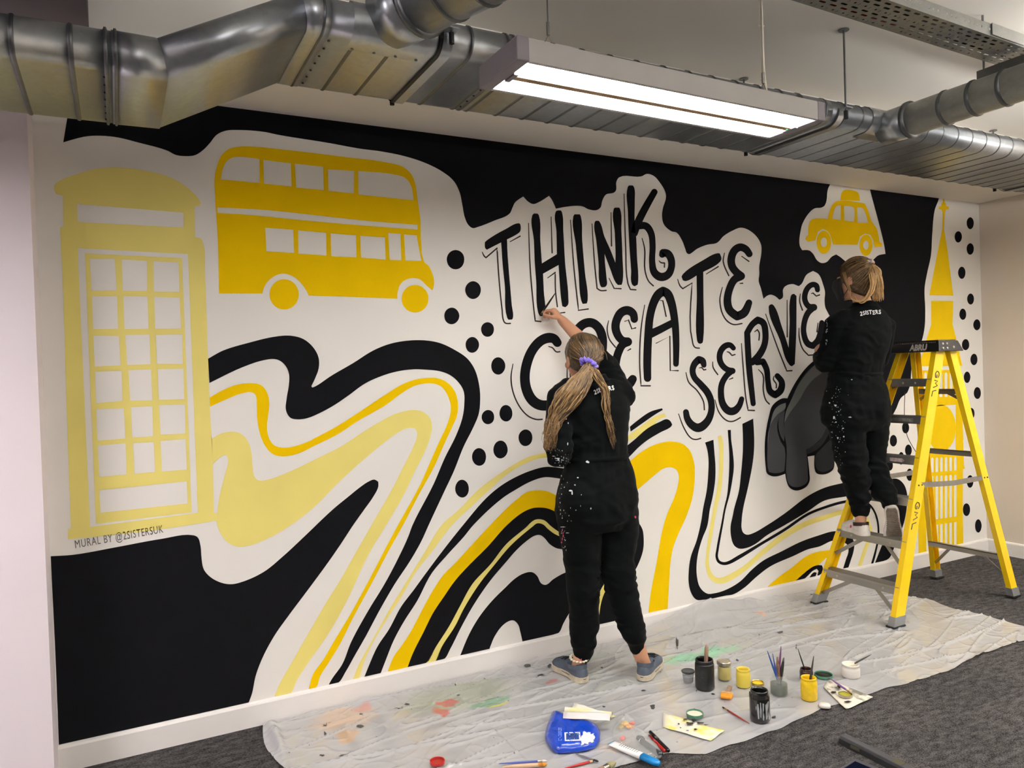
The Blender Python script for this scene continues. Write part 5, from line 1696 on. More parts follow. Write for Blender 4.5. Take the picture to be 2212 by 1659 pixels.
def wrinkle(spots, waist):
    """creases: slanting folds on limbs, gathers at the waist, stronger near the given points (point, radius, strength)"""
    def rid(x, y, z):
        return 1.0 - 2.0 * abs(noise.noise(Vector((x, y, z))))

    def f(p, n):
        a = 0.0030
        for c, r, s in spots:
            q = (p - c).length / r
            if q < 1:
                a += s * (1 - q)
        warp = noise.noise(p * 5.0) * 0.05
        w = rid(p.x * 6, p.y * 6, (p.z + warp) * 21)
        w2 = rid(p.x * 11 + 4, p.y * 11, (p.z + 0.6 * p.x) * 15)
        big = noise.noise(Vector((p.x * 6 + 9, p.y * 6, p.z * 5))) * 0.006
        dz = p.z - waist
        g = math.exp(-(dz / 0.09) ** 2) * 0.0045 * noise.noise(Vector((p.x * 38, p.y * 38, p.z * 5)))
        return 1.55 * a * (max(w, -0.2) * 0.9 + max(w2, -0.2) * 0.6 - 0.25) + 1.3 * big + 1.4 * g
    return f


# ================================================================== first painter, standing on the sheet
def P1(x, y, Y):
    return on_y(x, y, Y)


X_, Y_, Z_ = Vector((1, 0, 0)), Vector((0, 1, 0)), Vector((0, 0, 1))
body = MB()
suit = MB()
TY = 2.97
tor = [((1279, 812), 0.060, 0.058), ((1279, 826), 0.085, 0.068), ((1279, 842), 0.150, 0.085), ((1279, 862), 0.182, 0.102), ((1281, 890), 0.182, 0.116), ((1284, 930), 0.168, 0.112), ((1287, 962), 0.160, 0.108), ((1289, 985), 0.150, 0.104), ((1290, 1005), 0.165, 0.112), ((1291, 1040), 0.190, 0.128), ((1291, 1085), 0.204, 0.142), ((1291, 1118), 0.196, 0.136), ((1291, 1140), 0.15, 0.11)]
rg = []
for (x, y), ru, rv in tor:
    c = P1(x, y, TY)
    rg.append(ring3(c, X_, Y_, ru, rv, 24, 2.4))
suit.rings(rg)
body.rings([ring3(P1(x, y, TY), X_, Y_, ru * 0.86, rv * 0.86, 20) for (x, y), ru, rv in tor])
# buttocks
for x in (1252, 1328):
    suit.ellipsoid(P1(x, 1082, TY - 0.034), 0.098, 0.098, 0.115)
# legs: (px, py, Y, radius)
legL = [(1252, 1105, 2.975, 0.112), (1253, 1150, 2.985, 0.098), (1257, 1200, 3.0, 0.086), (1259, 1250, 3.02, 0.079), (1260, 1300, 3.04, 0.072), (1260, 1350, 3.06, 0.066), (1261, 1385, 3.075, 0.056), (1261, 1400, 3.08, 0.046), (1261, 1409, 3.082, 0.042)]
legR = [(1330, 1105, 2.965, 0.112), (1334, 1150, 2.96, 0.098), (1333, 1200, 2.955, 0.084), (1337, 1250, 2.95, 0.075), (1351, 1300, 2.94, 0.068), (1364, 1345, 2.93, 0.063), (1371, 1372, 2.925, 0.054), (1373, 1386, 2.925, 0.042), (1374, 1395, 2.925, 0.039)]
for L in (legL, legR):
    suit.capsule([P1(*q[:3]) for q in L], [q[3] for q in L], 18)
    body.capsule([P1(*q[:3]) for q in L[:-1]], [q[3] * 0.8 for q in L[:-1]], 14)
# ankles and feet
heelL, toeL = Vector((1.925, 3.012, 0.012)), Vector((1.930, 3.272, 0.012))
heelR, toeR = Vector((2.165, 2.885, 0.012)), Vector((2.378, 3.030, 0.012))
for L, hl, tl in ((legL, heelL, toeL), (legR, heelR, toeR)):
    a = P1(*L[-2][:3])
    f0 = hl + (tl - hl) * 0.27
    body.capsule([a, Vector((f0.x * 0.6 + a.x * 0.4, f0.y * 0.6 + a.y * 0.4, 0.10)), Vector((f0.x, f0.y, 0.060))], [0.040, 0.034, 0.028], 14)
    body.capsule([Vector((f0.x, f0.y, 0.055)), hl + (tl - hl) * 0.6 + Z_ * 0.038, hl + (tl - hl) * 0.85 + Z_ * 0.032], [0.024, 0.022, 0.013], 12)
# left arm: hangs, elbow bent, hand in front
shL, elL, wrL = P1(1214, 858, 2.975), P1(1206, 980, 2.935), P1(1228, 965, 3.16)
suit.capsule([P1(1232, 850, 2.97), shL, P1(1206, 920, 2.95), elL], [0.075, 0.070, 0.062, 0.056], 16)
suit.capsule([elL, (elL + wrL) / 2, elL + (wrL - elL) * 0.86], [0.056, 0.050, 0.042], 16)
body.capsule([shL, elL, wrL], [0.05, 0.04, 0.028], 12)
hand(body, wrL, (wrL - elL) + Vector((0.02, 0.05, 0.02)), Vector((0.6, 0, -0.6)), -1.0, 0.95, (30, 35, 25))
# right arm: raised, forearm bare, crossing in front of the head
shR, elR, wrR = P1(1336, 856, 2.975), P1(1306, 785, 3.145), P1(1214, 692, 3.335)
suit.capsule([P1(1310, 852, 2.97), shR, shR + (elR - shR) * 0.5, elR], [0.078, 0.076, 0.066, 0.060], 16)
suit.capsule([elR, elR + (wrR - elR) * 0.22], [0.060, 0.050], 14)
body.capsule([shR, elR], [0.052, 0.044], 12)
fo = wrR - elR
body.capsule([elR, elR + fo * 0.3, elR + fo * 0.65, wrR], [0.043, 0.042, 0.034, 0.0255], 16)
kn = P1(1188, 660, 3.375)
hd = (kn - wrR).normalized()
hn = Vector((-0.45, 0.65, -0.62))
hand(body, wrR, hd, hn, 1.0, 0.90, (58, 70, 30), 0.03)
# neck and head
nk = P1(1277, 822, 2.96)
hc = P1(1258, 776, 2.995)
body.capsule([nk, nk + (hc - nk) * 0.6, hc], [0.056, 0.050, 0.05], 16)
HM = head_shape(body, hc, math.radians(8), math.radians(4), 1.0)
person1 = fused(body, 'person', 0.0058, 3, m=M_SKIN1)
tag(person1, 'person in black coveralls with long wavy ponytail standing and painting the letter H', 'person')
shp = wrinkle([(elL, 0.17, 0.010), (P1(1260, 1380, 3.07), 0.17, 0.007), (P1(1368, 1375, 2.93), 0.17, 0.007), (P1(1259, 1250, 3.0), 0.16, 0.006), (P1(1337, 1250, 2.95), 0.16, 0.006), (P1(1290, 985, 2.9), 0.10, 0.004), (P1(1330, 1125, 2.85), 0.12, 0.006), (shR, 0.14, 0.006)], P1(1290, 985, 2.97).z)
suit1 = fused(suit, 'coverall', 0.0085, 5, person1, M_COT, shp)
suit1['label'] = 'loose black cotton coverall'
B1 = bvh_of(suit1)
# elastic waist seam, seat seam and collar
q = MB()
c = P1(1289, 987, TY)
q.rings([ring3(c + Z_ * dz, X_, Y_, 0.154 + g, 0.112 + g, 40, 2.4) for dz, g in ((-0.012, 0.0), (-0.006, 0.006), (0.006, 0.006), (0.012, 0.0))], cap=False)
q.build('waistband', M_COT, person1, smooth=True)
q = MB()
c = P1(1278, 818, TY)
q.rings([ring3(c + Z_ * dz - Y_ * dy, X_, Y_, r, r * 0.92, 30) for dz, dy, r in ((-0.012, 0, 0.082), (0.012, -0.004, 0.072), (0.022, -0.006, 0.068), (0.012, -0.004, 0.064))], cap=False)
q.build('collar', M_COT, person1, smooth=True)
# eyes
for s in (-1, 1):
    MB().ellipsoid(HM @ Vector((s * 0.031, 0.083, 0.0)), 0.011, 0.011, 0.011, n=10, m=8).build('eye', M_EYE, person1, smooth=True)
# shoes
M_NAVY = mat('slate_blue_canvas', srgb(72, 80, 92), 0.75, var=0.14, scale=40, bump=0.15, bscale=500)
M_SOLE = mat('worn_cream_rubber', srgb(196, 184, 160), 0.55, var=0.18, scale=30)
M_LACE = mat('dark_laces', srgb(30, 32, 40), 0.7)
for hl, tl in ((heelL, toeL), (heelR, toeR)):
    u, s, M0, L = shoe(person1, hl + Vector((0, 0, 0.0)), tl, M_NAVY, M_SOLE)
    u['label'] = 'slate blue canvas shoe upper'
    ms = MB()
    ms.rings([[M0 @ Vector((0.062 * math.cos(a) * 1.0 + 0.066, 0.040 * math.sin(a), z + 0.010 * math.cos(a) * -1)) for a in (2 * PI * k / 24 for k in range(24))] for z in (0.052, 0.064, 0.074)], cap=False)
    ms.build('shoe_collar', M_NAVY, person1, smooth=True)
    ln = MB()
    for k in range(4):
        x = 0.135 + 0.020 * k
        ln.tube([M0 @ Vector((x, -0.024, 0.070 - 0.004 * k)), M0 @ Vector((x + 0.006, 0.0, 0.080 - 0.006 * k)), M0 @ Vector((x + 0.012, 0.024, 0.070 - 0.004 * k))], 0.003, 6)
    ln.tube(catmull([M0 @ Vector(p) for p in ((0.13, 0.0, 0.084), (0.125, 0.03, 0.092), (0.15, 0.04, 0.075), (0.135, 0.005, 0.085), (0.12, -0.03, 0.09))], False, 5), 0.0025, 6)
    ln.build('shoelaces', M_LACE, person1)
    st = MB()
    st.rings([[M0 @ Vector((L * (0.5 - 0.515 * math.cos(a)), 0.0505 * math.sin(a) * (0.86 + 0.14 * -math.cos(a)), z)) for a in (2 * PI * k / 36 for k in range(36))] for z in (0.017, 0.020)], cap=False)
    st.build('foxing_stripe', M_LACE, person1)
# shell anklet on the left ankle
an = MB()
ac = Vector((heelL.x + 0.012, heelL.y + 0.066, 0.108))
for k in range(16):
    a = 2 * PI * k / 16
    an.ellipsoid(ac + Vector((0.041 * math.cos(a), 0.041 * math.sin(a), 0.006 * math.sin(a))), 0.008, 0.008, 0.0045, n=8, m=5)
an.build('anklet', mat('shell_beads', srgb(236, 226, 206), 0.4), person1)['label'] = 'cream shell anklet'

# --- hair: cap following the skull, swept back to the tie, and a wavy ponytail
M_HAIR1 = hair_material('ash_brown_hair', srgb(34, 23, 16), srgb(190, 150, 98))
rng = random.Random(11)
cap_ = MB()
tie = P1(1271, 786, 2.875)
H3 = HM.to_3x3()


def skull(u, v, g=0.0):
    """u: azimuth 0 = back, +-pi = front; v: 0 crown .. 1 nape"""
    th = v * (2.05 + 0.40 * max(0.0, math.cos(u)) ** 0.5)
    tc_ = min(th, 1.85)
    dn_k = max(0.0, th - 1.85)
    k_ = math.sin(tc_) * (1 - 0.30 * dn_k)
    p = Vector((math.sin(u) * k_ * (0.083 + g), -math.cos(u) * k_ * (0.104 + g) - 0.006, math.cos(tc_) * (0.099 + g) + 0.026 - 0.10 * dn_k))
    return HM @ p


rg = []
for j in range(10):
    v = 0.02 + 0.98 * j / 9
    r = []
    for k in range(28):
        u = -PI + 2 * PI * k / 28
        lim = 1.0 if abs(u) < 1.75 else max(0.30, 1.0 - (abs(u) - 1.75) * 1.0)
        r.append(skull(u, v * lim))
    rg.append(r)
hc1 = MB().rings(rg, cap=True, col=0.12)
for k in range(430):
    u0 = rng.uniform(-2.2, 2.2)
    v0 = rng.uniform(0.02, 0.75) if abs(u0) < 1.6 else rng.uniform(0.05, 0.40)
    a = skull(u0, v0, 0.002)
    tt = tie + Vector((rng.uniform(-0.02, 0.02), rng.uniform(-0.004, 0.02), rng.uniform(-0.012, 0.02)))
    pts = [a]
    # follow the skull towards the nape
    for t in (0.33, 0.66):
        uu = u0 * (1 - t) * 0.95
        vv = v0 + (0.80 - v0) * t
        pts.append(skull(uu, vv, 0.004 + 0.004 * rng.random()))
    pts.append(tt)
    tone = min(1, max(0, rng.gauss(0.09, 0.07) + (0.42 * rng.random() ** 2 if v0 > 0.30 else 0.12 * rng.random())))
    lock(hc1, pts, rng.uniform(0.0020, 0.0042), tone, rng, 0.001, 5, 5, 0.5, 0.6)
hc1.build('hair', M_HAIR1, person1, smooth=True)['label'] = 'ash brown hair swept back with fair streaks'
pt = MB()
for k in range(360):
    a = tie + Vector((rng.uniform(-0.018, 0.018), rng.uniform(-0.02, 0.0), rng.uniform(-0.012, 0.008)))
    if k < 305:
        s = max(-1.7, min(1.7, rng.gauss(0, 0.9)))
        w = rng.random()
        pts = [a, P1(1257 + 12 * s, 812 + 4 * w, 2.845 + 0.010 * rng.random()), P1(1237 + 16 * s, 842 + 6 * w, 2.835 + 0.015 * rng.random()), P1(1218 + 15 * s, 872 + 8 * w, 2.850 + 0.02 * rng.random()),
               P1(1199 + 9 * s, 902 + 6 * w, 2.868 + 0.02 * rng.random()), P1(1190 + 7 * s, 930 + rng.uniform(-4, 10), 2.880), P1(1184 + 6.5 * s, 950 + rng.uniform(-18, 26), 2.885)]
    else:
        s = max(-1.7, min(1.7, rng.gauss(0, 0.9)))
        pts = [a, P1(1290 + 5 * s, 812, 2.842), P1(1306 + 3.5 * s, 843, 2.842), P1(1310 + 3.2 * s, 885, 2.838), P1(1317 + 3 * s, 920, 2.838), P1(1324 + 3 * s, 950 + rng.uniform(-20, 22), 2.845)]
    tone = min(1, max(0, rng.gauss(0.34, 0.2)))
    lock(pt, pts, rng.uniform(0.0022, 0.0052), tone, rng, rng.uniform(0.006, 0.013), 6, 8, 0.6, 0.2)
pt.build('ponytail', M_HAIR1, person1, smooth=True)['label'] = 'long wavy brown and fair ponytail'
# stray hairs
sy = MB()
for k in range(14):
    u0 = rng.choice((-1, 1)) * rng.uniform(1.0, 2.0)
    a = skull(u0, rng.uniform(0.2, 0.7), 0.002)
    sy.tube(catmull([a, a + (a - hc).normalized() * 0.012 + Vector((0, -0.01, -0.01)), a + (a - hc).normalized() * 0.016 + Vector((0, -0.02, -0.05))], False, 4, 170), 0.0005, 4, True, 0.8)
sy.build('stray_hairs', M_HAIR1, person1)['kind'] = 'stuff'
# scrunchie
M_SCR = mat('lilac_velvet', srgb(116, 96, 200), 0.7, var=0.25, scale=70, sheen=0.4)
sc = MB()
dn = (P1(1262, 812, 2.845) - tie).normalized()
sa = dn.cross(Vector((1, 0, 0))).normalized()
sb = dn.cross(sa)
n = 60
rr_ = []
for k in range(n):
    a = 2 * PI * k / n
    rad = 0.031 + 0.004 * math.sin(9 * a) + 0.003 * math.sin(15 * a + 1)
    c = tie + dn * (0.004 * math.sin(11 * a)) + (sa * math.cos(a) * 0.72 + sb * math.sin(a)) * rad
    o_ = (c - tie).normalized()
    rr_.append([c + o_ * (0.011 + 0.003 * math.sin(13 * a)) * math.cos(t) + dn * 0.012 * math.sin(t) for t in (2 * PI * j / 8 for j in range(8))])
rr_.append(rr_[0])
sc.rings(rr_, cap=False)
sc.build('hair_tie', M_SCR, person1, smooth=True)['label'] = 'lilac scrunchie'
# print on the back, paint marks
M_PRINT = mat('white_print', srgb(236, 234, 230), 0.6)
printed_text(person1, B1, '2SISTERS', (1284, 851), (1328, 841), 9.5, M_PRINT, jitter=True)
rng2 = random.Random(4)
mk = [(1269, 998, 4, 3.5), (1248, 1032, 2.5, 1.6), (1232, 1060, 5, 2.5), (1236, 1064, 2, 6), (1242, 1048, 2, 1.5), (1204, 990, 6, 1.2), (1206, 993, 2, 3), (1196, 985, 3, 1), (1226, 959, 1.2, 3.5), (1244, 1102, 1.2, 1.2), (1217, 1138, 6, 1), (1226, 1151, 5, 1), (1223, 905, 1.4, 2), (1227, 914, 1.4, 2.4), (1234, 1125, 1, 1), (1254, 1093, 0.8, 2), (1276, 1098, 1.5, 2.5)]
for k in range(60):
    mk.append((1207 + abs(rng2.gauss(0, 14)), rng2.uniform(985, 1190), rng2.uniform(0.4, 1.2), rng2.uniform(0.5, 2.2)))
for k in range(30):
    mk.append((rng2.uniform(1185, 1232), rng2.uniform(970, 1002), rng2.uniform(0.4, 1.5), rng2.uniform(0.3, 0.9)))
decals(person1, B1, mk, mat('white_paint_marks', srgb(206, 212, 212), 0.6), 'paint_marks', seed=2)
decals(person1, B1, [(1215 + 2 * math.sin(k), 1145 + 6.5 * k, 1.6, 3.4) for k in range(12)] + [(1372, 1117, 2, 4), (1222, 906, 1.4, 2), (1256, 1424, 1.3, 2)], mat('pink_paint_marks', srgb(190, 60, 96), 0.6), 'pink_paint_marks', seed=3)

# --- brush in the raised hand (a thing of its own)
M_BRUSHBLK = mat('black_brush_handle', srgb(24, 20, 20), 0.4)
M_FERR = mat('brass_ferrule', srgb(186, 160, 112), 0.35, 0.9)
M_BRIS = mat('dark_bristles', srgb(40, 32, 26), 0.7)


def brush(name, label, tip, end, r, hm, fm, bm_, group=None, tipw=1.0, ferr=0.20, bris=0.10):
    tip, end = Vector(tip), Vector(end)
    root = empty(name, tip, label, 'paintbrush', group)
    v = end - tip
    L = v.length

    def T(a, b, ra, rb, nm, m, mid=None):
        mb = MB()
        pts, rad = [], []
        k = 7
        for i in range(k):
            t = i / (k - 1)
            pts.append(v * (a + (b - a) * t))
            w = ra + (rb - ra) * t
            if mid:
                w += mid * math.sin(PI * t)
            rad.append(max(w, 0.0003))
        mb.tube(pts, rad, 10)
        return mb.build(nm, m, root, smooth=True)
    T(0.0, bris, r * 0.25 * tipw, r * 1.05, 'bristles', bm_, r * 0.35)
    T(bris, ferr, r * 1.0, r * 0.95, 'ferrule', fm)
    T(ferr, 1.0, r * 1.0, r * 0.35, 'handle', hm, r * 0.35)
    return root


brush('paintbrush', 'slim black paintbrush held in the raised hand of the standing painter', P1(1168, 680, 3.424), P1(1201, 631, 3.30), 0.0048, M_BRUSHBLK, M_FERR, M_BRIS)

# ================================================================== second painter, on the ladder
REF2 = Vector((3.98, 3.0, 0))
_a2 = math.radians(52.5)
N2 = Vector((math.sin(_a2), math.cos(_a2), 0))


def P2(x, y, off=0.0):
    return on_plane(x, y, REF2, N2, off)


az2 = math.radians(15)
F2 = Vector((math.sin(az2), math.cos(az2), 0))
U2 = Vector((math.cos(az2), -math.sin(az2), 0))
body = MB()
suit = MB()
tor = [((1868, 652), 0.056, 0.054), ((1866, 664), 0.085, 0.066), ((1863, 680), 0.150, 0.082), ((1861, 700), 0.182, 0.100), ((1859, 728), 0.184, 0.114), ((1855, 765), 0.172, 0.114), ((1851, 790), 0.168, 0.112), ((1848, 806), 0.152, 0.104), ((1848, 822), 0.168, 0.114), ((1848, 850), 0.190, 0.130), ((1848, 885), 0.204, 0.148), ((1848, 912), 0.196, 0.140), ((1848, 930), 0.14, 0.11)]
suit.rings([ring3(P2(x, y), U2, F2, ru, rv, 24, 2.4) for (x, y), ru, rv in tor])
body.rings([ring3(P2(x, y), U2, F2, ru * 0.86, rv * 0.86, 20) for (x, y), ru, rv in tor])
for x, o in ((1826, -0.085), (1880, -0.01)):
    suit.ellipsoid(P2(x, 884, o), 0.098, 0.098, 0.105)
legL = [(1826, 900, -0.05, 0.112), (1832, 940, -0.05, 0.098), (1838, 985, -0.05, 0.088), (1845, 1020, -0.045, 0.076), (1850, 1050, -0.04, 0.068), (1856, 1078, -0.035, 0.060), (1858, 1094, -0.035, 0.048), (1858, 1103, -0.035, 0.045)]
legR = [(1878, 900, 0.05, 0.110), (1884, 940, 0.07, 0.092), (1882, 980, 0.09, 0.078), (1890, 1012, 0.06, 0.072), (1902, 1045, 0.01, 0.064), (1912, 1068, -0.03, 0.054), (1918, 1084, -0.05, 0.044)]
for L in (legL, legR):
    suit.capsule([P2(*q[:3]) for q in L], [q[3] for q in L], 18)
    body.capsule([P2(*q[:3]) for q in L[:-1]], [q[3] * 0.8 for q in L[:-1]], 14)
# left foot flat on the second tread, right foot on its toes with the sole to the camera
TRZ = 0.4665
heel2L = P2(1872, 1158, -0.09)
heel2L.z = TRZ
toe2L = heel2L + Vector((0.10, 0.21, 0)).normalized() * 0.235
an2 = P2(1858, 1100, -0.035)
f0 = heel2L + (toe2L - heel2L) * 0.27
body.capsule([an2, (an2 + f0 + Z_ * 0.07) / 2, f0 + Z_ * 0.055], [0.042, 0.035, 0.028], 14)
body.capsule([f0 + Z_ * 0.05, heel2L + (toe2L - heel2L) * 0.82 + Z_ * 0.032], [0.024, 0.013], 12)
toe2R = P2(1933, 1172, -0.045)
heel2R = P2(1925, 1094, -0.105)
anR = P2(1916, 1078, -0.035)
body.capsule([P2(*legR[-2][:3]), anR + (heel2R - anR) * 0.2, heel2R * 0.75 + toe2R * 0.25 + N2 * 0.035], [0.040, 0.036, 0.03], 12)
body.capsule([heel2R * 0.75 + toe2R * 0.25 + N2 * 0.035, heel2R * 0.3 + toe2R * 0.7 + N2 * 0.030], [0.03, 0.022], 12)
# arms
sh2L, el2L, wr2L = P2(1806, 702, -0.10), P2(1787, 782, -0.095), P2(1769, 770, 0.07)
suit.capsule([P2(1822, 694, -0.07), sh2L, P2(1796, 742, -0.10), el2L], [0.074, 0.070, 0.062, 0.056], 16)
suit.capsule([el2L, (el2L + wr2L) / 2, el2L + (wr2L - el2L) * 0.88], [0.056, 0.050, 0.040], 16)
body.capsule([sh2L, el2L, wr2L], [0.05, 0.04, 0.028], 12)
hand(body, wr2L, (P2(1763, 760, 0.15) - wr2L), Vector((0.7, -0.2, 0.3)), -1.0, 0.92, (40, 50, 30))
sh2R, el2R, wr2R = P2(1908, 700, 0.11), P2(1900, 775, 0.20), P2(1850, 745, 0.36)
suit.capsule([P2(1890, 694, 0.08), sh2R, el2R], [0.074, 0.070, 0.056], 16)
suit.capsule([el2R, el2R + (wr2R - el2R) * 0.88], [0.056, 0.040], 16)
body.capsule([sh2R, el2R, wr2R], [0.05, 0.04, 0.028], 12)
hand(body, wr2R, (wr2R - el2R) + Z_ * 0.05, Vector((-0.5, 0.2, -0.6)), 1.0, 0.92, (45, 55, 35))
# head turned to the left
nk2 = P2(1866, 660, 0.0)
hc2 = P2(1849, 604, 0.02)
body.capsule([nk2 - Z_ * 0.02, nk2 + (hc2 - nk2) * 0.6, hc2], [0.054, 0.049, 0.05], 16)
HM2 = head_shape(body, hc2, math.radians(-8), math.radians(-4), 1.06)
person2 = fused(body, 'person', 0.0058, 3, m=M_SKIN2)
tag(person2, 'person in black coveralls and face mask standing on the yellow step ladder', 'person')
shp = wrinkle([(el2L, 0.16, 0.008), (P2(1856, 1070, -0.04), 0.20, 0.008), (P2(1905, 1050, 0.0), 0.18, 0.008), (P2(1838, 985, -0.1), 0.16, 0.008), (P2(1885, 985, 0.05), 0.16, 0.008), (P2(1848, 806, -0.1), 0.12, 0.005), (P2(1848, 910, -0.1), 0.14, 0.005), (P2(1875, 735, -0.1), 0.16, 0.004)], P2(1848, 806).z)
suit2 = fused(suit, 'coverall', 0.0085, 5, person2, M_COT, shp)
suit2['label'] = 'loose black cotton coverall'
B2 = bvh_of(suit2)
q = MB()
c = P2(1848, 808)
q.rings([ring3(c + Z_ * dz, U2, F2, 0.155 + g, 0.110 + g, 40, 2.4) for dz, g in ((-0.012, 0.0), (-0.006, 0.006), (0.006, 0.006), (0.012, 0.0))], cap=False)
q.build('waistband', M_COT, person2, smooth=True)
q = MB()
c = P2(1867, 660)
q.rings([ring3(c + Z_ * dz, U2, F2, r, r * 0.92, 30) for dz, r in ((-0.012, 0.080), (0.012, 0.068), (0.020, 0.064), (0.012, 0.060))], cap=False)
q.build('collar', M_COT, person2, smooth=True)
for s in (-1, 1):
    MB().ellipsoid(HM2 @ Vector((s * 0.031, 0.083, 0.0)), 0.011, 0.011, 0.011, n=10, m=8).build('eye', M_EYE, person2, smooth=True)
# mask: shell over nose, mouth and chin with ear loops
M_MASK = mat('black_mask', srgb(14, 14, 15), 0.8)
mk = MB()
rg = []
for j in range(7):
    z = 0.008 - 0.110 * j / 6
    r = []
    for k in range(11):
        a = -1.25 + 2.5 * k / 10
        w = 0.076 - 0.014 * (j / 6) ** 2
        dpt = 0.113 + 0.022 * math.exp(-((j - 2) / 1.6) ** 2) * math.cos(a) ** 4 - 0.012 * (j / 6)
        r.append(HM2 @ Vector((w * math.sin(a), 0.016 + (dpt) * math.cos(a), z + 0.014 * abs(a) * (0.5 - j / 6))))
    rg.append(r)
mk.rings(rg, closed=False)
o = mk.build('face_mask', M_MASK, person2, smooth=True)
so = o.modifiers.new('thick', 'SOLIDIFY')
so.thickness = 0.003
o['label'] = 'black cloth face mask'
for s in (-1, 1):
    lp = MB()
    for z0, z1 in ((-0.012, 0.012), (-0.085, -0.035)):
        lp.tube(catmull([HM2 @ Vector(p) for p in ((s * 0.063, 0.045, z0), (s * 0.073, 0.015, (z0 + z1) / 2), (s * 0.083, -0.014, z1))], False, 5, 170), 0.0022, 6)
    lp.build('ear_loop', M_MASK, person2)
# shoes: white canvas with coloured spots
M_WHT = mat('white_canvas', srgb(216, 208, 198), 0.75, var=0.08, scale=40, bump=0.1, bscale=500)
M_WSOLE = mat('off_white_rubber', srgb(214, 206, 198), 0.55, var=0.1, scale=30)
M_TREADS = mat('grey_waffle_rubber', srgb(128, 116, 102), 0.7, var=0.2, scale=60)
u, s, MA, LA = shoe(person2, heel2L, toe2L, M_WHT, M_WSOLE)
u['label'] = 'white canvas shoe with red and green spots'
# right shoe: built along the raised foot, its sole towards the camera
ax = (toe2R - heel2R).normalized()
zz = (N2 * 1.0 + Vector((0, 0, 0.0)))
zz = (zz - ax * zz.dot(ax)).normalized()
yy = zz.cross(ax).normalized()
LB = (toe2R - heel2R).length
MBm = Matrix(((ax.x, yy.x, zz.x, heel2R.x), (ax.y, yy.y, zz.y, heel2R.y), (ax.z, yy.z, zz.z, heel2R.z), (0, 0, 0, 1)))
u2, s2, _, _ = shoe(person2, heel2R, toe2R, M_WHT, M_WSOLE, MBm, LB)
u2['label'] = 'white canvas shoe with spots, heel raised'
wf = MB()
ts = [0.04, 0.12, 0.25, 0.40, 0.55, 0.70, 0.82, 0.92, 0.97]
ws = [0.022, 0.030, 0.031, 0.029, 0.034, 0.041, 0.041, 0.032, 0.020]
ol = [(t * LB, w) for t, w in zip(ts, ws)] + [(t * LB, -w) for t, w in reversed(list(zip(ts, ws)))]
wf.rings([[MBm @ Vector((x, y, z)) for x, y in ol] for z in (-0.003, 0.001)])
for i in range(18):
    for t in range(2):
        x = LB * (0.07 + 0.05 * i)
        w = 0.024 + 0.012 * math.sin(PI * i / 18)
        wf.bar(MBm @ Vector((x, -w, -0.004)), MBm @ Vector((x + 0.01, w, -0.004)), 0.004, 0.002, up=tuple(zz))
wf.build('sole_tread', M_TREADS, person2)['label'] = 'grey waffle patterned shoe sole'
for Mx, Lx in ((MA, LA), (MBm, LB)):
    ms = MB()
    ms.rings([[Mx @ Vector((0.060 * math.cos(a) + 0.064, 0.039 * math.sin(a), z - 0.010 * math.cos(a))) for a in (2 * PI * k / 24 for k in range(24))] for z in (0.050, 0.062, 0.072)], cap=False)
    ms.build('shoe_lining', mat('dark_shoe_lining', srgb(44, 22, 24), 0.7), person2, smooth=True)
bs = BVHTree.FromPolygons([v.co for v in u.data.vertices] + [v.co for v in u2.data.vertices], [tuple(p.vertices) for p in u.data.polygons] + [tuple(i + len(u.data.vertices) for i in p.vertices) for p in u2.data.polygons])
decals(person2, bs, [(1838, 1138, 3.2, 3.8), (1867, 1149, 4, 4), (1926, 1096, 4, 2.5)], mat('crimson_spots', srgb(200, 40, 84), 0.6), 'red_spots', seed=4)
decals(person2, bs, [(1854, 1146, 3.6, 2.8), (1828, 1142, 2.4, 1.8), (1917, 1101, 2.5, 2.5)], mat('teal_spots', srgb(50, 130, 122), 0.6), 'green_spots', seed=5)
decals(person2, bs, [(1846, 1148, 1.2, 1), (1860, 1152, 1.2, 1), (1921, 1102, 1.2, 1.4)], mat('black_spots', srgb(20, 20, 20), 0.6), 'black_spots', seed=6)

# hair
M_HAIR2 = hair_material('dark_blonde_hair', srgb(46, 32, 20), srgb(226, 182, 120))
rng = random.Random(21)
tie2 = P2(1877, 573, -0.02)


def skull2(u, v, g=0.0):
    th = v * (2.40 + 0.40 * max(0.0, math.cos(u)) ** 0.5)
    tc_ = min(th, 1.85)
    dn_k = max(0.0, th - 1.85)
    k_ = math.sin(tc_) * (1 - 0.34 * dn_k)
    p = Vector((math.sin(u) * k_ * (0.084 + g), -math.cos(u) * k_ * (0.105 + g) - 0.006, math.cos(tc_) * (0.099 + g) + 0.026 - 0.115 * dn_k))
    return HM2 @ p


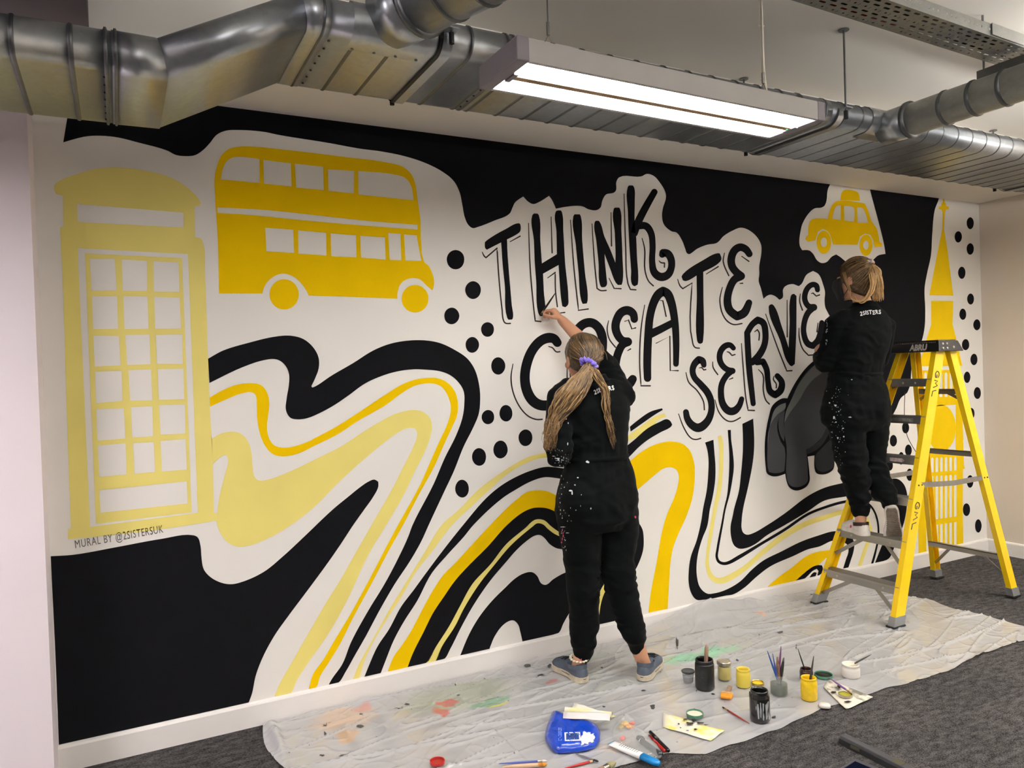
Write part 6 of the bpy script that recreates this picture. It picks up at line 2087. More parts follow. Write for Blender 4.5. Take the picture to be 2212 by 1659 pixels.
rg = []
for j in range(10):
    v = 0.02 + 0.98 * j / 9
    r = []
    for k in range(28):
        u_ = -PI + 2 * PI * k / 28
        lim = 1.0 if abs(u_) < 1.80 else max(0.36, 1.0 - (abs(u_) - 1.80) * 0.85)
        r.append(skull2(u_, v * lim))
    rg.append(r)
h2 = MB().rings(rg, cap=True, col=0.12)
inv = HM2.inverted()
tl = inv @ tie2
for k in range(430):
    u0 = rng.uniform(-2.3, 2.3)
    v0 = rng.uniform(0.05, 0.98) if abs(u0) < 1.75 else rng.uniform(0.05, 0.42)
    a = skull2(u0, v0, 0.0015)
    pts = [a]
    end = tie2 + Vector((rng.uniform(-0.012, 0.012), rng.uniform(-0.012, 0.012), rng.uniform(-0.012, 0.012)))
    for t in (0.35, 0.7):
        w = (a * (1 - t) + end * t)
        d_ = (w - hc2)
        r_ = 0.108 + 0.004 * rng.random()
        lo_ = inv.to_3x3() @ d_
        k_ = math.sqrt((lo_.x / 0.088) ** 2 + ((lo_.y + 0.006) / 0.110) ** 2 + ((lo_.z - 0.026) / 0.105) ** 2)
        if k_ < 1.0:
            lo2 = Vector((lo_.x / k_, (lo_.y + 0.006) / k_ - 0.006, (lo_.z - 0.026) / k_ + 0.026))
            w = HM2 @ lo2
        pts.append(w)
    pts.append(end)
    tone = min(1, max(0, rng.gauss(0.22, 0.10) + (0.10 if v0 > 0.5 else 0.0)))
    lock(h2, pts, rng.uniform(0.002, 0.0042), tone, rng, 0.0005, 5, 5, 0.5, 0.6)
h2.build('hair', M_HAIR2, person2, smooth=True)['label'] = 'dark blonde hair combed back into a tie'
pt = MB()
for k in range(210):
    s = max(-1.8, min(1.8, rng.gauss(0, 1)))
    a = tie2 + Vector((rng.uniform(-0.012, 0.012), rng.uniform(-0.012, 0.012), rng.uniform(-0.01, 0.012)))
    w = rng.random()
    pts = [a, P2(1888 + 5 * s, 578, -0.06 + 0.02 * w), P2(1894 + 6 * s, 600, -0.075 + 0.03 * w), P2(1895 + 7 * s, 622 + 4 * w, -0.08 + 0.03 * w), P2(1897 + 6.5 * s, 640 + rng.uniform(-10, 12), -0.085 + 0.02 * w)]
    if k > 199:
        pts = [a, P2(1884 + 4 * s, 590, -0.07), P2(1884 + 3 * s, 622, -0.09), P2(1872 + 3 * s, 644, -0.10), P2(1852 + 5 * s, 652 + 2 * s, -0.10), P2(1843 + 3 * s, 640, -0.085)]
    lock(pt, pts, rng.uniform(0.0025, 0.0055), min(1, max(0, rng.gauss(0.72, 0.2))), rng, 0.003, 6, 6, 0.6, 0.2)
# a strand in front of the ear
for k in range(4):
    pt_ = [HM2 @ Vector((-0.082, 0.03 - 0.006 * k, 0.045)), HM2 @ Vector((-0.092, 0.012 - 0.004 * k, -0.01)), HM2 @ Vector((-0.086, 0.0 - 0.004 * k, -0.07)), HM2 @ Vector((-0.08, 0.0, -0.10 - 0.006 * k))]
    lock(pt, pt_, 0.0018, 0.62, rng, 0.002, 5, 5, 0.6, 0.2)
pt.build('ponytail', M_HAIR2, person2, smooth=True)['label'] = 'short fair ponytail'
sc = MB()
dn = (P2(1890, 580, -0.05) - tie2).normalized()
sa = dn.cross(Vector((0, 0, 1))).normalized()
sb = dn.cross(sa)
rr_ = []
n = 50
for k in range(n):
    a = 2 * PI * k / n
    rad = 0.026 + 0.003 * math.sin(7 * a) + 0.002 * math.sin(12 * a + 1)
    c = tie2 + dn * (0.004 * math.sin(8 * a)) + (sa * math.cos(a) + sb * math.sin(a)) * rad
    o_ = (c - tie2).normalized()
    rr_.append([c + o_ * 0.012 * math.cos(t) + dn * 0.014 * math.sin(t) for t in (2 * PI * j / 8 for j in range(8))])
rr_.append(rr_[0])
sc.rings(rr_, cap=False)
sc.build('hair_tie', mat('pale_pink_fabric', srgb(206, 184, 178), 0.75, var=0.12, scale=60), person2, smooth=True)['label'] = 'pale pink scrunchie'
printed_text(person2, B2, '2SISTERS', (1858, 681), (1904, 677), 8.5, M_PRINT, jitter=True)
rng2 = random.Random(14)
mk = [(1805, 876, 3.5, 3), (1812, 889, 1.5, 2), (1836, 901, 4, 1.5), (1802, 902, 3, 4), (1806, 912, 2, 2), (1821, 925, 3, 1.5), (1810, 946, 2, 3), (1823, 943, 2, 2), (1840, 820, 2, 1.2), (1792, 870, 2, 2), (1786, 845, 1, 1), (1812, 842, 1.2, 1)]
for k in range(70):
    mk.append((1795 + abs(rng2.gauss(0, 16)), rng2.uniform(835, 1010), rng2.uniform(0.4, 1.1), rng2.uniform(0.4, 1.1)))
for k in range(14):
    mk.append((rng2.uniform(1784, 1787.5), rng2.uniform(690, 750), rng2.uniform(0.4, 0.9), rng2.uniform(1, 3)))
decals(person2, B2, mk, MATS['white_paint_marks'], 'paint_marks', seed=7)
brush('paintbrush', 'dark paintbrush in the left hand of the painter on the ladder', P2(1775, 805, 0.10), P2(1768, 752, 0.13), 0.005, M_BRUSHBLK, M_FERR, M_BRIS)

# ------------------------------------------------------------------ paints, brushes and odds and ends on the sheet
def fz(x, y):
    """point on the sheet seen at a pixel"""
    p = on_z(x, y, 0.006)
    h = max(sheet_h(p.x + 0.03 * a, p.y + 0.03 * b) for a in (-1, 0, 1) for b in (-1, 0, 1))
    return Vector((p.x, p.y, h + 0.0016))


M_YP = mat('yellow_paint_liquid', srgb(246, 214, 40), 0.3, var=0.05, scale=30)
M_YP2 = mat('lemon_paint_liquid', srgb(226, 204, 70), 0.35, var=0.08, scale=40)
M_BP = mat('black_paint_gloss', srgb(17, 17, 18), 0.2, var=0.15, scale=50, coat=0.3)
M_BPM = mat('black_paint_matt', srgb(13, 13, 14), 0.38, var=0.2, scale=60, bump=0.2, bscale=80)
M_CR = mat('cream_paint_liquid', srgb(244, 232, 206), 0.35, var=0.03)
M_TIN = mat('tin_lid', srgb(190, 184, 168), 0.3, 0.9, var=0.15, scale=60)
M_BRASS = mat('brass_lid', srgb(190, 166, 104), 0.35, 0.9, var=0.15, scale=60)
M_GREENL = mat('green_lid', srgb(66, 120, 96), 0.4, var=0.2, scale=60)
M_WPL = mat('white_plastic', srgb(232, 226, 216), 0.4, var=0.03)
M_PAPER = mat('off_white_paper', srgb(232, 226, 208), 0.85, var=0.04, scale=20)


def glass(name, col, rough=0.05, alpha=0.16):
    if name in MATS:
        return MATS[name]
    m = mat(name, col, rough, var=0.02)
    b = m.node_tree.nodes['Principled BSDF']
    b.inputs['Alpha'].default_value = alpha
    b.inputs['Specular IOR Level'].default_value = 0.8
    return m


M_GLASS = glass('jar_glass', srgb(215, 222, 214))
M_CLEAR = glass('clear_plastic', srgb(225, 225, 222), 0.12, 0.30)


def jar(label, at, r, h, wall_m, fill_m, fill_h, neck=0.86, squash=1.0, cat='jar', group=None, shoulder=0.78, name='paint_jar', open_top=True):
    """glass jar with shoulder, threaded neck and contents"""
    root = empty(name, at, label, cat, group)
    t = 0.003
    n = neck * r
    prof = [(0.0, 0.0), (r * 0.90, 0.0), (r, 0.006), (r, h * shoulder * 0.93), (r * 0.985, h * shoulder), (n, h * (shoulder + 0.08)), (n, h * 0.90), (n + 0.0015, h * 0.915), (n, h * 0.94), (n + 0.0015, h * 0.965), (n, h)]
    inner = [(n - t, h), (n - t, h * (shoulder + 0.08)), (r - t, h * shoulder * 0.96), (r - t, 0.006), (0.0, 0.005)]
    MB().lathe(prof + inner, 30).build('glass', wall_m, root, smooth=True)
    if fill_m:
        fr = (r - t - 0.0006) if fill_h < shoulder * 0.93 else n - t - 0.0006
        fh = h * fill_h
        pf = [(0.0, 0.0065), (r - t - 0.0006, 0.007), (r - t - 0.0006, min(fh, h * shoulder * 0.92))]
        if fill_h > shoulder * 0.93:
            pf += [(n - t - 0.0006, h * (shoulder + 0.07)), (n - t - 0.0006, fh)]
        pf += [(0.0, fh)]
        MB().lathe(pf, 26).build('paint', fill_m, root, smooth=False)
    return root


def disc_lid(root, z, r, m, hgt=0.012):
    return MB().lathe([(0.0, z), (r, z), (r + 0.0008, z + 0.002), (r + 0.0008, z + hgt - 0.002), (r - 0.001, z + hgt), (r * 0.86, z + hgt), (r * 0.84, z + hgt - 0.0015), (0.0, z + hgt - 0.0015)], 30).build('lid', m, root)


def lying_lid(label, at, r, m, paint_m, cat='lid'):
    root = empty('jar_lid', at, label, cat)
    MB().lathe([(0.0, 0.0), (r - 0.002, 0.0), (r, 0.002), (r, 0.012), (r - 0.0015, 0.0125), (r - 0.003, 0.011), (r - 0.003, 0.003), (0.0, 0.0025)], 32).build('rim', m, root, smooth=False)
    MB().lathe([(0.0, 0.0027), (r - 0.0036, 0.0027), (r - 0.0036, 0.006), (0.0, 0.0062)], 30).build('paint', paint_m, root)
    return root


def lean(at, zt, dx, dy, r_in, z0=0.012):
    """brush line inside a jar: foot inside, leaning out over the rim"""
    a = Vector(at) + Vector((-dx * 0.25, -dy * 0.25, z0))
    return a


# small lidded plastic cup
at = fz(1487, 1473)
cup = empty('plastic_cup', at, 'small clear plastic cup with dark lid beside the tall black jar', 'cup')
MB().lathe([(0, 0), (0.023, 0), (0.024, 0.003), (0.029, 0.046), (0.027, 0.046), (0.0225, 0.004), (0, 0.004)], 28).build('cup_wall', M_CLEAR, cup, smooth=True)
MB().lathe([(0, 0.0045), (0.022, 0.0045), (0.0245, 0.026), (0, 0.027)], 24).build('paint', mat('grey_paint_residue', srgb(110, 118, 122), 0.5, var=0.4, scale=50), cup)
MB().lathe([(0, 0.046), (0.031, 0.046), (0.032, 0.048), (0.032, 0.052), (0.027, 0.054), (0.025, 0.051), (0, 0.051)], 28).build('lid', mat('dark_lid', srgb(58, 64, 68), 0.35), cup)
# tall black jar with a brush handle
at = fz(1523, 1487)
j = jar('tall black paint jar with a wooden brush handle standing in it', at, 0.044, 0.135, M_BPM, M_BP, 0.60, neck=0.90, shoulder=0.84)
w1 = mat('worn_wood', srgb(142, 112, 92), 0.7, var=0.25, scale=60, stretch=(1, 1, 0.1))
b0 = Vector(at) + Vector((0.012, 0.008, 0.02))
hb = empty('paintbrush', b0, 'thick wooden brush handle standing in the tall black jar', 'paintbrush')
MB().tube([(0, 0, 0), (0.004, 0.001, 0.06), (0.010, 0.002, 0.125), (0.014, 0.003, 0.160), (0.0155, 0.003, 0.172)], [0.007, 0.008, 0.010, 0.0085, 0.003], 12).build('handle', w1, hb, smooth=True)
MB().tube([(-0.001, 0, -0.010), (0, 0, 0.004)], [0.010, 0.009], 12).build('bristles', M_BRIS, hb)
# lidded lemon jar
at = fz(1565, 1468)
j = jar('lidded glass jar of lemon yellow paint behind the open yellow jar', at, 0.0325, 0.078, M_GLASS, M_YP2, 0.80, neck=0.93)
disc_lid(j, 0.074, 0.0335, M_TIN, 0.016)
# open yellow jar
at = fz(1606, 1483)
jar('open glass jar smeared with pale yellow paint in the middle row', at, 0.0325, 0.082, glass('yellow_smeared_glass', srgb(240, 216, 80), 0.3, 0.93), M_YP, 0.55, neck=0.90)
lying_lid('brass jar lid full of yellow paint', fz(1637, 1479), 0.0285, M_BRASS, M_YP)
# water jar with brushes
at = fz(1683, 1500)
wj = jar('squat glass jar of murky green water holding several brushes', at, 0.040, 0.090, M_GLASS, mat('murky_water', srgb(52, 62, 46), 0.12, var=0.15, scale=30), 0.55, neck=0.80, shoulder=0.74)
BL = mat('blue_handle', srgb(34, 72, 150), 0.35, var=0.1, scale=30)
PU = mat('purple_handle', srgb(112, 62, 110), 0.35)
for k, (lab, dx, dy, zt, m, r) in enumerate((('blue paintbrush leaning left out of the water jar', -0.058, 0.01, 0.205, BL, 0.0042), ('shorter blue paintbrush in the water jar', -0.022, 0.012, 0.185, mat('steel_blue_handle', srgb(60, 84, 150), 0.35), 0.0042),
                                            ('brown wooden brush in the middle of the water jar', 0.006, 0.010, 0.165, mat('brown_handle', srgb(112, 82, 64), 0.5, var=0.2, scale=50), 0.0085), ('purple tipped paintbrush standing tall in the water jar', 0.026, 0.004, 0.212, PU, 0.0045), ('black handled brush at the right of the water jar', 0.034, -0.004, 0.160, M_BRUSHBLK, 0.0080))):
    a = Vector(at) + Vector((-dx * 0.35 + 0.004 * (k - 2), -dy * 0.3 + 0.004 * (k % 2), 0.012))
    b = Vector(at) + Vector((dx * 0.95, dy, zt))
    brush('paintbrush', lab, a, b, r, m, M_BRUSHBLK if k in (2, 3, 4) else M_FERR, M_BRIS, 'brushes in the water jar', ferr=0.45 if k == 3 else 0.22)
# yellow jar with two brushes
at = fz(1748, 1510)
jar('open jar of bright yellow paint at the front right', at, 0.0355, 0.098, mat('yellow_coated_glass', srgb(240, 200, 28), 0.35, var=0.12, scale=40), M_YP, 0.70, neck=0.90, shoulder=0.80)
brush('paintbrush', 'black paintbrush leaning right out of the bright yellow jar', Vector(at) + Vector((-0.012, -0.004, 0.02)), Vector(at) + Vector((0.050, 0.012, 0.178)), 0.0046, M_BRUSHBLK, M_BRUSHBLK, M_YP)
at2 = fz(1742, 1468)
dj = jar('low dark jar behind the bright yellow jar', at2, 0.030, 0.052, glass('dark_red_glass', srgb(60, 26, 26), 0.2, 0.9), mat('maroon_paint', srgb(46, 18, 18), 0.3), 0.6)
brush('paintbrush', 'thin black paintbrush leaning left out of the low dark jar', Vector(at2) + Vector((0.008, 0.004, 0.012)), Vector(at2) + Vector((-0.038, 0.012, 0.150)), 0.0032, M_BRUSHBLK, M_BRUSHBLK, M_BRIS)
lying_lid('green rimmed lid covered in black paint', fz(1779, 1462), 0.042, M_GREENL, M_BP)
# white pot with a brush across it
at = fz(1838, 1462)
jar('low white pot of cream paint at the right', at, 0.0415, 0.060, M_WPL, M_CR, 0.84, neck=0.92, shoulder=0.66)
brush('paintbrush', 'black paintbrush resting across the white pot', Vector(at) + Vector((-0.004, -0.012, 0.060)), Vector(at) + Vector((0.118, -0.022, 0.086)), 0.0038, M_BRUSHBLK, M_BRUSHBLK, M_CR)
# black jar at the front with a scraped label
at = fz(1642, 1556)
bj = jar('glossy black jar with a scraped silvery label at the front', at, 0.0415, 0.128, M_BP, M_BP, 0.55, neck=0.84, shoulder=0.80)
lbm = MB()
rl = random.Random(9)


def jar_patch(mb, pts, r, g=0.0008):
    """flat shape wrapped on a cylinder; pts = (angle in degrees, z)"""
    n = len(pts)
    mb.add([Vector(((r + g) * math.cos(math.radians(a)), (r + g) * math.sin(math.radians(a)), z)) for a, z in pts], [tuple(range(n))])


for a0, pts in ((-150, [(0, 0.082), (8, 0.084), (12, 0.05), (10, 0.022), (4, 0.020), (0, 0.05)]), (-134, [(0, 0.090), (6, 0.09), (8, 0.055), (5, 0.026), (1, 0.03)]), (-120, [(0, 0.088), (9, 0.086), (7, 0.06), (3, 0.05), (8, 0.03), (4, 0.014), (0, 0.02)]),
               (-104, [(0, 0.080), (10, 0.085), (20, 0.092), (30, 0.090), (22, 0.070), (14, 0.05), (16, 0.03), (10, 0.02), (4, 0.018), (2, 0.05)]), (-84, [(0, 0.040), (8, 0.046), (14, 0.03), (20, 0.022), (12, 0.014), (2, 0.016)])):
    jar_patch(lbm, [(a0 + a, z) for a, z in pts], 0.0415)
lbm.build('label_scraps', mat('silver_label', srgb(170, 172, 174), 0.4, 0.3, var=0.2, scale=60), bj)['kind'] = 'stuff'
lying_lid('small black bottle cap behind the glossy black jar', fz(1627, 1503), 0.018, M_BPM, M_BP)
# eraser
at = fz(1782, 1529)
e = MB()
e.rings([ring3(Vector((0, 0, z)), Vector((0.75, -0.66, 0)), Vector((0.66, 0.75, 0)), a, b, 20, 3.0) for z, a, b in ((0.0, 0.020, 0.014), (0.004, 0.024, 0.017), (0.012, 0.024, 0.017), (0.017, 0.019, 0.013))])
o = e.build('eraser', M_WPL, smooth=True)
o.location = at
tag(o, 'rounded white eraser near the front edge of the sheet', 'eraser')
# flat orange brush
at = fz(1570, 1508)
fb = empty('flat_brush', at, 'flat paint-stained brush with orange tipped bristles and wooden handle', 'paintbrush')
d = (fz(1583, 1478) - fz(1568, 1515))
d.z = 0
d.normalize()
sd = Vector((d.y, -d.x, 0))


def slab(mb, stations, z0=0.0):
    """flat tapering slab along d: (t, half width, half height)"""
    mb.rings([ring3(d * t + Vector((0, 0, z0 + 0.010)), sd, Z_, w, h, 16, 4.0) for t, w, h in stations])
    return mb


slab(MB(), [(-0.030, 0.024, 0.004), (-0.012, 0.026, 0.007), (0.004, 0.027, 0.0085)]).build('bristles', mat('orange_bristles', srgb(226, 146, 40), 0.6, var=0.15, scale=80), fb)
slab(MB(), [(0.003, 0.028, 0.009), (0.022, 0.026, 0.009)]).build('ferrule', mat('stained_ferrule', srgb(216, 176, 128), 0.5, 0.3, var=0.3, scale=60), fb)
slab(MB(), [(0.021, 0.023, 0.008), (0.034, 0.011, 0.008), (0.055, 0.009, 0.008), (0.080, 0.011, 0.008), (0.096, 0.009, 0.007), (0.101, 0.004, 0.004)]).build('handle', w1, fb)
# thin red brush lying in front
brush('paintbrush', 'thin red paintbrush lying in front of the flat brush', fz(1560, 1529) + Z_ * 0.004, fz(1619, 1566) + Z_ * 0.004, 0.0036, mat('red_handle', srgb(150, 44, 40), 0.35), M_FERR, M_BRIS)


# stained papers
def paper(label, corners, m, bend=0.006, name='paper_sheet', cat='paper', nx=10, ny=8, lift=0.003):
    P = [fz(*c) for c in corners]
    root = sum(P, Vector()) / 4
    mb = MB()
    vs, fs = [], []
    for i in range(nx + 1):
        for k in range(ny + 1):
            u, v = i / nx, k / ny
            p = P[0] * (1 - u) * (1 - v) + P[1] * u * (1 - v) + P[2] * u * v + P[3] * (1 - u) * v
            z = sheet_h(p.x, p.y) + lift + bend * (0.5 + 0.5 * noise.noise(Vector((p.x * 14, p.y * 14, 1.0))))
            vs.append(Vector((p.x, p.y, z)) - Vector((root.x, root.y, 0)))
    for i in range(nx):
        for k in range(ny):
            a = i * (ny + 1) + k
            fs.append((a, a + 1, a + ny + 2, a + ny + 1))
    o = mb.add(vs, fs).build(name, m, smooth=True)
    o.location = (root.x, root.y, 0)
    so = o.modifiers.new('thick', 'SOLIDIFY')
    so.thickness = 0.0006
    return tag(o, label, cat)


def stain_paper(name, base, c2, sc=14):
    m = mat(name, base, 0.85, var=0.04)
    nt = m.node_tree
    b = nt.nodes['Principled BSDF']
    nz = nt.nodes.new('ShaderNodeTexNoise')
    nz.inputs['Scale'].default_value = sc
    tc = nt.nodes.new('ShaderNodeTexCoord')
    nt.links.new(tc.outputs['Object'], nz.inputs['Vector'])
    cr = nt.nodes.new('ShaderNodeValToRGB')
    cr.color_ramp.elements[0].position = 0.50
    cr.color_ramp.elements[1].position = 0.66
    cr.color_ramp.elements[0].color = base
    cr.color_ramp.elements[1].color = c2
    nt.links.new(nz.outputs['Fac'], cr.inputs['Fac'])
    nt.links.new(cr.outputs[0], b.inputs['Base Color'])
    return m


pp = paper('yellow stained kitchen paper under the green rimmed lid', ((1433, 1541), (1432, 1573), (1535, 1603), (1566, 1582)), stain_paper('yellow_stained_paper', srgb(232, 226, 206), srgb(236, 220, 110)), 0.008)
sm = MB()
for x, y, rx, ry in ((1490, 1569, 11, 4), (1500, 1562, 6, 5), (1480, 1560, 5, 3), (1512, 1568, 10, 2.5), (1525, 1572, 6, 1.6), (1470, 1578, 3, 1.6), (1485, 1584, 4, 1.4), (1503, 1582, 6, 2), (1466, 1570, 2.5, 2), (1497, 1540, 2, 4)):
    pts = []
    for k in range(9):
        a = 2 * PI * k / 9
        w = rl.uniform(0.5, 1.1)
        p = fz(x + rx * w * math.cos(a), y + ry * w * math.sin(a))
        pts.append(Vector((p.x, p.y, sheet_h(p.x, p.y) + 0.0135)) - Vector((pp.location.x, pp.location.y, 0)))
    sm.add(pts, [tuple(range(9))])
sm.build('black_smears', mat('black_smear', srgb(34, 34, 34), 0.5), pp)['kind'] = 'stuff'
lid1 = fz(1501, 1551)
lid1.z += 0.010
lying_lid('green rimmed lid of cream paint on the stained kitchen paper', lid1, 0.036, M_GREENL, M_CR)
p2 = paper('folded paper towel with paint blots at the right', ((1779, 1487), (1790, 1470), (1886, 1509), (1828, 1535)), stain_paper('blotted_paper', srgb(226, 218, 200), srgb(120, 116, 100), 22), 0.006)
pl = fz(1826, 1508)
pl.z += 0.008
lying_lid('tin lid of olive yellow paint on the folded paper towel', pl, 0.030, M_TIN, mat('olive_paint', srgb(176, 170, 54), 0.3))
brush('paintbrush', 'purple handled paintbrush lying across the olive paint lid', fz(1838, 1509) + Z_ * 0.022, fz(1792, 1471) + Z_ * 0.012, 0.0044, mat('violet_handle', srgb(128, 84, 150), 0.35), M_FERR, mat('rust_bristles', srgb(150, 96, 50), 0.7))
sm = MB()
for x, y, rx, ry in ((1831, 1521, 10, 2.6), (1814, 1489, 4, 3), (1801, 1500, 7, 2.4), (1811, 1487, 3, 2)):
    pts = []
    for k in range(9):
        a = 2 * PI * k / 9
        w = rl.uniform(0.6, 1.1)
        p = fz(x + rx * w * math.cos(a), y + ry * w * math.sin(a))
        pts.append(Vector((p.x, p.y, sheet_h(p.x, p.y) + 0.0115)) - Vector((p2.location.x, p2.location.y, 0)))
    sm.add(pts, [tuple(range(9))])
sm.build('black_smears', MATS['black_smear'], p2)['kind'] = 'stuff'

# blue wipes packet
bc = fz(1240, 1590)
M_BLUE = mat('blue_foil', srgb(18, 66, 186), 0.25, var=0.15, scale=20, bump=0.35, bscale=30, coat=0.4)
pk = empty('wipes_packet', bc, 'crumpled blue plastic packet of wet wipes', 'packet')
ol = [fz(*p) for p in ((1193, 1548), (1218, 1552), (1290, 1578), (1294, 1602), (1285, 1618), (1262, 1626), (1225, 1630), (1202, 1629), (1185, 1612), (1179, 1592))]
ol = [Vector((p.x, p.y, 0)) for p in catmull([(p.x, p.y, 0) for p in ol], True, 4, 70)]
cen = sum(ol, Vector()) / len(ol)
mb = MB()
rg = []
for k, (s, z) in enumerate(((1.0, 0.004), (1.03, 0.010), (0.94, 0.026), (0.78, 0.037), (0.5, 0.041), (0.2, 0.040))):
    rg.append([cen + (p - cen) * s * (1 + 0.03 * noise.noise(p * 30 + Vector((0, 0, k)))) + Vector((0, 0, bc.z + z * (1 + 0.30 * noise.noise(p * 22 + Vector((0, 0, k * 0.7)))))) - bc for p in ol])
mb.rings(rg)
pkt = mb.build('packet', M_BLUE, pk, smooth=True)
pkb = BVHTree.FromPolygons([v.co + bc for v in pkt.data.vertices], [tuple(p.vertices) for p in pkt.data.polygons])


def on_packet(q, m, name, lift=0.0015, nx=10, ny=8, torn=0.0):
    """four-cornered label laid over the packet"""
    mb = MB()
    vs, fs = [], []
    for i in range(nx + 1):
        for k in range(ny + 1):
            u, v = i / nx, k / ny
            x = q[0][0] * (1 - u) * (1 - v) + q[1][0] * u * (1 - v) + q[2][0] * u * v + q[3][0] * (1 - u) * v
            y = q[0][1] * (1 - u) * (1 - v) + q[1][1] * u * (1 - v) + q[2][1] * u * v + q[3][1] * (1 - u) * v
            if torn and (i in (0, nx) or k in (0, ny)):
                x += torn * math.sin(i * 2.3 + k * 1.1)
                y += torn * math.cos(i * 1.7 + k * 2.9)
            dd = ray(x, y).normalized()
            h = pkb.ray_cast(CAM, dd)
            vs.append((h[0] if h[0] is not None else fz(x, y) + Z_ * 0.03) - dd * lift - bc)
    for i in range(nx):
        for k in range(ny):
            a = i * (ny + 1) + k
            fs.append((a, a + 1, a + ny + 2, a + ny + 1))
    return mb.add(vs, fs).build(name, m, pk, smooth=True)


M_LBL = mat('white_label', srgb(232, 232, 236), 0.4)
on_packet([(1219, 1582), (1253, 1581), (1255, 1600), (1220, 1601)], M_LBL, 'label')
on_packet([(1223, 1584), (1250, 1583), (1251, 1597), (1223, 1598)], mat('label_blue', srgb(40, 70, 140), 0.4, var=0.3, scale=90), 'label_print', 0.0025)
on_packet([(1258, 1579), (1284, 1586), (1284, 1602), (1254, 1609)], M_LBL, 'torn_wipe', 0.003, torn=2.0)
tl_ = MB()
for k in range(3):
    q0 = [(1206 + 3 * k, 1572), (1207.4 + 3 * k, 1572), (1207.4 + 3 * k, 1600), (1206 + 3 * k, 1600)]
    on_packet(q0, mat('small_print', srgb(120, 150, 220), 0.4, var=0.5, scale=200), 'small_print', 0.002, 2, 12)
# paper rolls beside the packet
def paper_roll(label, a, b, r, m):
    a, b = fz(*a) + Z_ * r, fz(*b) + Z_ * r
    root = empty('paper_roll', a, label, 'paper roll')
    dv = (b - a)
    mb = MB()
    s = dv.normalized().cross(Z_).normalized()
    t_ = s.cross(dv.normalized())
    rg = []
    for e in (0, 1):
        r_ = []
        for k in range(40):
            an = 2 * PI * k / 20
            rr = r * (1 - 0.012 * k)
            r_.append(dv * e + s * rr * math.cos(an) + t_ * rr * math.sin(an))
        rg.append(r_)
    mb.rings(rg, closed=False)
    mb.build('rolled_paper', m, root, smooth=True)
    return root


M_STP = stain_paper('stained_roll_paper', srgb(234, 230, 214), srgb(226, 222, 150), 9)
paper_roll('rolled paper tube with yellow stains above the blue packet', (1221, 1545), (1322, 1555), 0.016, M_STP)
paper('flat pale paper sheet lying behind the rolled paper tube', ((1240, 1522), (1235, 1540), (1318, 1556), (1330, 1552)), M_STP, 0.01, lift=0.006)
pf = paper('white paper flap folded over the blue packet', ((1218, 1562), (1217, 1577), (1318, 1582), (1319, 1566)), mat('white_tissue', srgb(228, 224, 222), 0.8), 0.004, lift=0.048)

# clear plastic bag with bits inside
cb = fz(1352, 1590)
bag = empty('clear_bag', cb, 'crumpled clear plastic bag holding orange and red scraps', 'plastic bag')
mb = MB()
rg = []
bo = [fz(*p) for p in ((1322, 1588), (1340, 1562), (1352, 1552), (1368, 1560), (1372, 1582), (1400, 1600), (1425, 1625), (1430, 1640), (1400, 1646), (1365, 1620), (1335, 1612))]
bo = [Vector((p.x, p.y, 0)) for p in bo]
cen = sum(bo, Vector()) / len(bo)
for k, (s, z) in enumerate(((1.0, 0.003), (1.0, 0.010), (0.85, 0.024), (0.55, 0.034), (0.2, 0.036))):
    rg.append([cen + (p - cen) * s + Vector((0, 0, cb.z + z * (1 + 0.6 * noise.noise(p * 25 + Vector((0, 0, k)))))) - cb for p in catmull([tuple(q) for q in bo], True, 4, 170)])
mb.rings(rg).build('bag', glass('bag_film', srgb(235, 235, 232), 0.08, 0.22), bag, smooth=True)
for (x, y), c, r in (((1350, 1572), srgb(214, 170, 70), 0.016), ((1360, 1577), srgb(232, 150, 60), 0.013), ((1366, 1568), srgb(220, 90, 80), 0.010), ((1342, 1578), srgb(170, 140, 60), 0.012), ((1345, 1603), srgb(200, 90, 84), 0.012), ((1384, 1605), srgb(60, 62, 64), 0.016)):
    p = fz(x, y)
    o = MB().ellipsoid(p + Z_ * (r * 0.7 + 0.004) - cb, r * 1.3, r, r * 0.65, Matrix.Rotation(x, 3, 'Z'), 8, 5).build('scrap', mat('scrap_%d' % x, c, 0.5, var=0.3, scale=80), bag)
# grey bottle-like marker inside the bag end
a, b = fz(1385, 1608) + Z_ * 0.014, fz(1428, 1640) + Z_ * 0.014
mkr = empty('marker_bottle', a, 'thick dark grey marker under the clear bag', 'marker')
dv = b - a
MB().tube([dv * t for t in (0, 0.05, 0.3, 0.32, 0.97, 1.0)], [0.008, 0.011, 0.012, 0.0125, 0.0125, 0.011], 16).build('barrel', mat('dark_grey_plastic', srgb(56, 58, 62), 0.35), mkr, smooth=True)
MB().tube([dv * t for t in (-0.14, -0.12, 0.02)], [0.006, 0.008, 0.009], 14).build('cap', M_WPL, mkr, smooth=True)
# black marker and red marker
for lab, pa, pb, r, m, capm in (('black marker pen lying beside a red one', (1404, 1586), (1445, 1627), 0.0075, mat('black_pen', srgb(20, 18, 18), 0.3), mat('black_pen_cap', srgb(14, 14, 14), 0.25)), ('red marker pen beneath the black marker pen', (1402, 1594), (1436, 1626), 0.0065, mat('red_pen', srgb(168, 32, 34), 0.35), mat('dark_red_pen_cap', srgb(120, 20, 24), 0.35))):
    a, b = fz(*pa) + Z_ * r, fz(*pb) + Z_ * r
    root = empty('marker_pen', a, lab, 'marker')
    dv = b - a
    MB().tube([dv * t for t in (0.42, 0.44, 0.97, 1.0)], [r * 0.85, r, r, r * 0.7], 14).build('barrel', m, root, smooth=True)
    MB().tube([dv * t for t in (0.0, 0.02, 0.43)], [r * 0.6, r * 1.02, r * 1.08], 14).build('cap', capm, root, smooth=True)
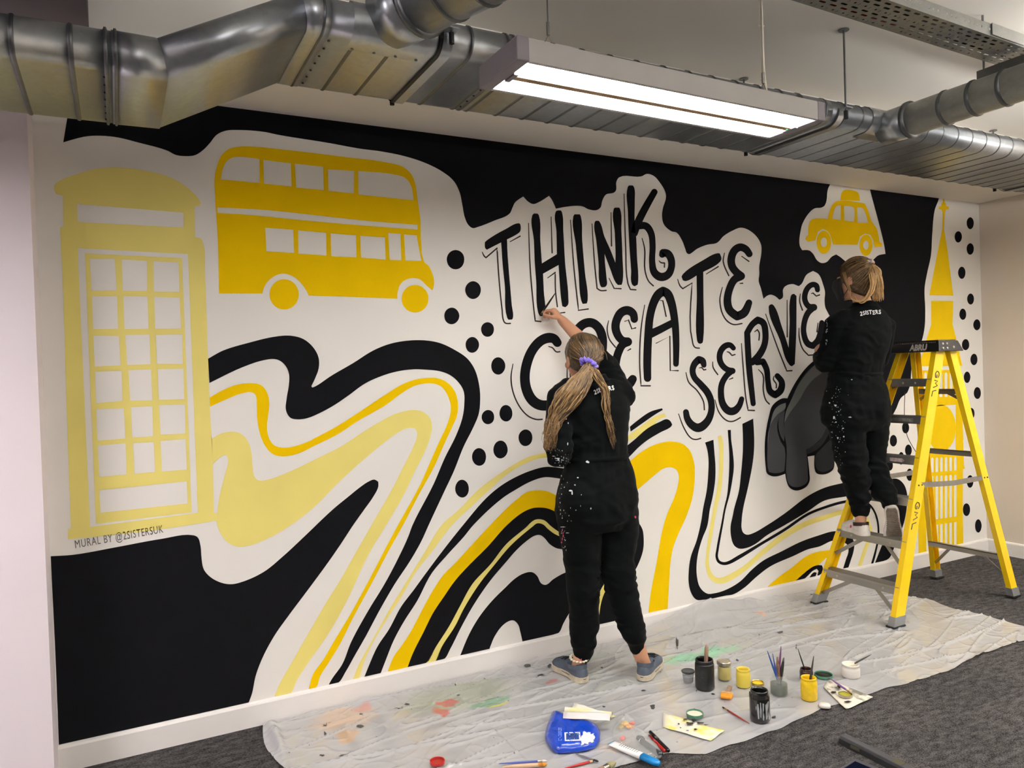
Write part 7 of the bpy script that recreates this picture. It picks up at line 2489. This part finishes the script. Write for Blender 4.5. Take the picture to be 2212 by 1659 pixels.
# paint tube, white and blue
a, b = fz(1320, 1613) + Z_ * 0.012, fz(1425, 1659) + Z_ * 0.012
tube = empty('paint_tube', a, 'white and blue paint tube with printed lines at the lower edge', 'paint tube')
dv = b - a
L = dv.length
dn_ = dv.normalized()
s = dn_.cross(Z_).normalized()
rg = [ring3(dn_ * L * t, s, Z_, w, h, 20, 2.2) for t, w, h in ((0.0, 0.021, 0.002), (0.06, 0.0205, 0.004), (0.25, 0.019, 0.009), (0.5, 0.0175, 0.0115), (0.66, 0.017, 0.012))]
MB().rings(rg).build('body', mat('white_tube', srgb(236, 234, 230), 0.3), tube, smooth=True)
rg = [ring3(dn_ * L * t, s, Z_, w, h, 20, 2.2) for t, w, h in ((0.655, 0.0172, 0.0122), (0.92, 0.017, 0.0122), (0.98, 0.012, 0.010), (1.0, 0.007, 0.007))]
MB().rings(rg).build('label_band', mat('cyan_label', srgb(20, 128, 196), 0.3), tube, smooth=True)
MB().rings([ring3(dn_ * L * t, s, Z_, 0.0212, 0.0025, 12) for t in (-0.005, 0.03)]).build('crimp', mat('teal_crimp', srgb(30, 110, 150), 0.3), tube)
tp = MB()
for k in range(9):
    t = 0.20 + 0.045 * k
    tp.bar(dn_ * L * t - s * 0.009 + Z_ * (0.009 + 0.003 * (k / 9)), dn_ * L * (t + 0.004) + s * 0.008 + Z_ * (0.009 + 0.003 * (k / 9)), 0.0016, 0.0008)
tp.bar(dn_ * L * 0.25 - s * 0.0115 + Z_ * 0.008, dn_ * L * 0.55 - s * 0.0105 + Z_ * 0.009, 0.001, 0.0006)
tp.build('printed_lines', mat('dark_print', srgb(70, 72, 80), 0.5), tube)['kind'] = 'stuff'
# tools along the lower edge
brush('paintbrush', 'blue handled paintbrush with white tip along the lower edge', fz(1182, 1647) + Z_ * 0.004, fz(1078, 1655) + Z_ * 0.004, 0.004, mat('indigo_handle', srgb(70, 84, 160), 0.3), M_TIN, M_WPL)
brush('paintbrush', 'tan handled flat brush with amber ferrule at the lower edge', fz(1182, 1656) + Z_ * 0.006, fz(1085, 1664) + Z_ * 0.006, 0.0075, mat('tan_handle', srgb(206, 172, 140), 0.5), mat('amber_ferrule', srgb(190, 120, 40), 0.4), mat('amber_bristles', srgb(196, 128, 40), 0.6))
brush('pencil', 'red pencil pointing at the blue packet from the lower edge', fz(1283, 1647) + Z_ * 0.004, fz(1215, 1664) + Z_ * 0.004, 0.0042, mat('pencil_red', srgb(176, 36, 34), 0.35), mat('pencil_wood', srgb(214, 178, 130), 0.6), mat('graphite', srgb(60, 60, 62), 0.4), ferr=0.14, bris=0.05)
brush('paintbrush', 'grey handled paintbrush with black tip below the blue packet', fz(1293, 1650) + Z_ * 0.004, fz(1243, 1631) + Z_ * 0.004, 0.004, mat('grey_handle', srgb(120, 120, 124), 0.3), M_BRUSHBLK, M_BRUSHBLK)
brush('flat_brush', 'olive bristled flat brush half out of frame at the lower edge', fz(1330, 1654) + Z_ * 0.008, fz(1262, 1690) + Z_ * 0.008, 0.012, w1, M_TIN, mat('olive_bristles', srgb(150, 142, 104), 0.7), bris=0.25, ferr=0.4)
lying_lid('crimson screw lid lying at the lower edge of the sheet', fz(945, 1655), 0.029, mat('crimson_lid', srgb(176, 40, 38), 0.3), mat('crimson_lid_face', srgb(160, 34, 34), 0.3))

# ------------------------------------------------------------------ things on the carpet, lower right corner
a, b = on_z(1812, 1606), on_z(1995, 1700)
bar = empty('laptop', a, 'dark grey laptop seen edge on, lying on the carpet', 'laptop')
dv = (b - a)
dv.z = 0
L = dv.length
dn_ = dv.normalized()
s = Vector((-dn_.y, dn_.x, 0))
M_DG = mat('dark_grey_case', srgb(62, 62, 66), 0.45, var=0.05)
M_OL = mat('olive_sticker', srgb(76, 72, 52), 0.5)
MB().rings([[p + o_ for o_ in (Vector((0, 0, 0.004)), s * 0.045 + Vector((0, 0, 0.004)), s * 0.040 + Vector((0, 0, 0.030)), s * 0.006 + Vector((0, 0, 0.032)))] for p in (Vector((0, 0, 0)), dn_ * L)]).build('case', M_DG, bar, bevel=0.003)
MB().rings([[p + o_ for o_ in (Vector((0, 0, 0.001)), -s * 0.001 + Vector((0, 0, 0.001)), s * 0.002 + Vector((0, 0, 0.020)), s * 0.004 + Vector((0, 0, 0.020)))] for p in (Vector((0, 0, 0)), dn_ * L)]).build('edge', M_BLKM, bar)
MB().box((-0.02, -0.002, 0), (0.02, 0.002, 0.010), Matrix.Translation(dn_ * 0.075 + Vector((0, 0, 0.008)) - s * 0.0) @ Matrix.Rotation(math.atan2(dn_.y, dn_.x), 4, 'Z')).build('sticker', M_OL, bar)
MB().box((-0.02, 0.008, 0), (0.02, 0.036, 0.0012), Matrix.Translation(dn_ * 0.245 + Vector((0, 0, 0.0315))) @ Matrix.Rotation(math.atan2(dn_.y, dn_.x), 4, 'Z')).build('sticker', M_OL, bar)
# screen half lying in front of it
c0, c1, c2, c3 = on_z(1848, 1644), on_z(1905, 1668), on_z(1850, 1760), on_z(1775, 1690)
tab = empty('tablet', c0, 'black framed tablet with dark blue screen at the lower edge', 'tablet')
P = [Vector((p.x, p.y, 0)) for p in (c0, c1, c2, c3)]
cen = sum(P, Vector()) / 4
MB().rings([[p - c0 + Vector((0, 0, z)) for p in P] for z in (0.001, 0.011)]).build('frame', M_DG, tab, bevel=0.003)
MB().rings([[cen + (p - cen) * 0.84 - c0 + Vector((0, 0, z)) for p in P] for z in (0.0108, 0.0116)]).build('screen', mat('dark_blue_screen', srgb(14, 18, 38), 0.08, spec=0.8), tab)
